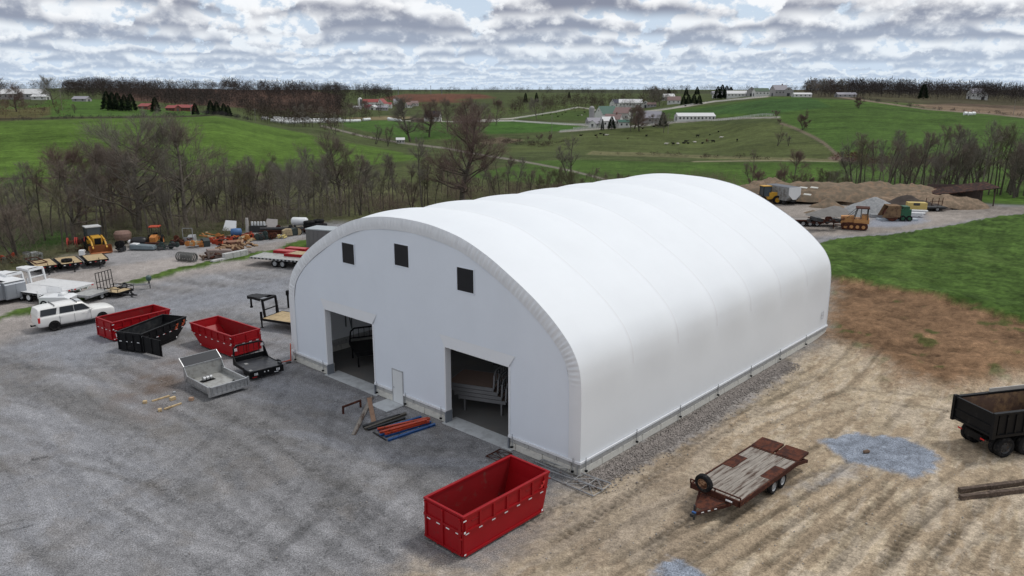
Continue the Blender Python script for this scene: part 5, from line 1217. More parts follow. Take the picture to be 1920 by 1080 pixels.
for s in (-1, 1):
    wheel(t, (-.8, s*.95, .72), .72, .45, yel); wheel(t, (1.25, s*.85, .45), .45, .32, yel)
    MB().bar((.1, s*.72, 1.7), (1.7, s*.72, 1.35), .16, .22).bar((1.7, s*.72, 1.35), (2.4, s*.72, .6), .16, .22).build('loader_arm', yel, t)
MB().add([(2.3, -1.15, .15), (2.3, 1.15, .15), (2.3, 1.15, .95), (2.3, -1.15, .95), (3.0, -1.15, .1), (3.0, 1.15, .1), (2.75, 1.15, .95), (2.75, -1.15, .95)], [(0,1,2,3), (0,4,5,1), (0,3,7,4), (1,5,6,2)]).box((2.27, 0, .55), (.06, 2.3, .8)).build('bucket', mat('bucket_orange', (.36, .13, .05), .7, 0, .2, 2), t)
MB().bar((-1.3, 0, 1.0), (-2.1, 0, 2.4), .25, .35).bar((-2.1, 0, 2.4), (-2.9, 0, 1.2), .2, .3).bar((-2.9, 0, 1.2), (-2.5, 0, .6), .35, .4).build('digging_arm', yel, t)
t = thing('tractor', 'small orange tractor with roll bar at the edge of the trees', 'tractor', G(285, 463)+Vector((0, 1, 0)), R(-78))
MB().prism([(-.2, .6), (1.3, .6), (1.35, 1.2), (.2, 1.35), (-.2, 1.3)], -.35, .35).build('hood', ora, t, bevel=.03); MB().bx(-1.1, -.1, -.6, .6, .7, 1.0).build('fender', ora, t)
MB().bar((-1.0, -.5, .9), (-1.0, -.5, 2.2), .07).bar((-1.0, .5, .9), (-1.0, .5, 2.2), .07).bar((-.1, -.5, .9), (-.1, -.5, 2.2), .06).bar((-.1, .5, .9), (-.1, .5, 2.2), .06).build('roll_bar', dkm, t); MB().bx(-1.15, .1, -.6, .6, 2.2, 2.3).build('canopy', orr, t)
MB().box((-.6, 0, 1.2), (.4, .45, .5)).build('seat', black, t); MB().box((1.7, 0, .35), (.5, 1.6, .6)).build('bucket', rust2, t)
for s in (-1, 1): wheel(t, (-.6, s*.7, .6), .6, .35, ora); wheel(t, (1.0, s*.6, .35), .35, .25, ora)
def crawler(lab, p, rz, m_, s=1., rops=True, nm='bulldozer'):
    t = thing(nm, lab, 'bulldozer', p, rz); t.scale = (s, s, s)
    for q in (-1, 1):
        m = MB(); n = 18; pts = []
        for k in range(n):
            a = 2*math.pi*k/n; pts.append((1.05*(1 if math.cos(a) > 0 else -1)*(1 if abs(math.cos(a)) > .3 else abs(math.cos(a))/.3)+.38*math.cos(a), .42+.40*math.sin(a)))
        m.prism(pts, q*.75-.22, q*.75+.22); tk = m.build('track', rust2, t)
        for k in range(4): MB().lathe([(0, -.24), (.2, -.24), (.2, .24), (0, .24)], (-.95+k*.63, q*.75, .38), 'Y', 10).build('track_roller', m_, tk)
    MB().prism([(.1, .6), (1.5, .6), (1.5, 1.45), (.1, 1.55)], -.5, .5).build('hood', m_, t, bevel=.03); MB().bx(-1.5, .1, -.85, .85, .75, 1.25).build('chassis', m_, t); MB().bx(-1.4, -.7, -.7, .7, 1.25, 1.7).build('seat_box', m_, t)
    if rops:
        MB().bar((-1.3, -.8, 1.2), (-1.3, -.8, 2.45), .1).bar((-1.3, .8, 1.2), (-1.3, .8, 2.45), .1).bar((.1, -.8, 1.2), (-.2, -.8, 2.45), .08).bar((.1, .8, 1.2), (-.2, .8, 2.45), .08).bar((.9, -.75, 1.3), (-.2, -.8, 2.4), .05).bar((.9, .75, 1.3), (-.2, .8, 2.4), .05).bar((-.6, -.8, 1.2), (-.6, -.8, 2.4), .05).bar((-.6, .8, 1.2), (-.6, .8, 2.4), .05).build('roll_cage', dkm, t)
        MB().bx(-1.45, .0, -.9, .9, 2.45, 2.55).build('canopy', rust2, t)
        MB().bx(-1.33, -1.3, -.7, .7, 1.7, 2.4).build('screen', rust2, t)
    MB().box((2.2, 0, .55), (.12, 2.5, .9)).bar((.8, -.98, .5), (2.1, -.98, .5), .12).bar((.8, .98, .5), (2.1, .98, .5), .12).build('blade', rust2, t)
    return t
crawler('tan orange bulldozer with a dark cage beside the lawn', G(1608, 432)+Vector((0, 1.2, 0)), R(158), mat('faded_orange', (.48, .24, .09), .7, 0, .2, 2, wear=(.30, .12, .05), ws=3, wt=.57), 1.18)
t = thing('wheel_loader', 'yellow wheel loader half hidden behind the roof of the building', 'loader', G(1443, 383)+Vector((0, 1, 0)), R(188))
MB().bx(-1.8, .2, -.8, .8, .9, 1.9).build('engine_cover', yel, t); cab(t, -.1, 1.2, -.7, .7, 1.2, 2.9, black, yel); MB().bx(-.2, 1.3, -.8, .8, .8, 1.25).build('cab_base', yel, t)
MB().bar((1.1, -.5, 1.2), (3.0, -.5, .8), .2, .3).bar((1.1, .5, 1.2), (3.0, .5, .8), .2, .3).build('loader_arm', yel, t); MB().prism([(3.0, .1), (3.9, .1), (3.5, .9), (3.0, 1.1)], -1.3, 1.3).build('bucket', ora, t)
for x in (-1.1, 1.4):
    for s in (-1, 1): wheel(t, (x, s*.95, .7), .7, .45, yel)
t = thing('dump_trailer', 'grey grain trailer with a white sloped rear end on the stone yard', 'trailer', G(1490, 386)+Vector((0, .5, 0)), R(114))
gy = mat('trailer_grey', (.30, .31, .31), .6, .1, .12, 1.5, wear=(.18, .17, .16), ws=2, wt=.55)
MB().prism([(0, 1.3), (.6, .75), (5.0, .75), (5.6, 1.3), (5.6, 2.9), (0, 2.9)], -1.25, 1.25).build('box', gy, t); MB().add([(-.01, -1.25, 2.95), (-.01, 1.25, 2.95), (-.01, 1.25, 1.75), (-.01, .35, .95), (-.01, -.35, .95), (-.01, -1.25, 1.75), (-.07, -1.25, 2.95), (-.07, 1.25, 2.95), (-.07, 1.25, 1.75), (-.07, .35, .95), (-.07, -.35, .95), (-.07, -1.25, 1.75)], [(5,4,3,2,1,0), (6,7,8,9,10,11), (0,1,7,6), (2,8,7,1), (3,9,8,2), (4,10,9,3), (5,11,10,4), (0,6,11,5)]).build('rear_end', white, t)
MB().bx(0, 5.6, -1.2, 1.2, 2.9, 2.95).build('top_cover', mat('slate_cover', (.12, .13, .15), .7), t)
for k in range(8): MB().bx(.3+k*.7, .38+k*.7, 1.25, 1.31, 1.0, 2.88).bx(.3+k*.7, .38+k*.7, -1.31, -1.25, 1.0, 2.88).build('rib', gy, t)
MB().bx(.3, 5.4, 1.26, 1.29, 1.9, 2.0).build('side_rail', gy, t)
for x in (1.2, 2.3):
    for s in (-1, 1): wheel(t, (x, s*1.0, .48), .48, .3, dkm)
MB().bx(.2, 6.6, -.4, .4, .55, .72).build('chassis', dkm, t)
# dark lowboy with scrap frames, on the right yard
lb = trailer('old dark equipment trailer with tandem wheels beside the bulldozer', G(1502, 425, 0)+Vector((-1.0, 1.2, 0)), R(-3), 6.6, 2.4, .95, mat('grey_planks', (.27, .25, .23), .9, 0, .2, 2), rust2, planks=6, axles=3, ax=.2, r=.42)
def scrap(name, lab, p, sx, sy, sz, m_, n=16, seed=1, cat='scrap', rz=0., m2=None):
    rr = random.Random(seed); t = thing(name, lab, cat, p, rz)
    for mm, cnt, nm in ((m_, n, 'bars'), (m2 or dkm, max(4, n//3), 'plates')):
        m = MB()
        for k in range(cnt):
            c = Vector((rr.uniform(-sx, sx)*.7, rr.uniform(-sy, sy)*.7, rr.uniform(.08, sz*.7)*(1-.3*rr.random()))); d = Vector((rr.uniform(-sx, sx), rr.uniform(-sy, sy), rr.uniform(-.3, .35)*sz))*rr.uniform(.4, .8)
            if nm == 'bars': m.bar(c-d*.6, c+d*.6, rr.uniform(.04, .14)) if rr.random() < .75 else m.lathe([(0, -.06), (.28*sz, -.06), (.28*sz, .06), (0, .06)], c, 'Y', 10)
            else: m.box(c, (rr.uniform(.2, .8)*sx, rr.uniform(.2, .7)*sy, rr.uniform(.06, .4)*sz), rz=rr.uniform(0, 3), rx=rr.uniform(-.3, .3))
        m.build({'bars': 'frame_bars', 'plates': 'plate_pieces'}[nm], mm, t)
    return t
scrap('scrap_heap', 'stack of dark rusty steel frames on the old equipment trailer', G(1555, 421, 1.0)+Vector((0, 1.2, -.05)), 2.9, 1.1, 1.2, rust2, 30, 3, 'frames', m2=dkm)
# green roller with a big rusty drum, tan box, white tanks, dark trailers
t = thing('soil_compactor', 'green roller with a big rusty drum shield on the stone yard', 'roller', G(1690, 415)+Vector((0, 1, 0)), R(-8))
MB().prism([(-2.6, .5), (-1.4, .5), (-.1, .6), (-.1, 2.2), (-1.8, 2.2)], -1.1, -1.0).prism([(-2.6, .5), (-1.4, .5), (-.1, .6), (-.1, 2.2), (-1.8, 2.2)], 1.0, 1.1).bx(-1.8, -.1, -1.0, 1.0, 2.1, 2.2).build('drum_shield', mat('brown_rust', (.20, .13, .075), .8, 0, .25, 1.5, wear=(.10, .06, .04), ws=2, wt=.55), t)
MB().lathe([(0, -1), (.85, -1), (.85, 1), (0, 1)], (-1.1, 0, .85), 'Y', 20).build('drum', rust, t)
MB().bx(.0, 1.4, -.9, .9, .6, 1.7).bx(.3, 1.2, -.7, .7, 1.7, 2.1).build('engine_body', green, t)
for x in (.3, 1.2):
    for s in (-1, 1): wheel(t, (x, s*.9, .42), .42, .35, green)
t = thing('yellow_container', 'faded yellow rectangular box beside the green roller', 'container', G(1716, 402)+Vector((0, 2.4, 0)), R(-14)); 
MB().bx(-.2, 2.5, -.8, .8, .55, 1.55).build('box', mat('faded_yellow', (.50, .38, .13), .7, 0, .1, 1), t); MB().bx(.2, 2.3, -.5, .5, .0, .55).build('skid', dkm, t); MB().box((1.0, -.81, 1.35), (.9, .03, .4)).build('hatch', dkm, t)
for i, (q, lab) in enumerate((((1702, 408), 'white panel stack nearer the camera beside the yellow box'), ((1708, 403), 'white panel stack against the yellow box'))):
    t = thing('panel_stack', lab, 'panels', G(*q)+Vector((0, 1, 0)), R(-16)); 
    for k in range(3): MB().bx(.15*k, 2.3+.2*k, -.35, .45, .15+.18*k, .29+.18*k).build('panel', white, t)
    MB().box((.6, 0, .07), (.15, .9, .15)).box((2, 0, .07), (.15, .9, .15)).build('skid', dkm, t)
trailer('small dark trailer behind the yellow box', G(1742, 400)+Vector((0, 2.5, 0)), R(0), 3.6, 1.8, .7, dkm, dkm, axles=1, tongue=1.2)
t = thing('harrow_frame', 'upright rusty harrow frame near the shed', 'farm tool', G(1764, 399)+Vector((0, 3, 0)), 0)
for x in (-1, 0, 1, 1.6): MB().bar((x, 0, 0), (x+.15, 0, 1.9), .08).build('upright', rust2, t)
MB().bar((-1.2, 0, .6), (1.8, 0, .5), .08).bar((-.3, 0, 1.3), (1.8, 0, 1.4), .06).build('cross_bar', rust2, t)
for i, (q, L_, lab) in enumerate((((1636, 409), 4.5, 'long grey metal sheets lying behind the bulldozer'), ((1650, 414), 5.5, 'pale blue metal sheets lying on the stone beside the roller'))):
    tag(MB().bx(0, L_, -.5, .5, 0, .25 if i else .5).build('sheet_stack', [greyp, mat('pale_sheet', (.42, .47, .52), .5)][i], None, G(*q)+Vector((0, .8, 0)), R(-5)), lab, 'sheets')
scrap('scrap_heap', 'dark scrap frames in front of the grey stone pile', G(1640, 400)+Vector((0, 1, 0)), 2.2, .9, 1.1, rust2, 14, 9)
# open shed
t = thing('open_shed', 'old dark open-front shed with sloping rusty roof by the right-hand trees', 'shed', G(1782, 392)+Vector((0, 5, 0)), R(-6))
MB().add([(-.6, -1.8, 1.9), (9.2, -1.8, 3.1), (9.2, 3.6, 3.5), (-.6, 3.6, 2.2), (-.6, -1.8, 1.78), (9.2, -1.8, 2.98), (9.2, 3.6, 3.38), (-.6, 3.6, 2.08)], [(0,1,2,3), (7,6,5,4), (0,4,5,1), (1,5,6,2), (2,6,7,3), (3,7,4,0)]).build('roof', mat('shed_roof', (.035, .024, .023), .85, .2, .3, 2, wear=(.12, .06, .04), ws=2, wt=.55), t)
shw = mat('shed_boards', (.10, .075, .068), .9, 0, .3, 3)
for k in range(16):
    x = k*.37; MB().bx(x, x+.35, 0, .05, .1, 2.0+k*.035 if k < 9 else 1.5).build('board', shw, t)
MB().bx(0, 9, 3.4, 3.5, 0, 3).build('back_wall', shw, t)
for k in range(5): MB().bar((k*2.2, -.9 if k > 2 else 0, 0), (k*2.2, -.9 if k > 2 else 0, 1.9+k*.25), .16).build('post', shw, t)
t = thing('small_hutch', 'small hutch with a white roof in front of the open shed', 'hutch', G(1806, 393)+Vector((0, 3, 0)), R(-10)); MB().bx(0, 1.6, 0, 1, .1, 1.1).build('box', shw, t); MB().prism([(-.1, 1.1), (1.7, 1.1), (1.6, 1.35), (0, 1.35)], -.15, 1.15).build('roof', white, t); MB().bx(.2, .7, -.02, 0, .4, .9).bx(.9, 1.4, -.02, 0, .4, .9).build('mesh_door', greyp, t)
# ---------------------------------------------------------------- mounds
def mound(name, lab, px, D, L, Wd, H, ang, m_, seed, rough=.35, ridge=0.):
    p = G(px, D); n = 56; k = 40; xs = np.linspace(-1, 1, n); ys = np.linspace(-1, 1, k); a, b = np.meshgrid(xs, ys, indexing='ij'); 
    wob = .18*(fbm(a*2+seed, b*2, seed, 3)-.5)
    r = np.hypot(a*(1+wob), b*(1+wob)) if not ridge else np.maximum(np.abs(a)*.98, 0)**4+np.abs(b+wob*1.5)**1.6
    h = np.clip(1-r, 0, 1); h = (h**.85 if not ridge else h**.6)*(1+rough*(fbm(a*L*.35+seed, b*Wd*.35, seed+3, 4)-.5)*2)
    z = H*h-.25; v = np.stack([a*L/2, b*Wd/2, z], -1).reshape(-1, 3); ix = np.arange(n*k).reshape(n, k)
    f = np.stack([ix[:-1, :-1], ix[1:, :-1], ix[1:, 1:], ix[:-1, 1:]], -1).reshape(-1, 4)
    o = link(bpy.data.objects.new(name, npmesh(name, v, f, m_, True))); o.location = (p.x, p.y, 0); o.rotation_euler = (0, 0, ang); tag(o, lab, 'mound'); return o
dm = mat('mound_dirt', (.175, .138, .10), .95, 0, .35, 1.2, wear=(.24, .165, .11), ws=1.2, wt=.56, bump=.8, bs=3)
dm2 = mat('mound_red_dirt', (.195, .148, .105), .95, 0, .35, 1.2, wear=(.28, .20, .14), ws=1.2, wt=.54, bump=.8, bs=3)
gmn = mat('mound_stone', (.25, .255, .26), .95, 0, .2, 2, wear=(.33, .33, .33), ws=3, wt=.55, bump=.6, bs=6)
mound('dirt_pile', 'long high brown dirt pile behind the grey grain trailer', 1575, 376, 40, 12, 3.3, R(-9), dm, 3, .2, 1)
mound('dirt_pile', 'lower brown dirt pile behind the white building roof', 1440, 371, 22, 11, 3.8, R(5), dm2, 7, .2)
mound('dirt_pile', 'reddish dirt pile tapering towards the shed', 1700, 384, 24, 8, 2.2, R(-16), dm2, 11, .25, 1)
mound('dirt_pile', 'dark earth pile behind the green roller', 1706, 391, 13, 5, 2.3, R(-10), mat('mound_dark', (.075, .062, .055), .95, 0, .3, 1.5, bump=.6, bs=4), 13)
mound('dirt_pile', 'small brown heap at the foot of the long dirt pile', 1551, 388, 6.5, 4, 1.5, 0, dm, 15)
mound('gravel_pile', 'large pale grey stone pile behind the bulldozer', 1637, 401, 12, 8, 2.9, 0, gmn, 17, .12)
mound('gravel_pile', 'low grey brown stone pile left of the large stone pile', 1562, 402, 10, 6, 1.6, .3, mat('mound_stone2', (.20, .19, .18), .95, 0, .2, 2, bump=.6, bs=6), 19, .15)
mound('gravel_pile', 'very low brown heap on the stone yard', 1523, 399, 4, 2.5, .7, .3, dm, 21, .2)
# pale slabs on the slope of the long pile
for i, (px, D, z) in enumerate(((1504, 381, 2.6), (1512, 384, 1.7), (1524, 381, 2.6))):
    p = G(px, D); tag(MB().box((0, 0, 0), (1.3, .35, .1), rx=.5).build('concrete_slab', conc, None, (p.x, p.y, z), R(-50)), ['upper left pale slab on the dirt pile slope', 'lower left pale slab on the dirt pile slope', 'right pale slab on the dirt pile slope'][i], 'slab')
# ---------------------------------------------------------------- left yard: things between yard and trees
t = thing('pipe_coil', 'ribbed grey pipe coil lying on the open left yard', 'pipe', G(351, 490), R(-22))
for k in range(10): MB().lathe([(.40, -.05), (.5, -.055), (.52, 0), (.5, .055), (.40, .05), (.40, -.05)], (-1.1+k*.24, .05*(k%3), .5), 'X', 16).build('pipe_ring', mat('ring_grey', (.14, .14, .135), .9, 0, .2, 4), t)
def blocks(lab, a, b, n_, h, m_): 
    A_, B_ = G(*a), G(*b); L_ = (B_-A_).length; t = thing('block_row', lab, 'blocks', A_, aim(A_, B_))
    for k in range(n_): MB().bx(L_*k/n_+.02, L_*(k+1)/n_-.02, 0, .6, 0, h).build('concrete_block', m_, t, bevel=.02)
blocks('row of grey concrete blocks holding the firewood by the verge', (423, 489), (466, 480), 3, .75, conc2)
blocks('lower pale concrete slab row left of the firewood blocks', (400, 494), (424, 489), 2, .3, conc2)
def logs(lab, p, L_, Wd, H, n_, seed, m_, rz=0, name='firewood_pile'):
    rr = random.Random(seed); t = thing(name, lab, 'firewood', p, rz)
    for k in range(n_):
        x, y = rr.uniform(-L_/2, L_/2), rr.uniform(-Wd/2, Wd/2); z = H*(1-abs(2*x/L_)**2*.8)*rr.uniform(.15, 1); a = rr.uniform(0, 3.14); q = Vector((math.cos(a)*.28, math.sin(a)*.28, rr.uniform(-.1, .15)))
        MB().tube(Vector((x, y, z+.1))-q, Vector((x, y, z+.1))+q, rr.uniform(.07, .13), n=5).build('log', m_ if rr.random() < .6 else rust2, t)
lw = mat('split_log', (.36, .24, .15), .85, 0, .35, 3)
logs('pile of split firewood on the concrete blocks', G(440, 479)+Vector((0, 1, .55)), 4.2, 1.2, .8, 60, 1, lw, R(35)); logs('dark pile of branches left of the concrete blocks', G(408, 487)+Vector((0, .8, 0)), 3.8, 1.6, .8, 50, 2, mat('dark_log', (.14, .10, .075), .9, 0, .3, 3), R(35))
tag(MB().box((0, 0, .6), (2.2, 1.3, .9)).box((0, 0, 1.1), (2.3, 1.4, .08)).build('wooden_crate', mat('crate_brown', (.24, .13, .09), .9, 0, .25, 2), None, G(434, 473)+Vector((0, 1, 0)), R(20)), 'brown wooden crate behind the firewood pile', 'crate')
tag(MB().box((0, 0, .5), (2.6, 1.2, .9), ry=.1).build('wooden_crate', mat('crate_grey', (.25, .20, .18), .9, 0, .25, 2), None, G(402, 489)+Vector((0, 1.6, 0)), R(30)), 'grey brown crate at the left end of the branch pile', 'crate')
bluec = mat('blue_tarp', (.06, .14, .30), .5); blk2 = mat('black_tarp', (.014, .014, .016), .4)
row = [  # px, py, label, kind
 (3, 497, 'dark machine part cut by the left edge of the yard', 'scrapd'), (17, 494, 'red farm implement near the left edge', 'scrapr'), (43, 492, 'grey barrel on the grass left of the trailers', 'drumg'), (60, 490, 'grey machine hood behind the leftmost plank trailer', 'boxg'),
 (118, 478, 'left red spool behind the middle plank trailer', 'spool'), (133, 477, 'right red spool behind the middle plank trailer', 'spool'), (148, 482, 'small white frame left of the backhoe bucket', 'boxw'),
 (219, 474, 'dark wheel and post standing right of the backhoe', 'scraps'), (226, 459, 'brown round metal bin at the edge of the trees', 'bin'), (243, 464, 'small white tank left of the black tarp', 'tankw'), (257, 465, 'large black wrapped bale by the white box', 'tarp'),
 (268, 463, 'white square box behind the black tarp bundle', 'boxw'), (263, 471, 'grey wrapped bundle lying in front of the black tarp', 'bundle'), (312, 470, 'dark green machine heap right of the tractor', 'scrapg'), (334, 461, 'rusty iron heap left of the grey frame', 'scrapr2'),
 (347, 459, 'grey upright frame amid rusty iron', 'frame'), (356, 457, 'light grey engine block beside the grey frame', 'boxg'), (366, 466, 'tan and brown farm implement heap', 'scrapo'), (381, 464, 'black machine body beside the tan heap', 'boxd'), (394, 450, 'orange implement on the bank behind the scrap', 'scrapo'),
 (408, 461, 'red brown cultivator in the scrap row', 'scrapr'), (424, 457, 'large red hay rake in the scrap row', 'scrapr'), (421, 443, 'white leaning panel behind the red hay rake', 'panel'), (440, 452, 'blue machine beside the red hay rake', 'blue'), (455, 455, 'yellow orange implement beside the blue machine', 'scrapo'),
 (456, 440, 'pale post standing behind the scrap row', 'postw'), (464, 451, 'red implement right of the pale post', 'scrapr'), (475, 441, 'white bottles or jugs on the grey machine', 'jugs'), (480, 452, 'long grey green machine in the scrap row', 'scrapg'), (500, 440, 'pale crumpled sheet at the edge of the trees', 'panel'),
 (508, 444, 'long dark roller behind the yellow pieces', 'roller'), (498, 451, 'red iron bars left of the yellow pieces', 'scrapr2'), (515, 449, 'pile of short yellow pieces in the scrap row', 'yellow'), (536, 445, 'pale crate at the edge of the gravel', 'boxt'), (549, 443, 'dark green tractor body beside the pale crate', 'boxd'),
 (556, 443, 'round pale disc leaning beside the dark machine', 'disc'), (560, 435, 'white cylinder tank at the edge of the trees', 'tankw2'), (533, 438, 'dark scrap bars behind the pale crate', 'scrapd'), (572, 440, 'dark machine under the white tank', 'scrapd'), (610, 436, 'rusty scrap beside the tyre stacks', 'scrapr2')]
for i, (px, py, lab, kd) in enumerate(row):
    p = G(px, py)+Vector((0, .8, 0)); p.z = max(tz(p.x, p.y), -.6)
    if kd.startswith('scrap'):
        m_, m2_ = {'scrapd': (rust2, dkm), 'scrapr': (orr, rust), 'scrapr2': (rust, rust2), 'scraps': (rub, dkm), 'scrapg': (mat('dark_green_paint', (.035, .055, .05), .6), dkm), 'scrapo': (ora, tanc)}[kd]
        sz = .6 if kd == 'scraps' else 1.6; scrap('scrap_implement', lab, p, sz, .8, 1.2 if kd != 'scraps' else 1.4, m_, 16, i+20, 'farm implement', m2=m2_)
    elif kd == 'drumg': t = thing('barrel', lab, 'barrel', p); MB().tube((0, 0, 0), (0, 0, 1.0), .35, n=14).build('drum', greyp, t); MB().tube((0, 0, 1.0), (0, 0, 1.04), .37, n=14).build('rim', dkm, t)
    elif kd in ('boxg', 'boxw', 'boxd', 'boxt'):
        sc_b = .6 if kd == 'boxw' else .85
        m_ = {'boxg': greyp, 'boxw': white, 'boxd': mat('dark_body', (.03, .04, .038), .5), 'boxt': tanc}[kd]; t = thing('machine_box' if kd != 'boxt' else 'crate', lab, 'box', p, .3*i); t.scale = (sc_b,)*3
        MB().prism([(-.7, .15), (.7, .15), (.75, .9), (.2, 1.15), (-.6, 1.1)], -.45, .45).build('body', m_, t, bevel=.03); MB().bx(-.7, .7, -.4, .4, 0, .15).build('skid', dkm, t); MB().box((.3, -.46, .6), (.4, .03, .3)).build('panel', dkm, t)
    elif kd == 'spool':
        t = thing('cable_spool', lab, 'spool', p+Vector((0, 1.5, 0)), R(20)); MB().lathe([(0, -.5), (.3, -.5), (.3, .5), (0, .5)], (0, 0, 1.0), 'X', 12).build('core', rust, t)
        for x in (-.5, .5): MB().lathe([(0, x-.05), (.62, x-.05), (.62, x+.05), (0, x+.05)], (0, 0, 1.0), 'X', 16).build('flange', mat('spool_red', (.42, .05, .04), .6), t)
        MB().bx(-.7, .7, -.5, .5, 0, .4).build('stand', rust, t)
    elif kd == 'bin': t = thing('metal_bin', lab, 'bin', p); MB().lathe([(.9, .5), (1.0, .9), (1.0, 1.3), (.8, 1.55), (0, 1.6)], (0, 0, 0), 'Z', 16).build('bowl', mat('bin_brown', (.26, .17, .14), .8), t); MB().bar((-.6, 0, 0), (-.6, 0, .6), .1).bar((.6, 0, 0), (.6, 0, .6), .1).bar((0, .6, 0), (0, .6, .6), .1).build('leg', rust2, t)
    elif kd in ('tankw', 'tankw2'):
        r_, l_ = (.3, .9) if kd == 'tankw' else (.55, 2.1); z_ = .5 if kd == 'tankw' else 1.3
        t = thing('tank', lab, 'tank', p, R(-8)); MB().lathe([(0, -l_/2-.1), (r_*.8, -l_/2), (r_, -l_/2+.15), (r_, l_/2-.15), (r_*.8, l_/2), (0, l_/2+.1)], (0, 0, z_), 'X', 14).build('shell', white, t, smooth=True); MB().box((-l_/3, 0, z_/2), (.12, r_, z_-.1)).box((l_/3, 0, z_/2), (.12, r_, z_-.1)).build('leg', dkm, t)
    elif kd == 'tarp': tag(MB().lathe([(0, -.95), (.5, -.9), (.62, -.5), (.66, .2), (.58, .75), (.3, .95), (0, .95)], (0, 0, .58), 'X', 12).build('wrapped_bale', blk2, None, p, .1, smooth=True), lab, 'bale')
    elif kd == 'bundle': t = thing('wrapped_bundle', lab, 'bundle', p, -.05); MB().prism([(-1.5, .1), (1.6, .1), (1.4, .55), (.3, .62), (-1.3, .7)], -.5, .5).build('cover', mat('tarp_grey', (.16, .20, .22), .5, 0, .3, 2), t, bevel=.08); MB().prism([(-1.5, .6), (-.5, .6), (-.6, .75), (-1.3, .78)], -.4, .4).build('white_flap', white, t)
    elif kd == 'frame': t = thing('upright_rack', lab, 'frame', p); MB().bar((-.5, 0, 0), (-.5, 0, 1.9), .06).bar((.7, 0, 0), (.7, 0, 1.9), .06).bar((-.5, 0, 1.9), (.7, 0, 1.9), .06).build('frame_bars', greyp, t); MB().bx(-.4, .6, -.02, .02, .2, .8).build('lower_panel', greyp, t)
    elif kd == 'panel': tag(MB().add([(-.9, 0, 0), (.9, 0, 0), (.8, .7, 1.2), (-.6, .7, 1.3), (-.9, .06, 0), (.9, .06, 0), (.8, .76, 1.2), (-.6, .76, 1.3)], [(0,1,2,3), (7,6,5,4), (0,4,5,1), (1,5,6,2), (2,6,7,3), (3,7,4,0)]).build('leaning_panel', white if px < 450 else mat('pale_sheet2', (.40, .37, .35), .7), None, p+Vector((0, 1, .4))), lab, 'panel')
    elif kd == 'blue': t = thing('blue_machine', lab, 'machine', p, .2); MB().lathe([(0, -.7), (.45, -.6), (.5, 0), (.45, .6), (0, .7)], (0, 0, 1.0), 'X', 12).build('hood', bluec, t, smooth=True); MB().bx(-.6, .6, -.4, .4, .1, .7).build('base', dkm, t)
    elif kd == 'postw': tag(MB().tube((0, 0, 0), (0, 0, 1.9), .28, .2, n=10).build('white_post', mat('birch_pale', (.42, .40, .38), .9, 0, .2, 4), None, p+Vector((0, 1, 0))), lab, 'post')
    elif kd == 'jugs':
        t = thing('jug_rack', lab, 'jugs', p+Vector((0, 1.5, .6)))
        for k in range(5): MB().tube((-.8+k*.4, 0, .3), (-.8+k*.4, 0, .8), .15, n=8).build('jug', white, t)
        MB().bx(-1.1, 1.1, -.3, .3, -.6, .3).build('tray', dkm, t)
    elif kd == 'roller': t = thing('field_roller', lab, 'farm implement', p+Vector((0, 1.2, 0)), R(5)); MB().tube((-1.9, 0, .7), (1.9, 0, .7), .22, n=12).build('roller', dkm, t); MB().tube((1.8, 0, .7), (2.2, 0, .7), .5, n=12).build('end_wheel', rub, t); MB().bar((-2, -.3, .5), (2, -.3, .5), .1).box((0, 0, .25), (3, .4, .5)).build('frame', rust2, t)
    elif kd == 'yellow':
        t = thing('yellow_pieces', lab, 'farm parts', p)
        for k in range(10): MB().tube((-1.0+.22*k, -.3, .12+.1*(k % 3)), (-.8+.22*k, .4, .15+.1*(k % 3)), .11, n=7).build('yellow_piece', mat('pale_yellow', (.52, .42, .16), .7), t)
    elif kd == 'disc': t = thing('round_disc', lab, 'disc', p); MB().lathe([(0, -.04), (.5, -.04), (.55, 0), (.5, .04), (0, .04)], (0, 0, .5), 'Y', 18).build('disc', tanc, t); MB().lathe([(.5, -.09), (.58, 0), (.5, .09)], (0, 0, .5), 'Y', 18).build('rim', rub, t)
tyre = MB().lathe([(.3, -.16), (.55, -.19), (.72, -.15), (.76, 0), (.72, .15), (.55, .19), (.3, .16), (.3, -.16)], (0, 0, 0), 'Z', 16).mesh('stacked_tyre', rub); fixn(tyre)
for j, (px, py, n_) in enumerate(((576, 437, 4), (585, 436, 3), (594, 434, 4), (580, 439, 1), (600, 437, 3))):
    p = G(px, py)+Vector((0, .8, 0))
    for k in range(n_):
        o = link(bpy.data.objects.new('stacked_tyre', tyre)); o.location = (p.x+.04*k, p.y, .2+.37*k)
        lv = 'topmost' if k == n_-1 else ['lowest', 'second lowest', 'third'][k]
        tag(o, f'{lv} black tyre of the {["leftmost", "second", "third", "", "rightmost"][j]} stack at the wood edge' if n_ > 1 else 'single black tyre lying in front of the tyre stacks', 'tyre', 'stacked tyres at the wood edge' if n_ > 1 else None)
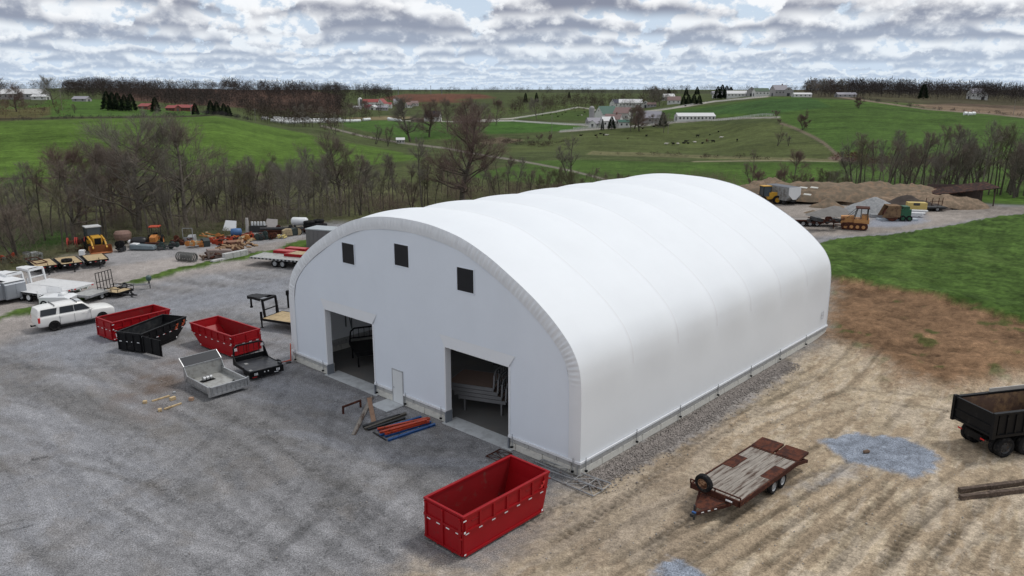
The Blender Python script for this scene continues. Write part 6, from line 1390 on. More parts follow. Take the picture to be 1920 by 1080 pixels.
# ================================================================ TREES
bark = mat('bark', (.095, .083, .068), .95, 0, .3, 2, wear=(.11, .10, .085), ws=3, wt=.55)
barkp = mat('bark_pale', (.16, .142, .118), .95, 0, .3, 2, wear=(.07, .06, .05), ws=3, wt=.55)
twg = [mat('twig_brown', (.185, .152, .125), .95, 0, .25, .25), mat('twig_grey', (.19, .172, .145), .95, 0, .25, .25), mat('twig_red', (.175, .125, .108), .95, 0, .25, .25), mat('twig_olive', (.155, .148, .092), .95, 0, .25, .25)]
def nrm3(v): return v/np.maximum(np.linalg.norm(v, axis=-1, keepdims=True), 1e-9)
def tubes(P0_, P1_, r0, r1, n):
    d = nrm3(P1_-P0_); up = np.where(np.abs(d[:, 2:3]) > .9, np.array([[1., 0, 0]]), np.array([[0, 0, 1.]])); a = nrm3(np.cross(d, up)); b = np.cross(d, a)
    t = np.arange(n)*2*np.pi/n; ring = a[:, None]*np.cos(t)[None, :, None]+b[:, None]*np.sin(t)[None, :, None]
    v = np.concatenate([P0_[:, None]+ring*r0[:, None, None], P1_[:, None]+ring*r1[:, None, None]], 1)
    i = np.arange(n); f = np.stack([i, (i+1) % n, n+(i+1) % n, n+i], 1); F_ = (np.arange(len(P0_))[:, None, None]*2*n+f[None]).reshape(-1, 4)
    return v.reshape(-1, 3), F_
def blades(P0_, P1_, w, rs):
    d = nrm3(P1_-P0_); s = nrm3(np.cross(d, nrm3(rs.normal(size=P0_.shape))))
    v = np.stack([P0_-s*w[:, None]/2, P0_+s*w[:, None]/2, P1_+s*w[:, None]*.2, P1_-s*w[:, None]*.2], 1).reshape(-1, 3)
    return v, np.arange(len(v)).reshape(-1, 4)
def gen_tree(seed, H, spread, tr, style='forest', nl=15, n2=6, n3=5, n4=5, lean=0., tw=.013):
    rs = np.random.default_rng(seed)
    S0, S1, R0, R1 = [], [], [], []                        # trunk and limbs
    def chain(p, d, L, r, k, bend, up=0.):
        pts = [p]; d = d.copy()
        for i in range(k):
            d = d+rs.normal(size=3)*bend+np.array([0, 0, up]); d /= np.linalg.norm(d); pts.append(pts[-1]+d*L/k)
        pts = np.array(pts); rr = r*(1-np.linspace(0, 1, k+1)*.72); return pts, rr
    def put(pts, rr): S0.extend(pts[:-1]); S1.extend(pts[1:]); R0.extend(rr[:-1]); R1.extend(rr[1:])
    stems = {'forest': 1, 'crown': 1, 'bush': 5, 'fork': 2, 'old': 1}[style]; trunks = []
    for q in range(stems):
        d = np.array([lean, 0, 1.])+ (rs.normal(size=3)*np.array([.28, .28, 0]) if stems > 1 else rs.normal(size=3)*np.array([.05, .05, 0])); d /= np.linalg.norm(d)
        p0 = np.array([rs.normal()*.15*(stems > 1), rs.normal()*.15*(stems > 1), -.5]); pts, rr = chain(p0, d, H*(.93 if stems == 1 else rs.uniform(.65, .95)), tr*(1 if stems < 3 else .5), 9, .06 if style != 'old' else .09, .03)
        put(pts, rr); trunks.append((pts, rr))
    L1 = []
    for pts, rr in trunks:
        for i in range(max(3, nl//len(trunks))):
            f = {'forest': rs.uniform(.42, .98), 'crown': rs.uniform(.20, .96), 'bush': rs.uniform(.15, .95), 'fork': rs.uniform(.3, .96), 'old': rs.uniform(.18, .97)}[style]
            x = f*(len(pts)-1); j = min(int(x), len(pts)-2); p = pts[j]*(1-x+j)+pts[j+1]*(x-j); r = np.interp(x, np.arange(len(rr)), rr)
            a = rs.uniform(0, 2*np.pi); el = {'forest': rs.uniform(.55, 1.15), 'crown': rs.uniform(.25, 1.0), 'bush': rs.uniform(.6, 1.2), 'fork': rs.uniform(.5, 1.1), 'old': rs.uniform(-.05, .9)}[style]
            el = el*(.55+.6*f); d = np.array([math.cos(a)*math.cos(el), math.sin(a)*math.cos(el), math.sin(el)])
            env = {'forest': .35+.65*(1-f)**.5, 'crown': math.sin(math.pi*min(1, .15+.85*f)**.8)*.9+.25, 'bush': .6, 'fork': .9-.5*f, 'old': 1.0-.55*f}[style]
            q, q2 = chain(p, d, spread*env*rs.uniform(.7, 1.1), r*.5, 5, .13, .07); put(q, q2); L1.append((q, q2))
    V1, F1 = tubes(np.array(S0), np.array(S1), np.array(R0), np.array(R1), 6)
    L1 += [(pts[-4:], rr[-4:]) for pts, rr in trunks]
    S0, S1, R0, R1 = [], [], [], []; tips = []
    for q, q2 in L1:
        Lq = np.linalg.norm(q[-1]-q[0])
        for i in range(n2):
            x = rs.uniform(.18, 1)**.8*(len(q)-1); j = min(int(x), len(q)-2); p = q[j]*(1-x+j)+q[j+1]*(x-j); d = nrm3(q[j+1]-q[j])+rs.normal(size=3)*.55+np.array([0, 0, .22]); d /= np.linalg.norm(d)
            w, w2 = chain(p, d, Lq*rs.uniform(.3, .6)+.3, max(.018, q2[j]*.42), 3, .12, .05); S0.extend(w[:-1]); S1.extend(w[1:]); R0.extend(w2[:-1]); R1.extend(w2[1:]); tips.append((w, Lq))
    V2, F2 = tubes(np.array(S0), np.array(S1), np.array(R0), np.array(R1), 3)
    A = np.concatenate([t[0][1:3] for t in tips]+[t[0][2:4] for t in tips]); D_ = np.concatenate([nrm3(t[0][2:3]-t[0][1:2]).repeat(2, 0) for t in tips]*2)
    n = len(A); A = A.repeat(n3, 0); D_ = D_.repeat(n3, 0)
    d = nrm3(D_+rs.normal(size=A.shape)*.42+np.array([0, 0, .2])); L = rs.uniform(.5, 1.3, (len(A), 1))*spread*.16+.15; B = A+d*L
    v3, f3 = blades(A, B, np.full(len(A), tw*1.5), rs)
    k = rs.uniform(.25, 1, (len(A)*n4, 1)); A4 = A.repeat(n4, 0)*(1-k)+B.repeat(n4, 0)*k; d4 = nrm3(d.repeat(n4, 0)+rs.normal(size=A4.shape)*.42+np.array([0, 0, .15])); B4 = A4+d4*rs.uniform(.25, .8, (len(A4), 1))*(.3+spread*.1)
    v4, f4 = blades(A4, B4, np.full(len(A4), tw), rs)
    Vc = np.concatenate([V2, v3, v4]); Fc_ = np.concatenate([F2, f3+len(V2), f4+len(V2)+len(v3)])
    return (V1, F1), (Vc, Fc_)
PROT = {}
def proto(key, mb, mt, **k):
    (v1, f1), (v2, f2) = gen_tree(**k); PROT[key] = (npmesh('trunk', v1, f1, mb, True), npmesh('crown', v2, f2, mt, False), k['H'])
for i in range(4): proto('f%d' % i, bark if i % 2 else barkp, twg[[1, 0, 1, 3][i]], seed=10+i, H=14, spread=3.2, tr=.21, style='forest', nl=14, n2=5, n3=4, n4=4)
for i in range(3): proto('c%d' % i, barkp, twg[[1, 0, 2][i]], seed=20+i, H=14, spread=6.0, tr=.30, style='crown', nl=22, n2=8, n3=5, n4=4)
for i in range(2): proto('o%d' % i, bark, twg[2 if i == 0 else 1], seed=31+i, H=15, spread=6.5, tr=.42, style='old', nl=26, n2=9, n3=6, n4=4)
for i in range(3): proto('b%d' % i, bark, twg[[0, 3, 2][i]], seed=40+i, H=6, spread=2.2, tr=.12, style='bush', nl=18, n2=6, n3=5, n4=4)
for i in range(3): proto('k%d' % i, bark, twg[[1, 0, 0][i]], seed=50+i, H=13, spread=4.0, tr=.24, style='fork', nl=15, n2=6, n3=4, n4=4)
rt = random.Random(77)
def tree(key, p, H, label, group=None, wide=1., rz=None, name='bare_tree', lean=0):
    a, b, h = PROT[key]; s = H/h
    t = thing(name, label, 'tree' if 'tree' in name else 'shrub', p, rt.uniform(0, 6.28) if rz is None else rz, group); t.scale = (s*wide, s*wide, s)
    if lean: t.rotation_euler = (0, lean, t.rotation_euler.z)
    o = link(bpy.data.objects.new('trunk', a)); o.parent = t; o = link(bpy.data.objects.new('crown', b)); o.parent = t; return t
def at_tree(key, px, Df, top, label, group=None, wide=1., **k):
    """px column, forward distance, pixel row the top reaches"""
    D = Df/math.cos(az_of(px)); p = AT(px, D); r = ray(px, top); zt_ = CAMH+D*r[2]/math.hypot(r[0], r[1]); return tree(key, p, max(1.5, zt_-p.z), label, group, wide, **k)
special = [('c0', 245, 102, 222, 'large spreading bare tree left of the paired tree, crown over the green field', 1.25), ('c1', 338, 104, 238, 'wide crowned bare tree just right of the largest left one', 1.15), ('f1', 178, 100, 268, 'slim leaning bare tree left of the largest crown', 1.), ('c2', 118, 98, 288, 'rounded brownish bare tree at the left end of the wood', 1.2),
 ('o0', 866, 132, 212, 'tall old reddish bare tree standing above the white roof', 1.15), ('k0', 1074, 172, 243, 'forked bare tree rising alone behind the roof ridge', 1.0), ('k1', 455, 112, 268, 'forked bare tree in the middle of the left wood', 1.), ('c1', 632, 128, 262, 'wide bare tree left of the pale field shed', 1.1), ('f2', 790, 130, 262, 'tall slim bare tree left of the old reddish tree', 1.),
 ('k2', 1412, 168, 285, 'small forked bare tree above the yellow loader', 1.), ('c2', 1490, 160, 287, 'dense dark bare tree behind the dirt pile', .9), ('b1', 1556, 158, 310, 'low spreading bare tree behind the long dirt pile', 1.2), ('f3', 1612, 150, 262, 'leftmost tall bare tree of the right-hand wood', 1.), ('k0', 1786, 152, 236, 'tallest forked bare tree in the right-hand wood', 1.1), ('f0', 1905, 150, 222, 'bare tree at the right edge of the picture', 1.1)]
for k, px, Df, top, lab, wd_ in special: at_tree(k, px, Df, top, lab, None, wd_)
LM = [(-200, 'left of the red implement at the picture edge'), (30, 'behind the grey barrel'), (75, 'behind the plank deck trailers'), (125, 'behind the red spools'), (155, 'behind the backhoe'), (200, 'behind the brown round bin'), (245, 'behind the black wrapped bale'), (275, 'behind the orange tractor'), (305, 'behind the dark green heap'), (330, 'behind the grey upright frame'), (370, 'behind the black machine body'), (400, 'behind the red hay rake'),
 (435, 'behind the blue machine'), (455, 'behind the pale post'), (475, 'behind the white jugs'), (500, 'behind the long dark roller'), (530, 'behind the white cylinder tank'), (570, 'behind the tyre stacks'), (605, 'above the left shoulder of the roof'), (645, 'above the left window of the building'), (690, 'beyond the roof between two windows'), (740, 'beyond the roof above the middle window'), (780, 'just left of the old reddish tree'), (825, 'close around the old reddish tree'), (890, 'just right of the old reddish tree'),
 (940, 'beyond the roof above the right window'), (985, 'left of the lone forked tree'), (1040, 'around the lone forked tree'), (1100, 'right of the lone forked tree'), (1170, 'below the long white cattle barn'), (1260, 'near the highest part of the roof'), (1330, 'right of the highest part of the roof'), (1400, 'behind the yellow loader'), (1450, 'behind the grey grain trailer'), (1520, 'behind the middle of the long dirt pile'), (1595, 'behind the right part of the long dirt pile'), (1650, 'behind the green roller'), (1700, 'behind the yellow container'), (1740, 'left of the open shed'), (1775, 'behind the open shed'), (1825, 'just right of the open shed'), (1860, 'near the right edge above the lawn'), (1905, 'at the right edge of the picture')]
KW = {'f': 'slim', 'k': 'forked', 'c': 'round-crowned', 'b': 'low bushy', 'o': 'large'}; CW = {'f0': 'grey', 'f1': 'brown', 'f2': 'pale', 'f3': 'olive', 'k0': 'grey', 'k1': 'brown', 'k2': 'dark', 'c0': 'grey', 'c1': 'brown', 'c2': 'reddish', 'b0': 'brown', 'b1': 'olive', 'b2': 'reddish'}
def where_is(px):
    w = LM[0][1]
    for a, b in LM:
        if px >= a: w = b
    return w
def band(n, px0, px1, Dfun, topfun, keys, label, group, wide=(0.8, 1.1), **kw):
    for i in range(n):
        px = px0+(px1-px0)*(i+rt.uniform(.1, .9))/n; ky = rt.choice(keys); q_ = rt.uniform(0, 1)**1.2; dp_ = kw.get('depth', 26); up = rt.uniform(-12, 30); lab = f'{"tall" if up < 9 else "short"} {CW[ky]} {KW[ky[0]]} bare tree, {"front" if q_ < .4 else "back"} row, {where_is(px)}'; at_tree(ky, px, Dfun(px)+q_*dp_, topfun(px)+up, lab, group, rt.uniform(*wide))
edgeL = lambda px: float(np.interp(px, [-150, 0, 200, 400, 560, 760, 1000, 1300], [76, 83, 96, 101, 111, 121, 132, 140]))
topL = lambda px: float(np.interp(px, [-150, 0, 90, 150, 200, 300, 400, 440, 560, 640, 760, 860, 960, 1060, 1200, 1320], [325, 322, 315, 300, 290, 285, 300, 300, 288, 292, 305, 295, 300, 318, 330, 330]))
band(36, -110, 420, edgeL, topL, ['f0', 'f1', 'f2', 'f3', 'k0', 'k2', 'c2'], 'bare tree of the wood along the back of the left yard', 'trees of the left wood')
band(36, 420, 720, edgeL, topL, ['f0', 'f1', 'f2', 'f3', 'k1', 'c0'], 'bare tree of the wood behind the left half of the white roof', 'trees behind the white roof', depth=30)
band(28, 720, 1000, lambda p: edgeL(p)+2, topL, ['f0', 'f1', 'f3', 'k1', 'k2'], 'bare tree of the wood around the old reddish tree', 'trees around the old tree', depth=34)
band(22, 1000, 1370, lambda p: edgeL(p)+6, topL, ['b0', 'b1', 'f1', 'k2'], 'low bare tree on the slope behind the roof ridge', 'low trees behind the ridge', depth=35)
band(52, 1600, 2010, lambda p: 139-max(0, p-1800)*.03, lambda p: float(np.interp(p, [1600, 1680, 1760, 1800, 1900, 2000], [258, 254, 246, 240, 230, 230])), ['f0', 'f1', 'f2', 'f3', 'k0', 'k1'], 'tall bare tree of the wood on the right', 'trees of the right-hand wood', depth=26)
band(12, 1380, 1600, lambda p: 146, lambda p: 318, ['b0', 'b1', 'b2', 'k2'], 'scrubby bare tree behind the dirt piles', 'scrub behind the dirt piles', depth=18)
# undergrowth: brush nobody could count, merged copies of the bush twigs
def brush(name, n, px0, px1, Dfun, depth, hmin, hmax, mt, seed, bl=220):
    rs = np.random.default_rng(seed); px = rs.uniform(px0, px1, n); Df = np.array([Dfun(p) for p in px])+rs.random(n)**1.1*depth; az = np.array([az_of(p) for p in px]); D = Df/np.cos(az)
    x, y = np.sin(az)*D, np.cos(az)*D; z = terr(x, y); h = rs.uniform(hmin, hmax, n)
    m = n*bl; c = np.stack([x, y, z], -1).repeat(bl, 0); hh = h.repeat(bl)[:, None]
    u_ = rs.normal(size=(m, 3))*np.array([.42, .42, .0]); base = c+u_*hh*.5; k = rs.random((m, 1))**.8; st = base+np.concatenate([u_[:, :2]*hh*k*.6, hh*k*.8], 1)
    d = nrm3(rs.normal(size=(m, 3))*np.array([.6, .6, .3])+np.array([0, 0, .75])); v, f = blades(st, st+d*hh*rs.uniform(.12, .4, (m, 1)), np.full(m, .02), rs)
    o = link(bpy.data.objects.new(name, npmesh(name, v, f, mt))); tag(o, None, None, None, 'stuff')
brush('undergrowth', 120, -130, 740, lambda p: edgeL(p)-1, 26, 1.6, 4.6, twg[0], 3)
brush('undergrowth', 100, -130, 1380, lambda p: edgeL(p)+3, 30, 1.5, 3.8, twg[3], 4)
brush('undergrowth', 80, 700, 1380, lambda p: edgeL(p)+2, 30, 1.8, 4.2, twg[2], 5)
brush('undergrowth', 80, 1560, 2010, lambda p: 150, 34, 1.6, 4.5, twg[1], 6)
brush('undergrowth', 60, -130, 620, lambda p: edgeL(p)-3.5, 4, .8, 1.7, twg[3], 8)
# far bare trees, hedges, evergreens
far_list = [('o1', 770, 470, 186, 229), ('o0', 806, 500, 190, 225), ('o0', 875, 465, 187, 228), ('c0', 900, 520, 192, 226), ('c1', 840, 540, 190, 222), ('k0', 706, 400, 228, 262), ('k1', 728, 395, 226, 266), ('k2', 632, 400, 212, 245), ('f0', 572, 470, 195, 231), ('f1', 590, 475, 197, 231), ('f2', 560, 500, 200, 228), ('f3', 548, 505, 203, 226), ('f0', 604, 460, 200, 233),
 ('c2', 930, 620, 190, 216), ('c1', 1180, 500, 205, 236), ('o0', 1196, 495, 200, 236), ('o1', 1188, 512, 198, 232), ('c1', 1220, 520, 216, 238), ('c0', 1242, 480, 213, 234), ('b0', 1326, 400, 262, 287), ('b2', 1118, 430, 262, 288), ('b1', 1176, 420, 262, 290), ('k2', 1455, 300, 236, 290), ('k0', 1475, 298, 245, 288), ('b2', 1500, 380, 208, 226), ('b0', 1448, 455, 205, 226),
 ('c0', 115, 480, 145, 190), ('o0', 45, 400, 160, 212), ('c1', 8, 380, 140, 210), ('c2', 60, 420, 190, 225), ('b0', 95, 400, 200, 222), ('b1', 120, 380, 203, 225), ('k1', 152, 390, 190, 222), ('c0', 1232, 800, 165, 195), ('o1', 1225, 820, 163, 198), ('c1', 1510, 700, 150, 180), ('c0', 1528, 720, 149, 180), ('o1', 1565, 760, 150, 178), ('c2', 1545, 740, 151, 180),
 ('c0', 1005, 700, 185, 210), ('k1', 1030, 500, 243, 262), ('b0', 1010, 440, 252, 272), ('b2', 1030, 430, 250, 275), ('b0', 990, 450, 255, 272), ('b1', 975, 440, 258, 276), ('b2', 1015, 455, 250, 268), ('c1', 660, 620, 196, 215), ('k2', 650, 640, 194, 214), ('b2', 1600, 500, 176, 200), ('b0', 1455, 420, 222, 232), ('c2', 690, 750, 190, 206)]
for i, (k, px, Df, top, bot) in enumerate(far_list):
    nm = 'bare_shrub' if k[0] == 'b' else 'bare_tree'
    where = ('left of the red roofed farm' if px < 640 else 'near the red roofed farm and its lane' if px < 960 else 'near the green roofed farm' if px < 1260 else 'on the pasture and hill at the right')
    near_ = [(0, 'below the long white building'), (80, 'by the leaning pole'), (140, 'by the small grey shed'), (540, 'over the white bale rows'), (600, 'at the right end of the long bale row'), (645, 'beside the lane'), (700, 'just left of the field shed'), (720, 'right of the field shed'), (765, 'by the brown walled building'), (800, 'by the dark roofed house'), (865, 'right of the dark roofed house'), (960, 'in the meadow left of the farm'), (1022, 'below the upper lane'), (1110, 'at the foot of the farm fence'), (1172, 'between the farmhouse and the grey barn'), (1192, 'at the grey barn wall'), (1218, 'right of the grey barn'), (1238, 'by the dark pole'), (1320, 'among the cows'), (1440, 'at the fence end'), (1465, 'on the pasture rise'), (1490, 'on the open hillside'), (1505, 'left end of the right woods'), (1535, 'beside the hilltop shed'), (1580, 'by the hedgerow')]
    w_ = [b for a, b in near_ if px >= a][-1]; sz_ = 'small' if bot-top < 20 else 'middling' if bot-top < 34 else 'big'
    at_tree(k, px, Df, top, f'{sz_} {"low bare shrub" if nm == "bare_shrub" else "far bare tree"} {w_}', f'distant {"shrubs" if nm == "bare_shrub" else "trees"} {where}', 1.1, name=nm)
def evergreen(seed, H=10, r=2.6):
    rs = np.random.default_rng(seed); n = 3200; z = rs.random(n)**.85; a = rs.uniform(0, 6.28, n); rad = (1-z)**.55*r*(.5+.5*rs.random(n)**.5)*(1+.15*np.sin(z*33+a*2)); p = np.stack([rad*np.cos(a), rad*np.sin(a), .6+z*(H-.6)], 1)
    d = nrm3(np.stack([np.cos(a), np.sin(a), rs.uniform(-.5, .2, n)], 1)+rs.normal(size=(n, 3))*.25); return blades(p, p+d*.7*(1.2-z)[:, None], np.full(n, .28), rs)
evm = mat('evergreen_needles', (.020, .032, .018), .9, 0, .4, .6)
EV = []
for i in range(2):
    v, f = evergreen(60+i); EV.append(npmesh('crown', v, f, evm))
etr = MB().tube((0, 0, -.5), (0, 0, 8), .22, .05, 7).mesh('trunk', bark)
for i, (px, Df, top, bot) in enumerate([(214, 430, 166, 192), (224, 430, 168, 193), (234, 435, 169, 194), (246, 430, 173, 195), (258, 440, 171, 195), (302, 450, 178, 205), (375, 420, 190, 209), (404, 400, 184, 216), (415, 395, 186, 217), (428, 400, 190, 217), (436, 405, 194, 218), (755, 980, 182, 200), (1128, 505, 220, 240), (1145, 515, 215, 236), (1276, 760, 176, 194), (1285, 760, 174, 194), (1295, 765, 173, 194), (1305, 765, 175, 194), (1338, 900, 158, 172), (1346, 900, 155, 172), (1354, 905, 157, 172), (1362, 900, 160, 172), (985, 1100, 171, 178), (1005, 1100, 171, 178), (1065, 1150, 170, 176), (1248, 1100, 163, 175), (1280, 1100, 163, 174), (1716, 700, 153, 184), (1240, 520, 207, 240), (1300, 1200, 160, 172)]):
    D = Df/math.cos(az_of(px)); p = AT(px, D); r_ = ray(px, top); H = CAMH+D*r_[2]/math.hypot(r_[0], r_[1])-p.z
    grp_ = 'evergreens on the left hill' if px < 450 else 'evergreens by the farms'; lab = ('tallest dark evergreen of the big clump on the left hill' if px == 214 else 'short dark evergreen left of the long brick house' if px == 302 else 'dark evergreen right of the long brick house' if px == 375 else 'dark evergreen in the small clump above the bale rows' if px > 400 else 'dark evergreen in the big clump left of the brick houses') if px < 450 else 'dark evergreen by the red roofed farm' if px < 800 else 'dark evergreen on the far skyline' if Df > 850 else 'narrow dark evergreen in front of the green roofed barn' if px == 1128 else 'small dark evergreen beside the farmhouse' if px == 1145 else 'dark evergreen at the right end of the grey barn' if px == 1240 else 'lone dark evergreen in the right skyline woods' if px == 1716 else 'dark evergreen in the clump left of the skyline sheds'
    t = thing('evergreen_tree', lab, 'tree', p, i*1.3, grp_); s = max(H, 3)/10; wd_ = .55 if px == 1128 else .8 if 960 < px < 1070 else 1.1; t.scale = (s*wd_*.9, s*wd_*.9, s*.88)
    o = link(bpy.data.objects.new('trunk', etr)); o.parent = t; o = link(bpy.data.objects.new('crown', EV[i % 2])); o.parent = t
def woods(name, n, px0, px1, D0, D1, h0, h1, mt, seed, bl=90, bw=.34, spread=.34, wfun=None):
    rs = np.random.default_rng(seed); px = rs.uniform(px0, px1, n); az = np.array([az_of(p) for p in px]); lo = np.array([D0(p) if callable(D0) else D0 for p in px]); hi = np.array([D1(p) if callable(D1) else D1 for p in px])
    D = (lo+(hi-lo)*rs.random(n))/np.cos(az); x, y = np.sin(az)*D, np.cos(az)*D; z = terr(x, y); h = rs.uniform(h0, h1, n)
    m = n*bl; c = np.stack([x, y, z], -1).repeat(bl, 0); hh = h.repeat(bl)[:, None]; th_ = rs.normal(size=(m, 3)); th_ = nrm3(th_)*rs.random((m, 1))**.4*np.array([spread, spread, .42])
    ctr = c+th_*hh+np.concatenate([np.zeros((m, 2)), hh*.56], 1); d = nrm3(th_*1.5+rs.normal(size=(m, 3))*.35+np.array([0, 0, .35]))
    v, f = blades(ctr, ctr+d*hh*rs.uniform(.06, .16, (m, 1)), hh[:, 0]*.02*bw/.34, rs)
    P_ = np.stack([x, y, z-1], -1); v2, f2 = tubes(P_, P_+np.stack([rs.normal(size=n)*.4, rs.normal(size=n)*.4, h*.9], -1), h*.009, h*.003, 3)
    o = link(bpy.data.objects.new(name, npmesh(name, np.concatenate([v, v2]), np.concatenate([f, f2+len(v)]), mt))); o['kind'] = 'stuff'
wm1 = mat('far_wood_purple', (.062, .054, .052), .95, 0, .35, .02, col2=(.082, .066, .058)); wm2 = mat('far_wood_dark', (.050, .046, .048), .95, 0, .35, .02); wm3 = mat('far_wood_brown', (.072, .056, .044), .95, 0, .35, .02)
woods('distant_woods', 1100, 140, 660, lambda p: 560+max(0, p-400)*.8, lambda p: 1050+max(0, p-350)*1.6, 8, 15, wm1, 1)
woods('distant_woods', 330, 430, 740, 1120, 1500, 13, 22, wm1, 31, 70)
woods('distant_woods', 120, -250, 150, 620, 1000, 8, 14, wm2, 2)
woods('distant_woods', 800, 1500, 2150, lambda p: 690, lambda p: 1050, 9, 18, wm1, 3)
woods('distant_woods', 200, 1560, 2150, 700, 900, 9, 17, wm2, 12)
woods('distant_woods', 380, 620, 1560, 1500, 2300, 10, 17, wm2, 4, 60)
woods('distant_woods', 200, 960, 1260, 760, 1100, 9, 14, wm3, 5, 80)
woods('distant_woods', 90, 500, 720, 640, 900, 7, 12, wm3, 6, 80)
woods('distant_woods', 90, 470, 640, 470, 560, 8, 13, wm3, 7, 80)
woods('hedgerow', 60, -150, 130, 330, 420, 4, 8, mat('hedge_tan', (.13, .085, .06), .95, 0, .35, .05), 8, 90, .34, .5)
def hedge(name, pts, n, h0, h1, mt, seed, dmin=130):
    rs = np.random.default_rng(seed); P_ = [GT(*q, dmin) for q in pts]; seg = [(P_[i+1]-P_[i]).length for i in range(len(P_)-1)]; tot = sum(seg); V_, F_ = [], []; off = 0
    for k in range(n):
        s = rs.random()*tot; i = 0
        while s > seg[i] and i < len(seg)-1: s -= seg[i]; i += 1
        p = P_[i].lerp(P_[i+1], min(1, s/seg[i])); x, y = p.x+rs.normal()*1.2, p.y+rs.normal()*1.2; z = tz(x, y); h = rs.uniform(h0, h1); m = 70
        u_ = nrm3(rs.normal(size=(m, 3)))*rs.random((m, 1))**.5*np.array([.7, .7, .5])*h; c = np.array([x, y, z+h*.45])+u_; d = nrm3(u_+rs.normal(size=(m, 3))*.4+np.array([0, 0, .4])); v, f = blades(c, c+d*h*.3, np.full(m, h*.045), rs); V_.append(v); F_.append(f+off); off += len(v)
    o = link(bpy.data.objects.new(name, npmesh(name, np.concatenate(V_), np.concatenate(F_), mt))); o['kind'] = 'stuff'
hedge('hedgerow', [(-200, 226), (60, 226), (150, 222), (300, 220), (400, 216), (470, 226)], 90, .8, 2.4, wm2, 21); hedge('hedgerow', [(1600, 184), (1650, 192), (1740, 205), (1860, 213), (1990, 224)], 45, .8, 2.6, wm2, 22, 300)
hedge('hedgerow', [(1100, 289), (1200, 291), (1300, 295), (1450, 300)], 26, .6, 1.8, wm3, 23); hedge('hedgerow', [(890, 262), (960, 270), (1010, 276), (1060, 268)], 40, 1.2, 3.2, wm3, 24); hedge('hedgerow', [(600, 242), (640, 250), (700, 262), (760, 272)], 24, .8, 2.5, wm3, 25)
hedge('red_brush', [(1150, 238), (1180, 232), (1200, 236)], 14, 2, 4, mat('red_twigs', (.13, .045, .045), .95, 0, .3, .2), 26); hedge('red_brush', [(1225, 238), (1250, 234)], 8, 1.5, 2.6, MATS['red_twigs'], 27); hedge('red_brush', [(1560, 300), (1640, 306), (1760, 308)], 40, 1.2, 3., MATS['red_twigs'], 28)
hedge('red_brush', [(735, 200), (770, 201), (800, 198)], 18, 2, 5, MATS['red_twigs'], 29, 600)
# ================================================================ FAR FARMS
wwall = mat('farm_white', (.62, .62, .60), .7, 0, .06, .3); gwall = mat('farm_grey', (.34, .33, .33), .8, 0, .1, .3); brick = mat('farm_brick', (.17, .075, .06), .85, 0, .15, .5)
rroof = mat('roof_red', (.26, .055, .05), .6, 0, .1, .2); groof = mat('roof_green', (.015, .085, .06), .6, 0, .1, .2); broof = mat('roof_brown', (.24, .17, .16), .8, 0, .1, .2); nroof = mat('roof_navy', (.04, .045, .07), .7, 0, .1, .2); wroof = mat('roof_white', (.60, .60, .60), .5, 0, .05, .2); groof2 = mat('roof_grey', (.27, .26, .29), .7, 0, .1, .2); kroof = mat('roof_dark', (.03, .022, .028), .7, 0, .1, .2)
def gable(name, lab, px, py, Wm, Lm, hw_, hr, rz, wm, rm, dmin=300, nwin=4, cat='building', door=True, chim=False):
    p = GT(px, py, dmin); t = thing(name, lab, cat, p+Vector((0, 0, -.2)), rz); x, y = Lm/2, Wm/2
    MB().prism([(-y, -2), (y, -2), (y, hw_), (0, hw_+hr), (-y, hw_)], -x, x, 'X').build('wall', wm, t)
    for s in (-1, 1):
        e_ = .35; sl_ = hr/y; MB().add([(-x-e_, s*(y+e_), hw_-e_*sl_+.12), (x+e_, s*(y+e_), hw_-e_*sl_+.12), (x+e_, 0, hw_+hr+.12), (-x-e_, 0, hw_+hr+.12), (-x-e_, s*(y+e_), hw_-e_*sl_+.02), (x+e_, s*(y+e_), hw_-e_*sl_+.02), (x+e_, 0, hw_+hr+.02), (-x-e_, 0, hw_+hr+.02)], [(0,1,2,3), (7,6,5,4), (0,4,5,1), (1,5,6,2), (2,6,7,3), (3,7,4,0)]).build('roof', rm, t)
    dk_ = mat('far_window', (.03, .033, .04), .4)
    for k in range(nwin):
        xx = -x+Lm*(k+.5)/nwin
        for s in (-1, 1): MB().box((xx, s*(y+.02), hw_*.6), (min(1.1, Lm/nwin*.5), .04, min(1.3, hw_*.4))).build('window', dk_, t)
    if door:
        for s in (-1, 1): MB().box((s*(x+.02), 0, min(1.5, hw_*.45)), (.04, min(2.6, Wm*.3), min(2.8, hw_*.8))).build('door', dk_, t)
    if hr > 2.5:
        for s in (-1, 1): MB().box((s*(x+.03), 0, hw_+hr*.4), (.04, .9, .9)).build('gable_window', dk_, t)
    if chim: MB().box((x*.4, 0, hw_+hr+.4), (.8, .8, 1.6)).build('chimney', brick, t)
    return t
def silo(lab, px, py, r, h, m_, dmin=300, top=None):
    p = GT(px, py, dmin); t = thing('silo', lab, 'silo', p, 0); MB().tube((0, 0, -1), (0, 0, h), r, n=16).build('shaft', m_, t); MB().lathe([(r*1.03, h), (r*.9, h+r*.4), (r*.5, h+r*.75), (0, h+r*.9)], (0, 0, 0), 'Z', 16).build('dome', top or m_, t)
    for k in range(5): MB().lathe([(r*1.01, h*(k+1)/6-.08), (r*1.03, h*(k+1)/6), (r*1.01, h*(k+1)/6+.08)], (0, 0, 0), 'Z', 16).build('hoop', groof2, t)
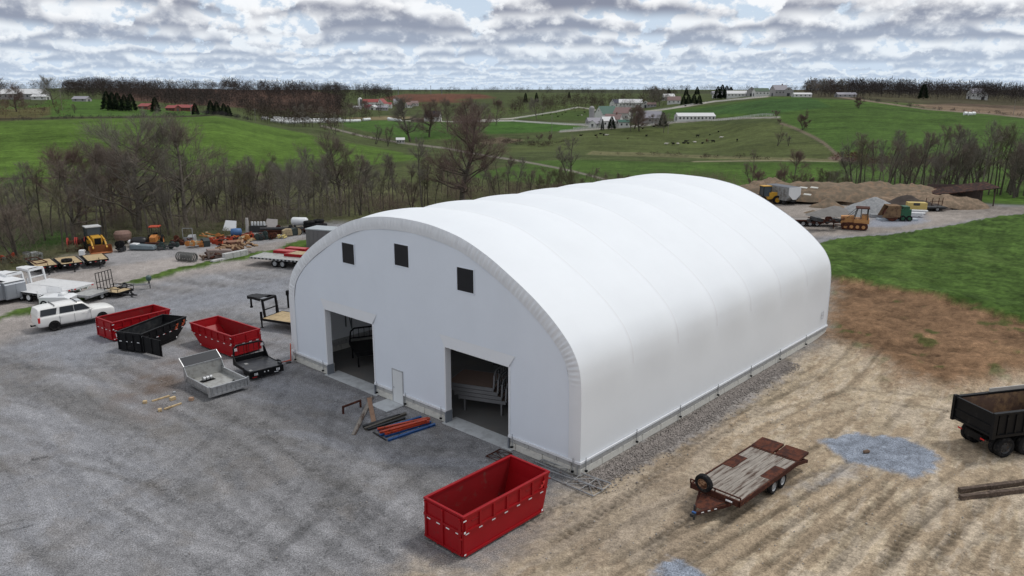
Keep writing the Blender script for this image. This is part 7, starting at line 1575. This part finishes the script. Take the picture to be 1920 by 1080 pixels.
# green roofed farm
silo('tall pale concrete silo at the left end of the green roofed farm', 1109, 232, 2.0, 11.0, gwall, 380)
gable('barn', 'white gabled barn with a dark green roof behind the farmhouses', 1137, 229, 12, 14, 6.5, 5.5, R(25), wwall, groof, 420, 3)
gable('barn', 'white barn with a brown roof right of the green roofed barn', 1168, 229, 10, 12, 7, 4.0, R(-30), wwall, broof, 420, 3)
gable('farmhouse', 'white farmhouse with brown roof in the middle of the green roofed farm', 1150, 238, 8, 11, 5.5, 3.2, R(-25), wwall, broof, 360, 4, chim=True)
gable('farmhouse', 'white house with grey roof in front of the green roofed barn', 1139, 239, 7, 8, 4.8, 2.4, R(10), wwall, wroof, 360, 3)
gable('white_shed', 'small white shed left of the dark evergreen at the farm', 1114, 239, 5, 6, 3.0, 2.0, R(60), wwall, groof2, 360, 1)
gable('garage', 'low white garage with a teal roof at the front of the farm', 1169, 239, 6, 7, 3.8, 1.4, R(0), wwall, groof, 360, 2)
gable('barn', 'low grey roofed lean-to below the silo', 1117, 233, 9, 13, 2.6, 2.2, R(10), gwall, groof2, 380, 3)
gable('barn', 'long grey roofed barn right of the red twigged bushes', 1217, 231, 12, 17, 4.0, 4.4, R(-25), gwall, groof2, 400, 4)
gable('cattle_barn', 'long low white barn with white roof and a row of dark openings', 1302, 226, 11, 26, 3.3, 2.0, R(4), wwall, wroof, 400, 10)
gable('barn', 'white barn with a navy roof on the terrace above the farm', 1161, 202, 12, 17, 5, 4.0, R(20), wwall, nroof, 600, 4); gable('long_barn', 'long pale barn right of the navy roofed barn', 1182, 202, 11, 24, 5.5, 3.4, R(-6), wwall, wroof, 600, 7)
gable('farmhouse', 'white gabled house right of the long pale barn', 1210, 202, 7, 8, 4, 3, R(80), wwall, wroof, 600, 2, chim=True); gable('garage', 'brown roofed garage beside the white gabled house', 1221, 201, 7, 9, 3, 1.8, R(0), gwall, broof, 600, 3)
gable('farmhouse', 'upper white house left of the evergreen row', 1253, 188, 8, 13, 4.5, 3, R(10), wwall, wroof, 700, 3); gable('farmhouse', 'lower white house left of the evergreen row', 1263, 195, 8, 13, 4.0, 3.6, R(-10), wwall, broof, 650, 3)
gable('barn', 'long white farm shed on the skyline right of the dark evergreens', 1363, 183, 12, 32, 3, 2, R(4), wwall, wroof, 700, 9); gable('barn', 'second long white farm shed farther along the skyline', 1388, 182, 12, 30, 4, 3, R(-8), wwall, wroof, 720, 8); gable('barn', 'low grey shed at the left of the skyline sheds', 1345, 177, 10, 18, 3, 2, R(0), gwall, groof2, 800, 4)
gable('farmhouse', 'gabled pale house on the skyline beside the green roofed shed', 1408, 180, 9, 10, 6, 4, R(75), gwall, groof2, 600, 2); gable('barn', 'green roofed shed on the skyline', 1426, 180, 9, 15, 5, 3, R(5), wwall, mat('roof_dull_green', (.06, .10, .06), .7), 600, 4)
gable('farmhouse', 'large grey roofed house on the hilltop', 1460, 180, 10, 14, 6.0, 4.4, R(12), gwall, groof2, 560, 4, chim=True); gable('farmhouse', 'wing of the hilltop house, set to its right', 1478, 180, 9, 9, 5.0, 3.6, R(70), gwall, groof2, 560, 2); gable('white_shed', 'white flat shed right of the hilltop house', 1503, 182, 7, 15, 2.6, 1.2, R(0), wwall, wroof, 560, 4); gable('white_shed', 'low grey building by the wood on the hilltop', 1585, 182, 8, 16, 2.4, 1.6, R(0), gwall, groof2, 600, 4)
gable('farmhouse', 'left pale house among the trees on the right skyline', 1828, 186, 8, 12, 6, 4, R(0), wwall, groof2, 620, 3); gable('farmhouse', 'right pale house among the trees on the right skyline', 1842, 187, 8, 9, 5, 3.5, R(60), wwall, groof2, 620, 2)
# red roofed farm
silo('dark tall silo with a white dome at the red roofed farm', 676, 203, 2.2, 10.5, mat('silo_dark', (.11, .12, .13), .7), 700, wwall); silo('pale thin silo left of the dark one', 673.5, 203, 1.2, 10.0, wwall, 700)
gable('barn', 'long white barn with a bright red roof', 696, 202, 11, 19, 7, 3.6, R(2), wwall, rroof, 760, 4); gable('barn', 'white gabled barn at the centre of the red roofed farm', 716, 203, 13, 12, 6, 6, R(72), wwall, rroof, 740, 2); gable('barn', 'low white lean-to with dark red roof in front of the long barn', 691, 205, 7, 9, 2.6, 3, R(15), wwall, mat('roof_maroon', (.17, .03, .05), .7), 700, 2)
gable('barn', 'white front shed left of the open shed at the red roofed farm', 701, 206, 8, 8, 3, 2.6, R(70), wwall, wroof, 690, 1); gable('barn', 'grey open shed at the front of the red roofed farm', 718, 207, 9, 12, 3.5, 2.2, R(5), gwall, groof2, 690, 4); gable('barn', 'red roofed shed at the right end of the farm', 729, 203, 8, 8, 5, 2.5, R(0), wwall, rroof, 740, 2); gable('white_shed', 'low white shed at the left end of the red roofed farm', 670, 204, 6, 9, 2, 1.6, R(0), wwall, wroof, 700, 2)
gable('farmhouse', 'white house left of the lone tall evergreen', 745, 197, 8, 10, 5.5, 3, R(15), wwall, groof2, 800, 3, chim=True); gable('farmhouse', 'small white house right of the lone tall evergreen', 766, 202, 7, 7, 4, 3, R(40), wwall, broof, 740, 2); gable('farmhouse', 'pale house up the slope right of the evergreen', 777, 199, 7, 10, 4, 3, R(20), wwall, broof, 760, 3)
gable('farmhouse', 'white house with a steep dark roof between the round trees', 812, 227, 8, 13, 4.0, 4.6, R(-12), wwall, kroof, 480, 4, chim=True); gable('white_shed', 'low brown walled building left of the dark roofed house', 783, 229, 7, 10, 2.6, .5, R(0), mat('tan_wall', (.28, .22, .19), .8), broof, 480, 3)
gable('field_shed', 'small pale metal shed standing alone beside the lane', 751, 269, 3.6, 4.4, 2.4, 1.0, R(8), mat('shed_pale', (.50, .49, .46), .6), wroof, 330, 3)
# left hill
gable('long_barn', 'long white farm building near the left edge of the skyline', 46, 186, 12, 30, 4, 3.2, R(2), gwall, wroof, 380, 8); gable('white_shed', 'low white shed right of the long left building', 77, 187, 6, 10, 2.4, 1.4, R(0), wwall, wroof, 380, 2); gable('white_shed', 'small grey roofed shed on the left hill', 154, 190, 7, 9, 1.8, 1.5, R(0), gwall, groof2, 380, 2)
gable('brick_house', 'smaller brick house with a red roof on the left hill', 276, 205, 7, 7, 2.1, 1.5, R(-15), brick, rroof, 400, 3); gable('brick_house', 'long brick house with a red roof on the left hill', 348, 208, 8, 11.5, 2.4, 1.7, R(-8), brick, rroof, 390, 6); gable('brick_house', 'left wing of the long brick house', 325, 208, 7, 6, 2.1, 1.5, R(-8), brick, rroof, 395, 3)
# white wrapped bale rows by the lane
wrap = mat('bale_wrap', (.78, .79, .79), .4, 0, .04, .5)
def bale_row(lab, a, b, n_, r=1.25, dmin=420):
    A_, B_ = GT(*a, dmin), GT(*b, dmin); t = thing('bale_row', lab, 'wrapped bales', A_, aim(A_, B_)); L_ = (B_-A_).length; me = None
    for k in range(n_):
        w_ = L_/n_; m = MB().lathe([(0, 0), (r*.8, .02), (r, w_*.2), (r, w_*.8), (r*.8, w_*.98), (0, w_)], (0, 0, 0), 'X', 10) if me is None else None
        if me is None: me = m.mesh('wrapped_bale', wrap, True); fixn(me)
        o = link(bpy.data.objects.new('wrapped_bale', me)); o.parent = t; x = k*w_; P_ = A_.lerp(B_, k/n_); o.location = (x, 0, tz(P_.x, P_.y)-A_.z+r*.8)
for i, (a, b, n_, lab) in enumerate((((508, 228), (676, 229), 56, 'longest front row of white wrapped bales along the lane'), ((512, 225), (640, 226), 44, 'row of white wrapped bales just behind the longest row'), ((514, 223), (580, 224), 22, 'short back row of white wrapped bales at the left end'), ((681, 227), (694, 226), 5, 'short separate row of white bales right of the long rows'), ((728, 225), (751, 229), 8, 'white bale row farthest right near the tan field'), ((492, 224), (502, 225), 4, 'few white bales left of the long rows'))): bale_row(lab, a, b, n_, 1.3, 420)
# cows
cowb = mat('cow_black', (.015, .014, .014), .8); coww = mat('cow_white', (.55, .52, .48), .8); cowr = mat('cow_brown', (.09, .04, .025), .8)
def cow_proto(m_, m2, lying):
    t = thing('cow', 'cow', 'cow', (0, 0, -50)); z = .45 if lying else 1.0
    MB().lathe([(0, -.95), (.22, -.9), (.36, -.6), (.40, 0), (.36, .5), (.28, .8), (.12, .95), (0, 1.0)], (0, 0, z), 'X', 8).build('body', m_, t, smooth=True)
    MB().lathe([(0, .85), (.14, .9), (.17, 1.1), (.11, 1.4), (.07, 1.5), (0, 1.52)], (0, 0, z+.25), 'X', 7).build('head', m2, t, smooth=True)
    if not lying:
        for x in (-.65, .6):
            for y in (-.2, .2): MB().tube((x, y, 0), (x, y, z), .06, .11, 5).build('leg', m_, t)
    MB().bar((-.93, 0, z+.2), (-1.05, 0, z-.4), .05).build('tail', m_, t)
    return t
CP = {('black', 0): cow_proto(cowb, cowb, 0), ('black', 1): cow_proto(cowb, cowb, 1), ('white', 0): cow_proto(coww, cowb, 0), ('white', 1): cow_proto(coww, coww, 1), ('brown', 0): cow_proto(cowr, cowr, 0)}
cws = [(1017, 218), (1032, 215), (1043, 214), (1054, 216), (1061, 211), (1095, 205), (1096, 212), (1084, 218), (1091, 217), (1046, 220), (1117, 255), (1126, 252), (1132, 255), (1137, 254.5), (1089, 255), (1212, 257), (1205, 242), (1249, 271), (1262, 272.5), (1271, 271), (1282, 269.5), (1286, 268), (1290, 270), (1303, 268), (1308, 257), (1317, 269.5), (1331, 254), (1337, 268), (1347, 248), (1352, 259), (1382, 266), (1325, 266),
 (1226, 238), (1232, 237.5), (1238, 237), (1243, 236.5), (1248, 236), (1252, 236.5), (1305, 193), (1312, 192.5), (1320, 191.5), (1326, 191), (1285, 200)]
usedp = set()
for i, (px, py) in enumerate(cws):
    c = 'white' if i in (8, 13, 17, 19, 23, 29) else ('brown' if i in (31,) else 'black'); ly = 1 if (i % 3 and c != 'brown') else 0
    p = GT(px, py, 280); reg = 'in the round upper pasture' if i < 10 else 'in the lower pasture' if i < 32 else 'in the muddy corner by the farm' if i < 38 else 'high on the right hill'
    src = CP[(c, ly)]; lab = f'{c} cow {"lying" if ly else "standing"} {reg}'
    dup(src, p, rt.uniform(0, 6.28), lab, f'cows {reg}')
for s_ in CP.values():
    for c in list(s_.children): bpy.data.objects.remove(c)
    bpy.data.objects.remove(s_)
# fences, poles and masts
wf = mat('fence_white', (.66, .66, .64), .6)
def fence(lab, pts, dmin=300, h=1.3, step=3.5, mt=None):
    P_ = [GT(*q, dmin) for q in pts]; t = thing('fence', lab, 'fence', P_[0]); O = P_[0]; mr, mp = MB(), MB(); line = []
    for a, b in zip(P_[:-1], P_[1:]):
        n = max(1, int((b-a).length/step))
        for k in range(n): q = a.lerp(b, k/n); line.append(Vector((q.x, q.y, tz(q.x, q.y)))-O)
    for a, b in zip(line[:-1], line[1:]):
        for z_ in (h, h*.66, h*.33): mr.bar(a+Vector((0, 0, z_)), b+Vector((0, 0, z_)), .05, .16)
        mp.bar(a+Vector((0, 0, -.2)), a+Vector((0, 0, h+.1)), .16)
    mr.build('rails', mt or wf, t); o = mp.build('posts', mt or wf, t); o['kind'] = 'stuff'
fence('white board fence below the green roofed farm running right to the hill', [(1050, 248), (1100, 244), (1150, 241), (1200, 238), (1260, 231), (1320, 226), (1400, 221), (1460, 219)], 330)
fence('white board fence along the lower lane left of the farm', [(960, 227), (1060, 234), (1110, 236)], 420); fence('white board fence along the upper lane left of the silo', [(968, 223), (1040, 211), (1085, 202)], 420); fence('white board fence beside the road climbing to the skyline farm', [(1200, 212), (1260, 204), (1340, 191), (1440, 182)], 420); fence('white board fence above the farm road', [(1075, 243), (1150, 238.5)], 340)
def pole(name, lab, px, Df, top, m_, r=.14, arm=True, cat='pole'):
    D = Df/math.cos(az_of(px)); p = AT(px, D); q = ray(px, top); H = CAMH+D*q[2]/math.hypot(q[0], q[1])-p.z; t = thing(name, lab, cat, p)
    MB().tube((0, 0, -.5), (0, 0, H), r, r*.7, 6).build('shaft', m_, t)
    if arm: MB().bar((-1.2, 0, H-.5), (1.2, 0, H-.5), .14).build('cross_arm', m_, t)
    else:
        for k in range(3): MB().box((0, 0, H*(.5+.2*k)), (r*4, r*4, .5)).build('antenna', m_, t)
pg = mat('pole_grey', (.25, .23, .21), .8)
for i, (px, Df, top, lab) in enumerate(((130, 420, 168, 'leaning pale pole on the left hill'), (367, 385, 194, 'utility pole right of the long brick house'), (485, 460, 203, 'utility pole at the left end of the bale rows'), (646, 420, 222, 'thin pole beside the lane right of the dead tree'), (1250, 470, 212, 'dark pole by the long white barn'), (1887, 480, 186, 'pale pole in front of the right-hand woods'), (1034, 470, 215, 'thin pole in the meadow left of the farm'))): pole('utility_pole', lab, px, Df, top, pg)
for px, top, lab in ((688, 160, 'thin radio mast left of the three on the skyline'), (751, 162, 'thin radio mast second from the left on the skyline'), (811, 160, 'tallest thin radio mast on the skyline'), (831, 169, 'short mast right of the tallest on the skyline')): pole('radio_mast', lab, px, 1600, top, mat('mast_grey', (.20, .22, .26), .6), .5, False, 'mast')
# dead pale snag by the lane
at_tree('f0', 629, 398, 210, 'dead pale tree beside the lane left of the field shed', None, .6)
# small white vehicles and boxes in the far fields
for i, (px, py, lab) in enumerate(((1810, 216, 'left white bale by the tan field at the right'), (1818, 216.5, 'middle white bale by the tan field at the right'), (1825, 216, 'right white bale by the tan field at the right'))):
    p = GT(px, py, 380); tag(MB().lathe([(0, -1), (1.0, -.9), (1.1, 0), (1.0, .9), (0, 1)], (0, 0, .9), 'X', 10).build('wrapped_bale', wrap, None, p), lab, 'bale')
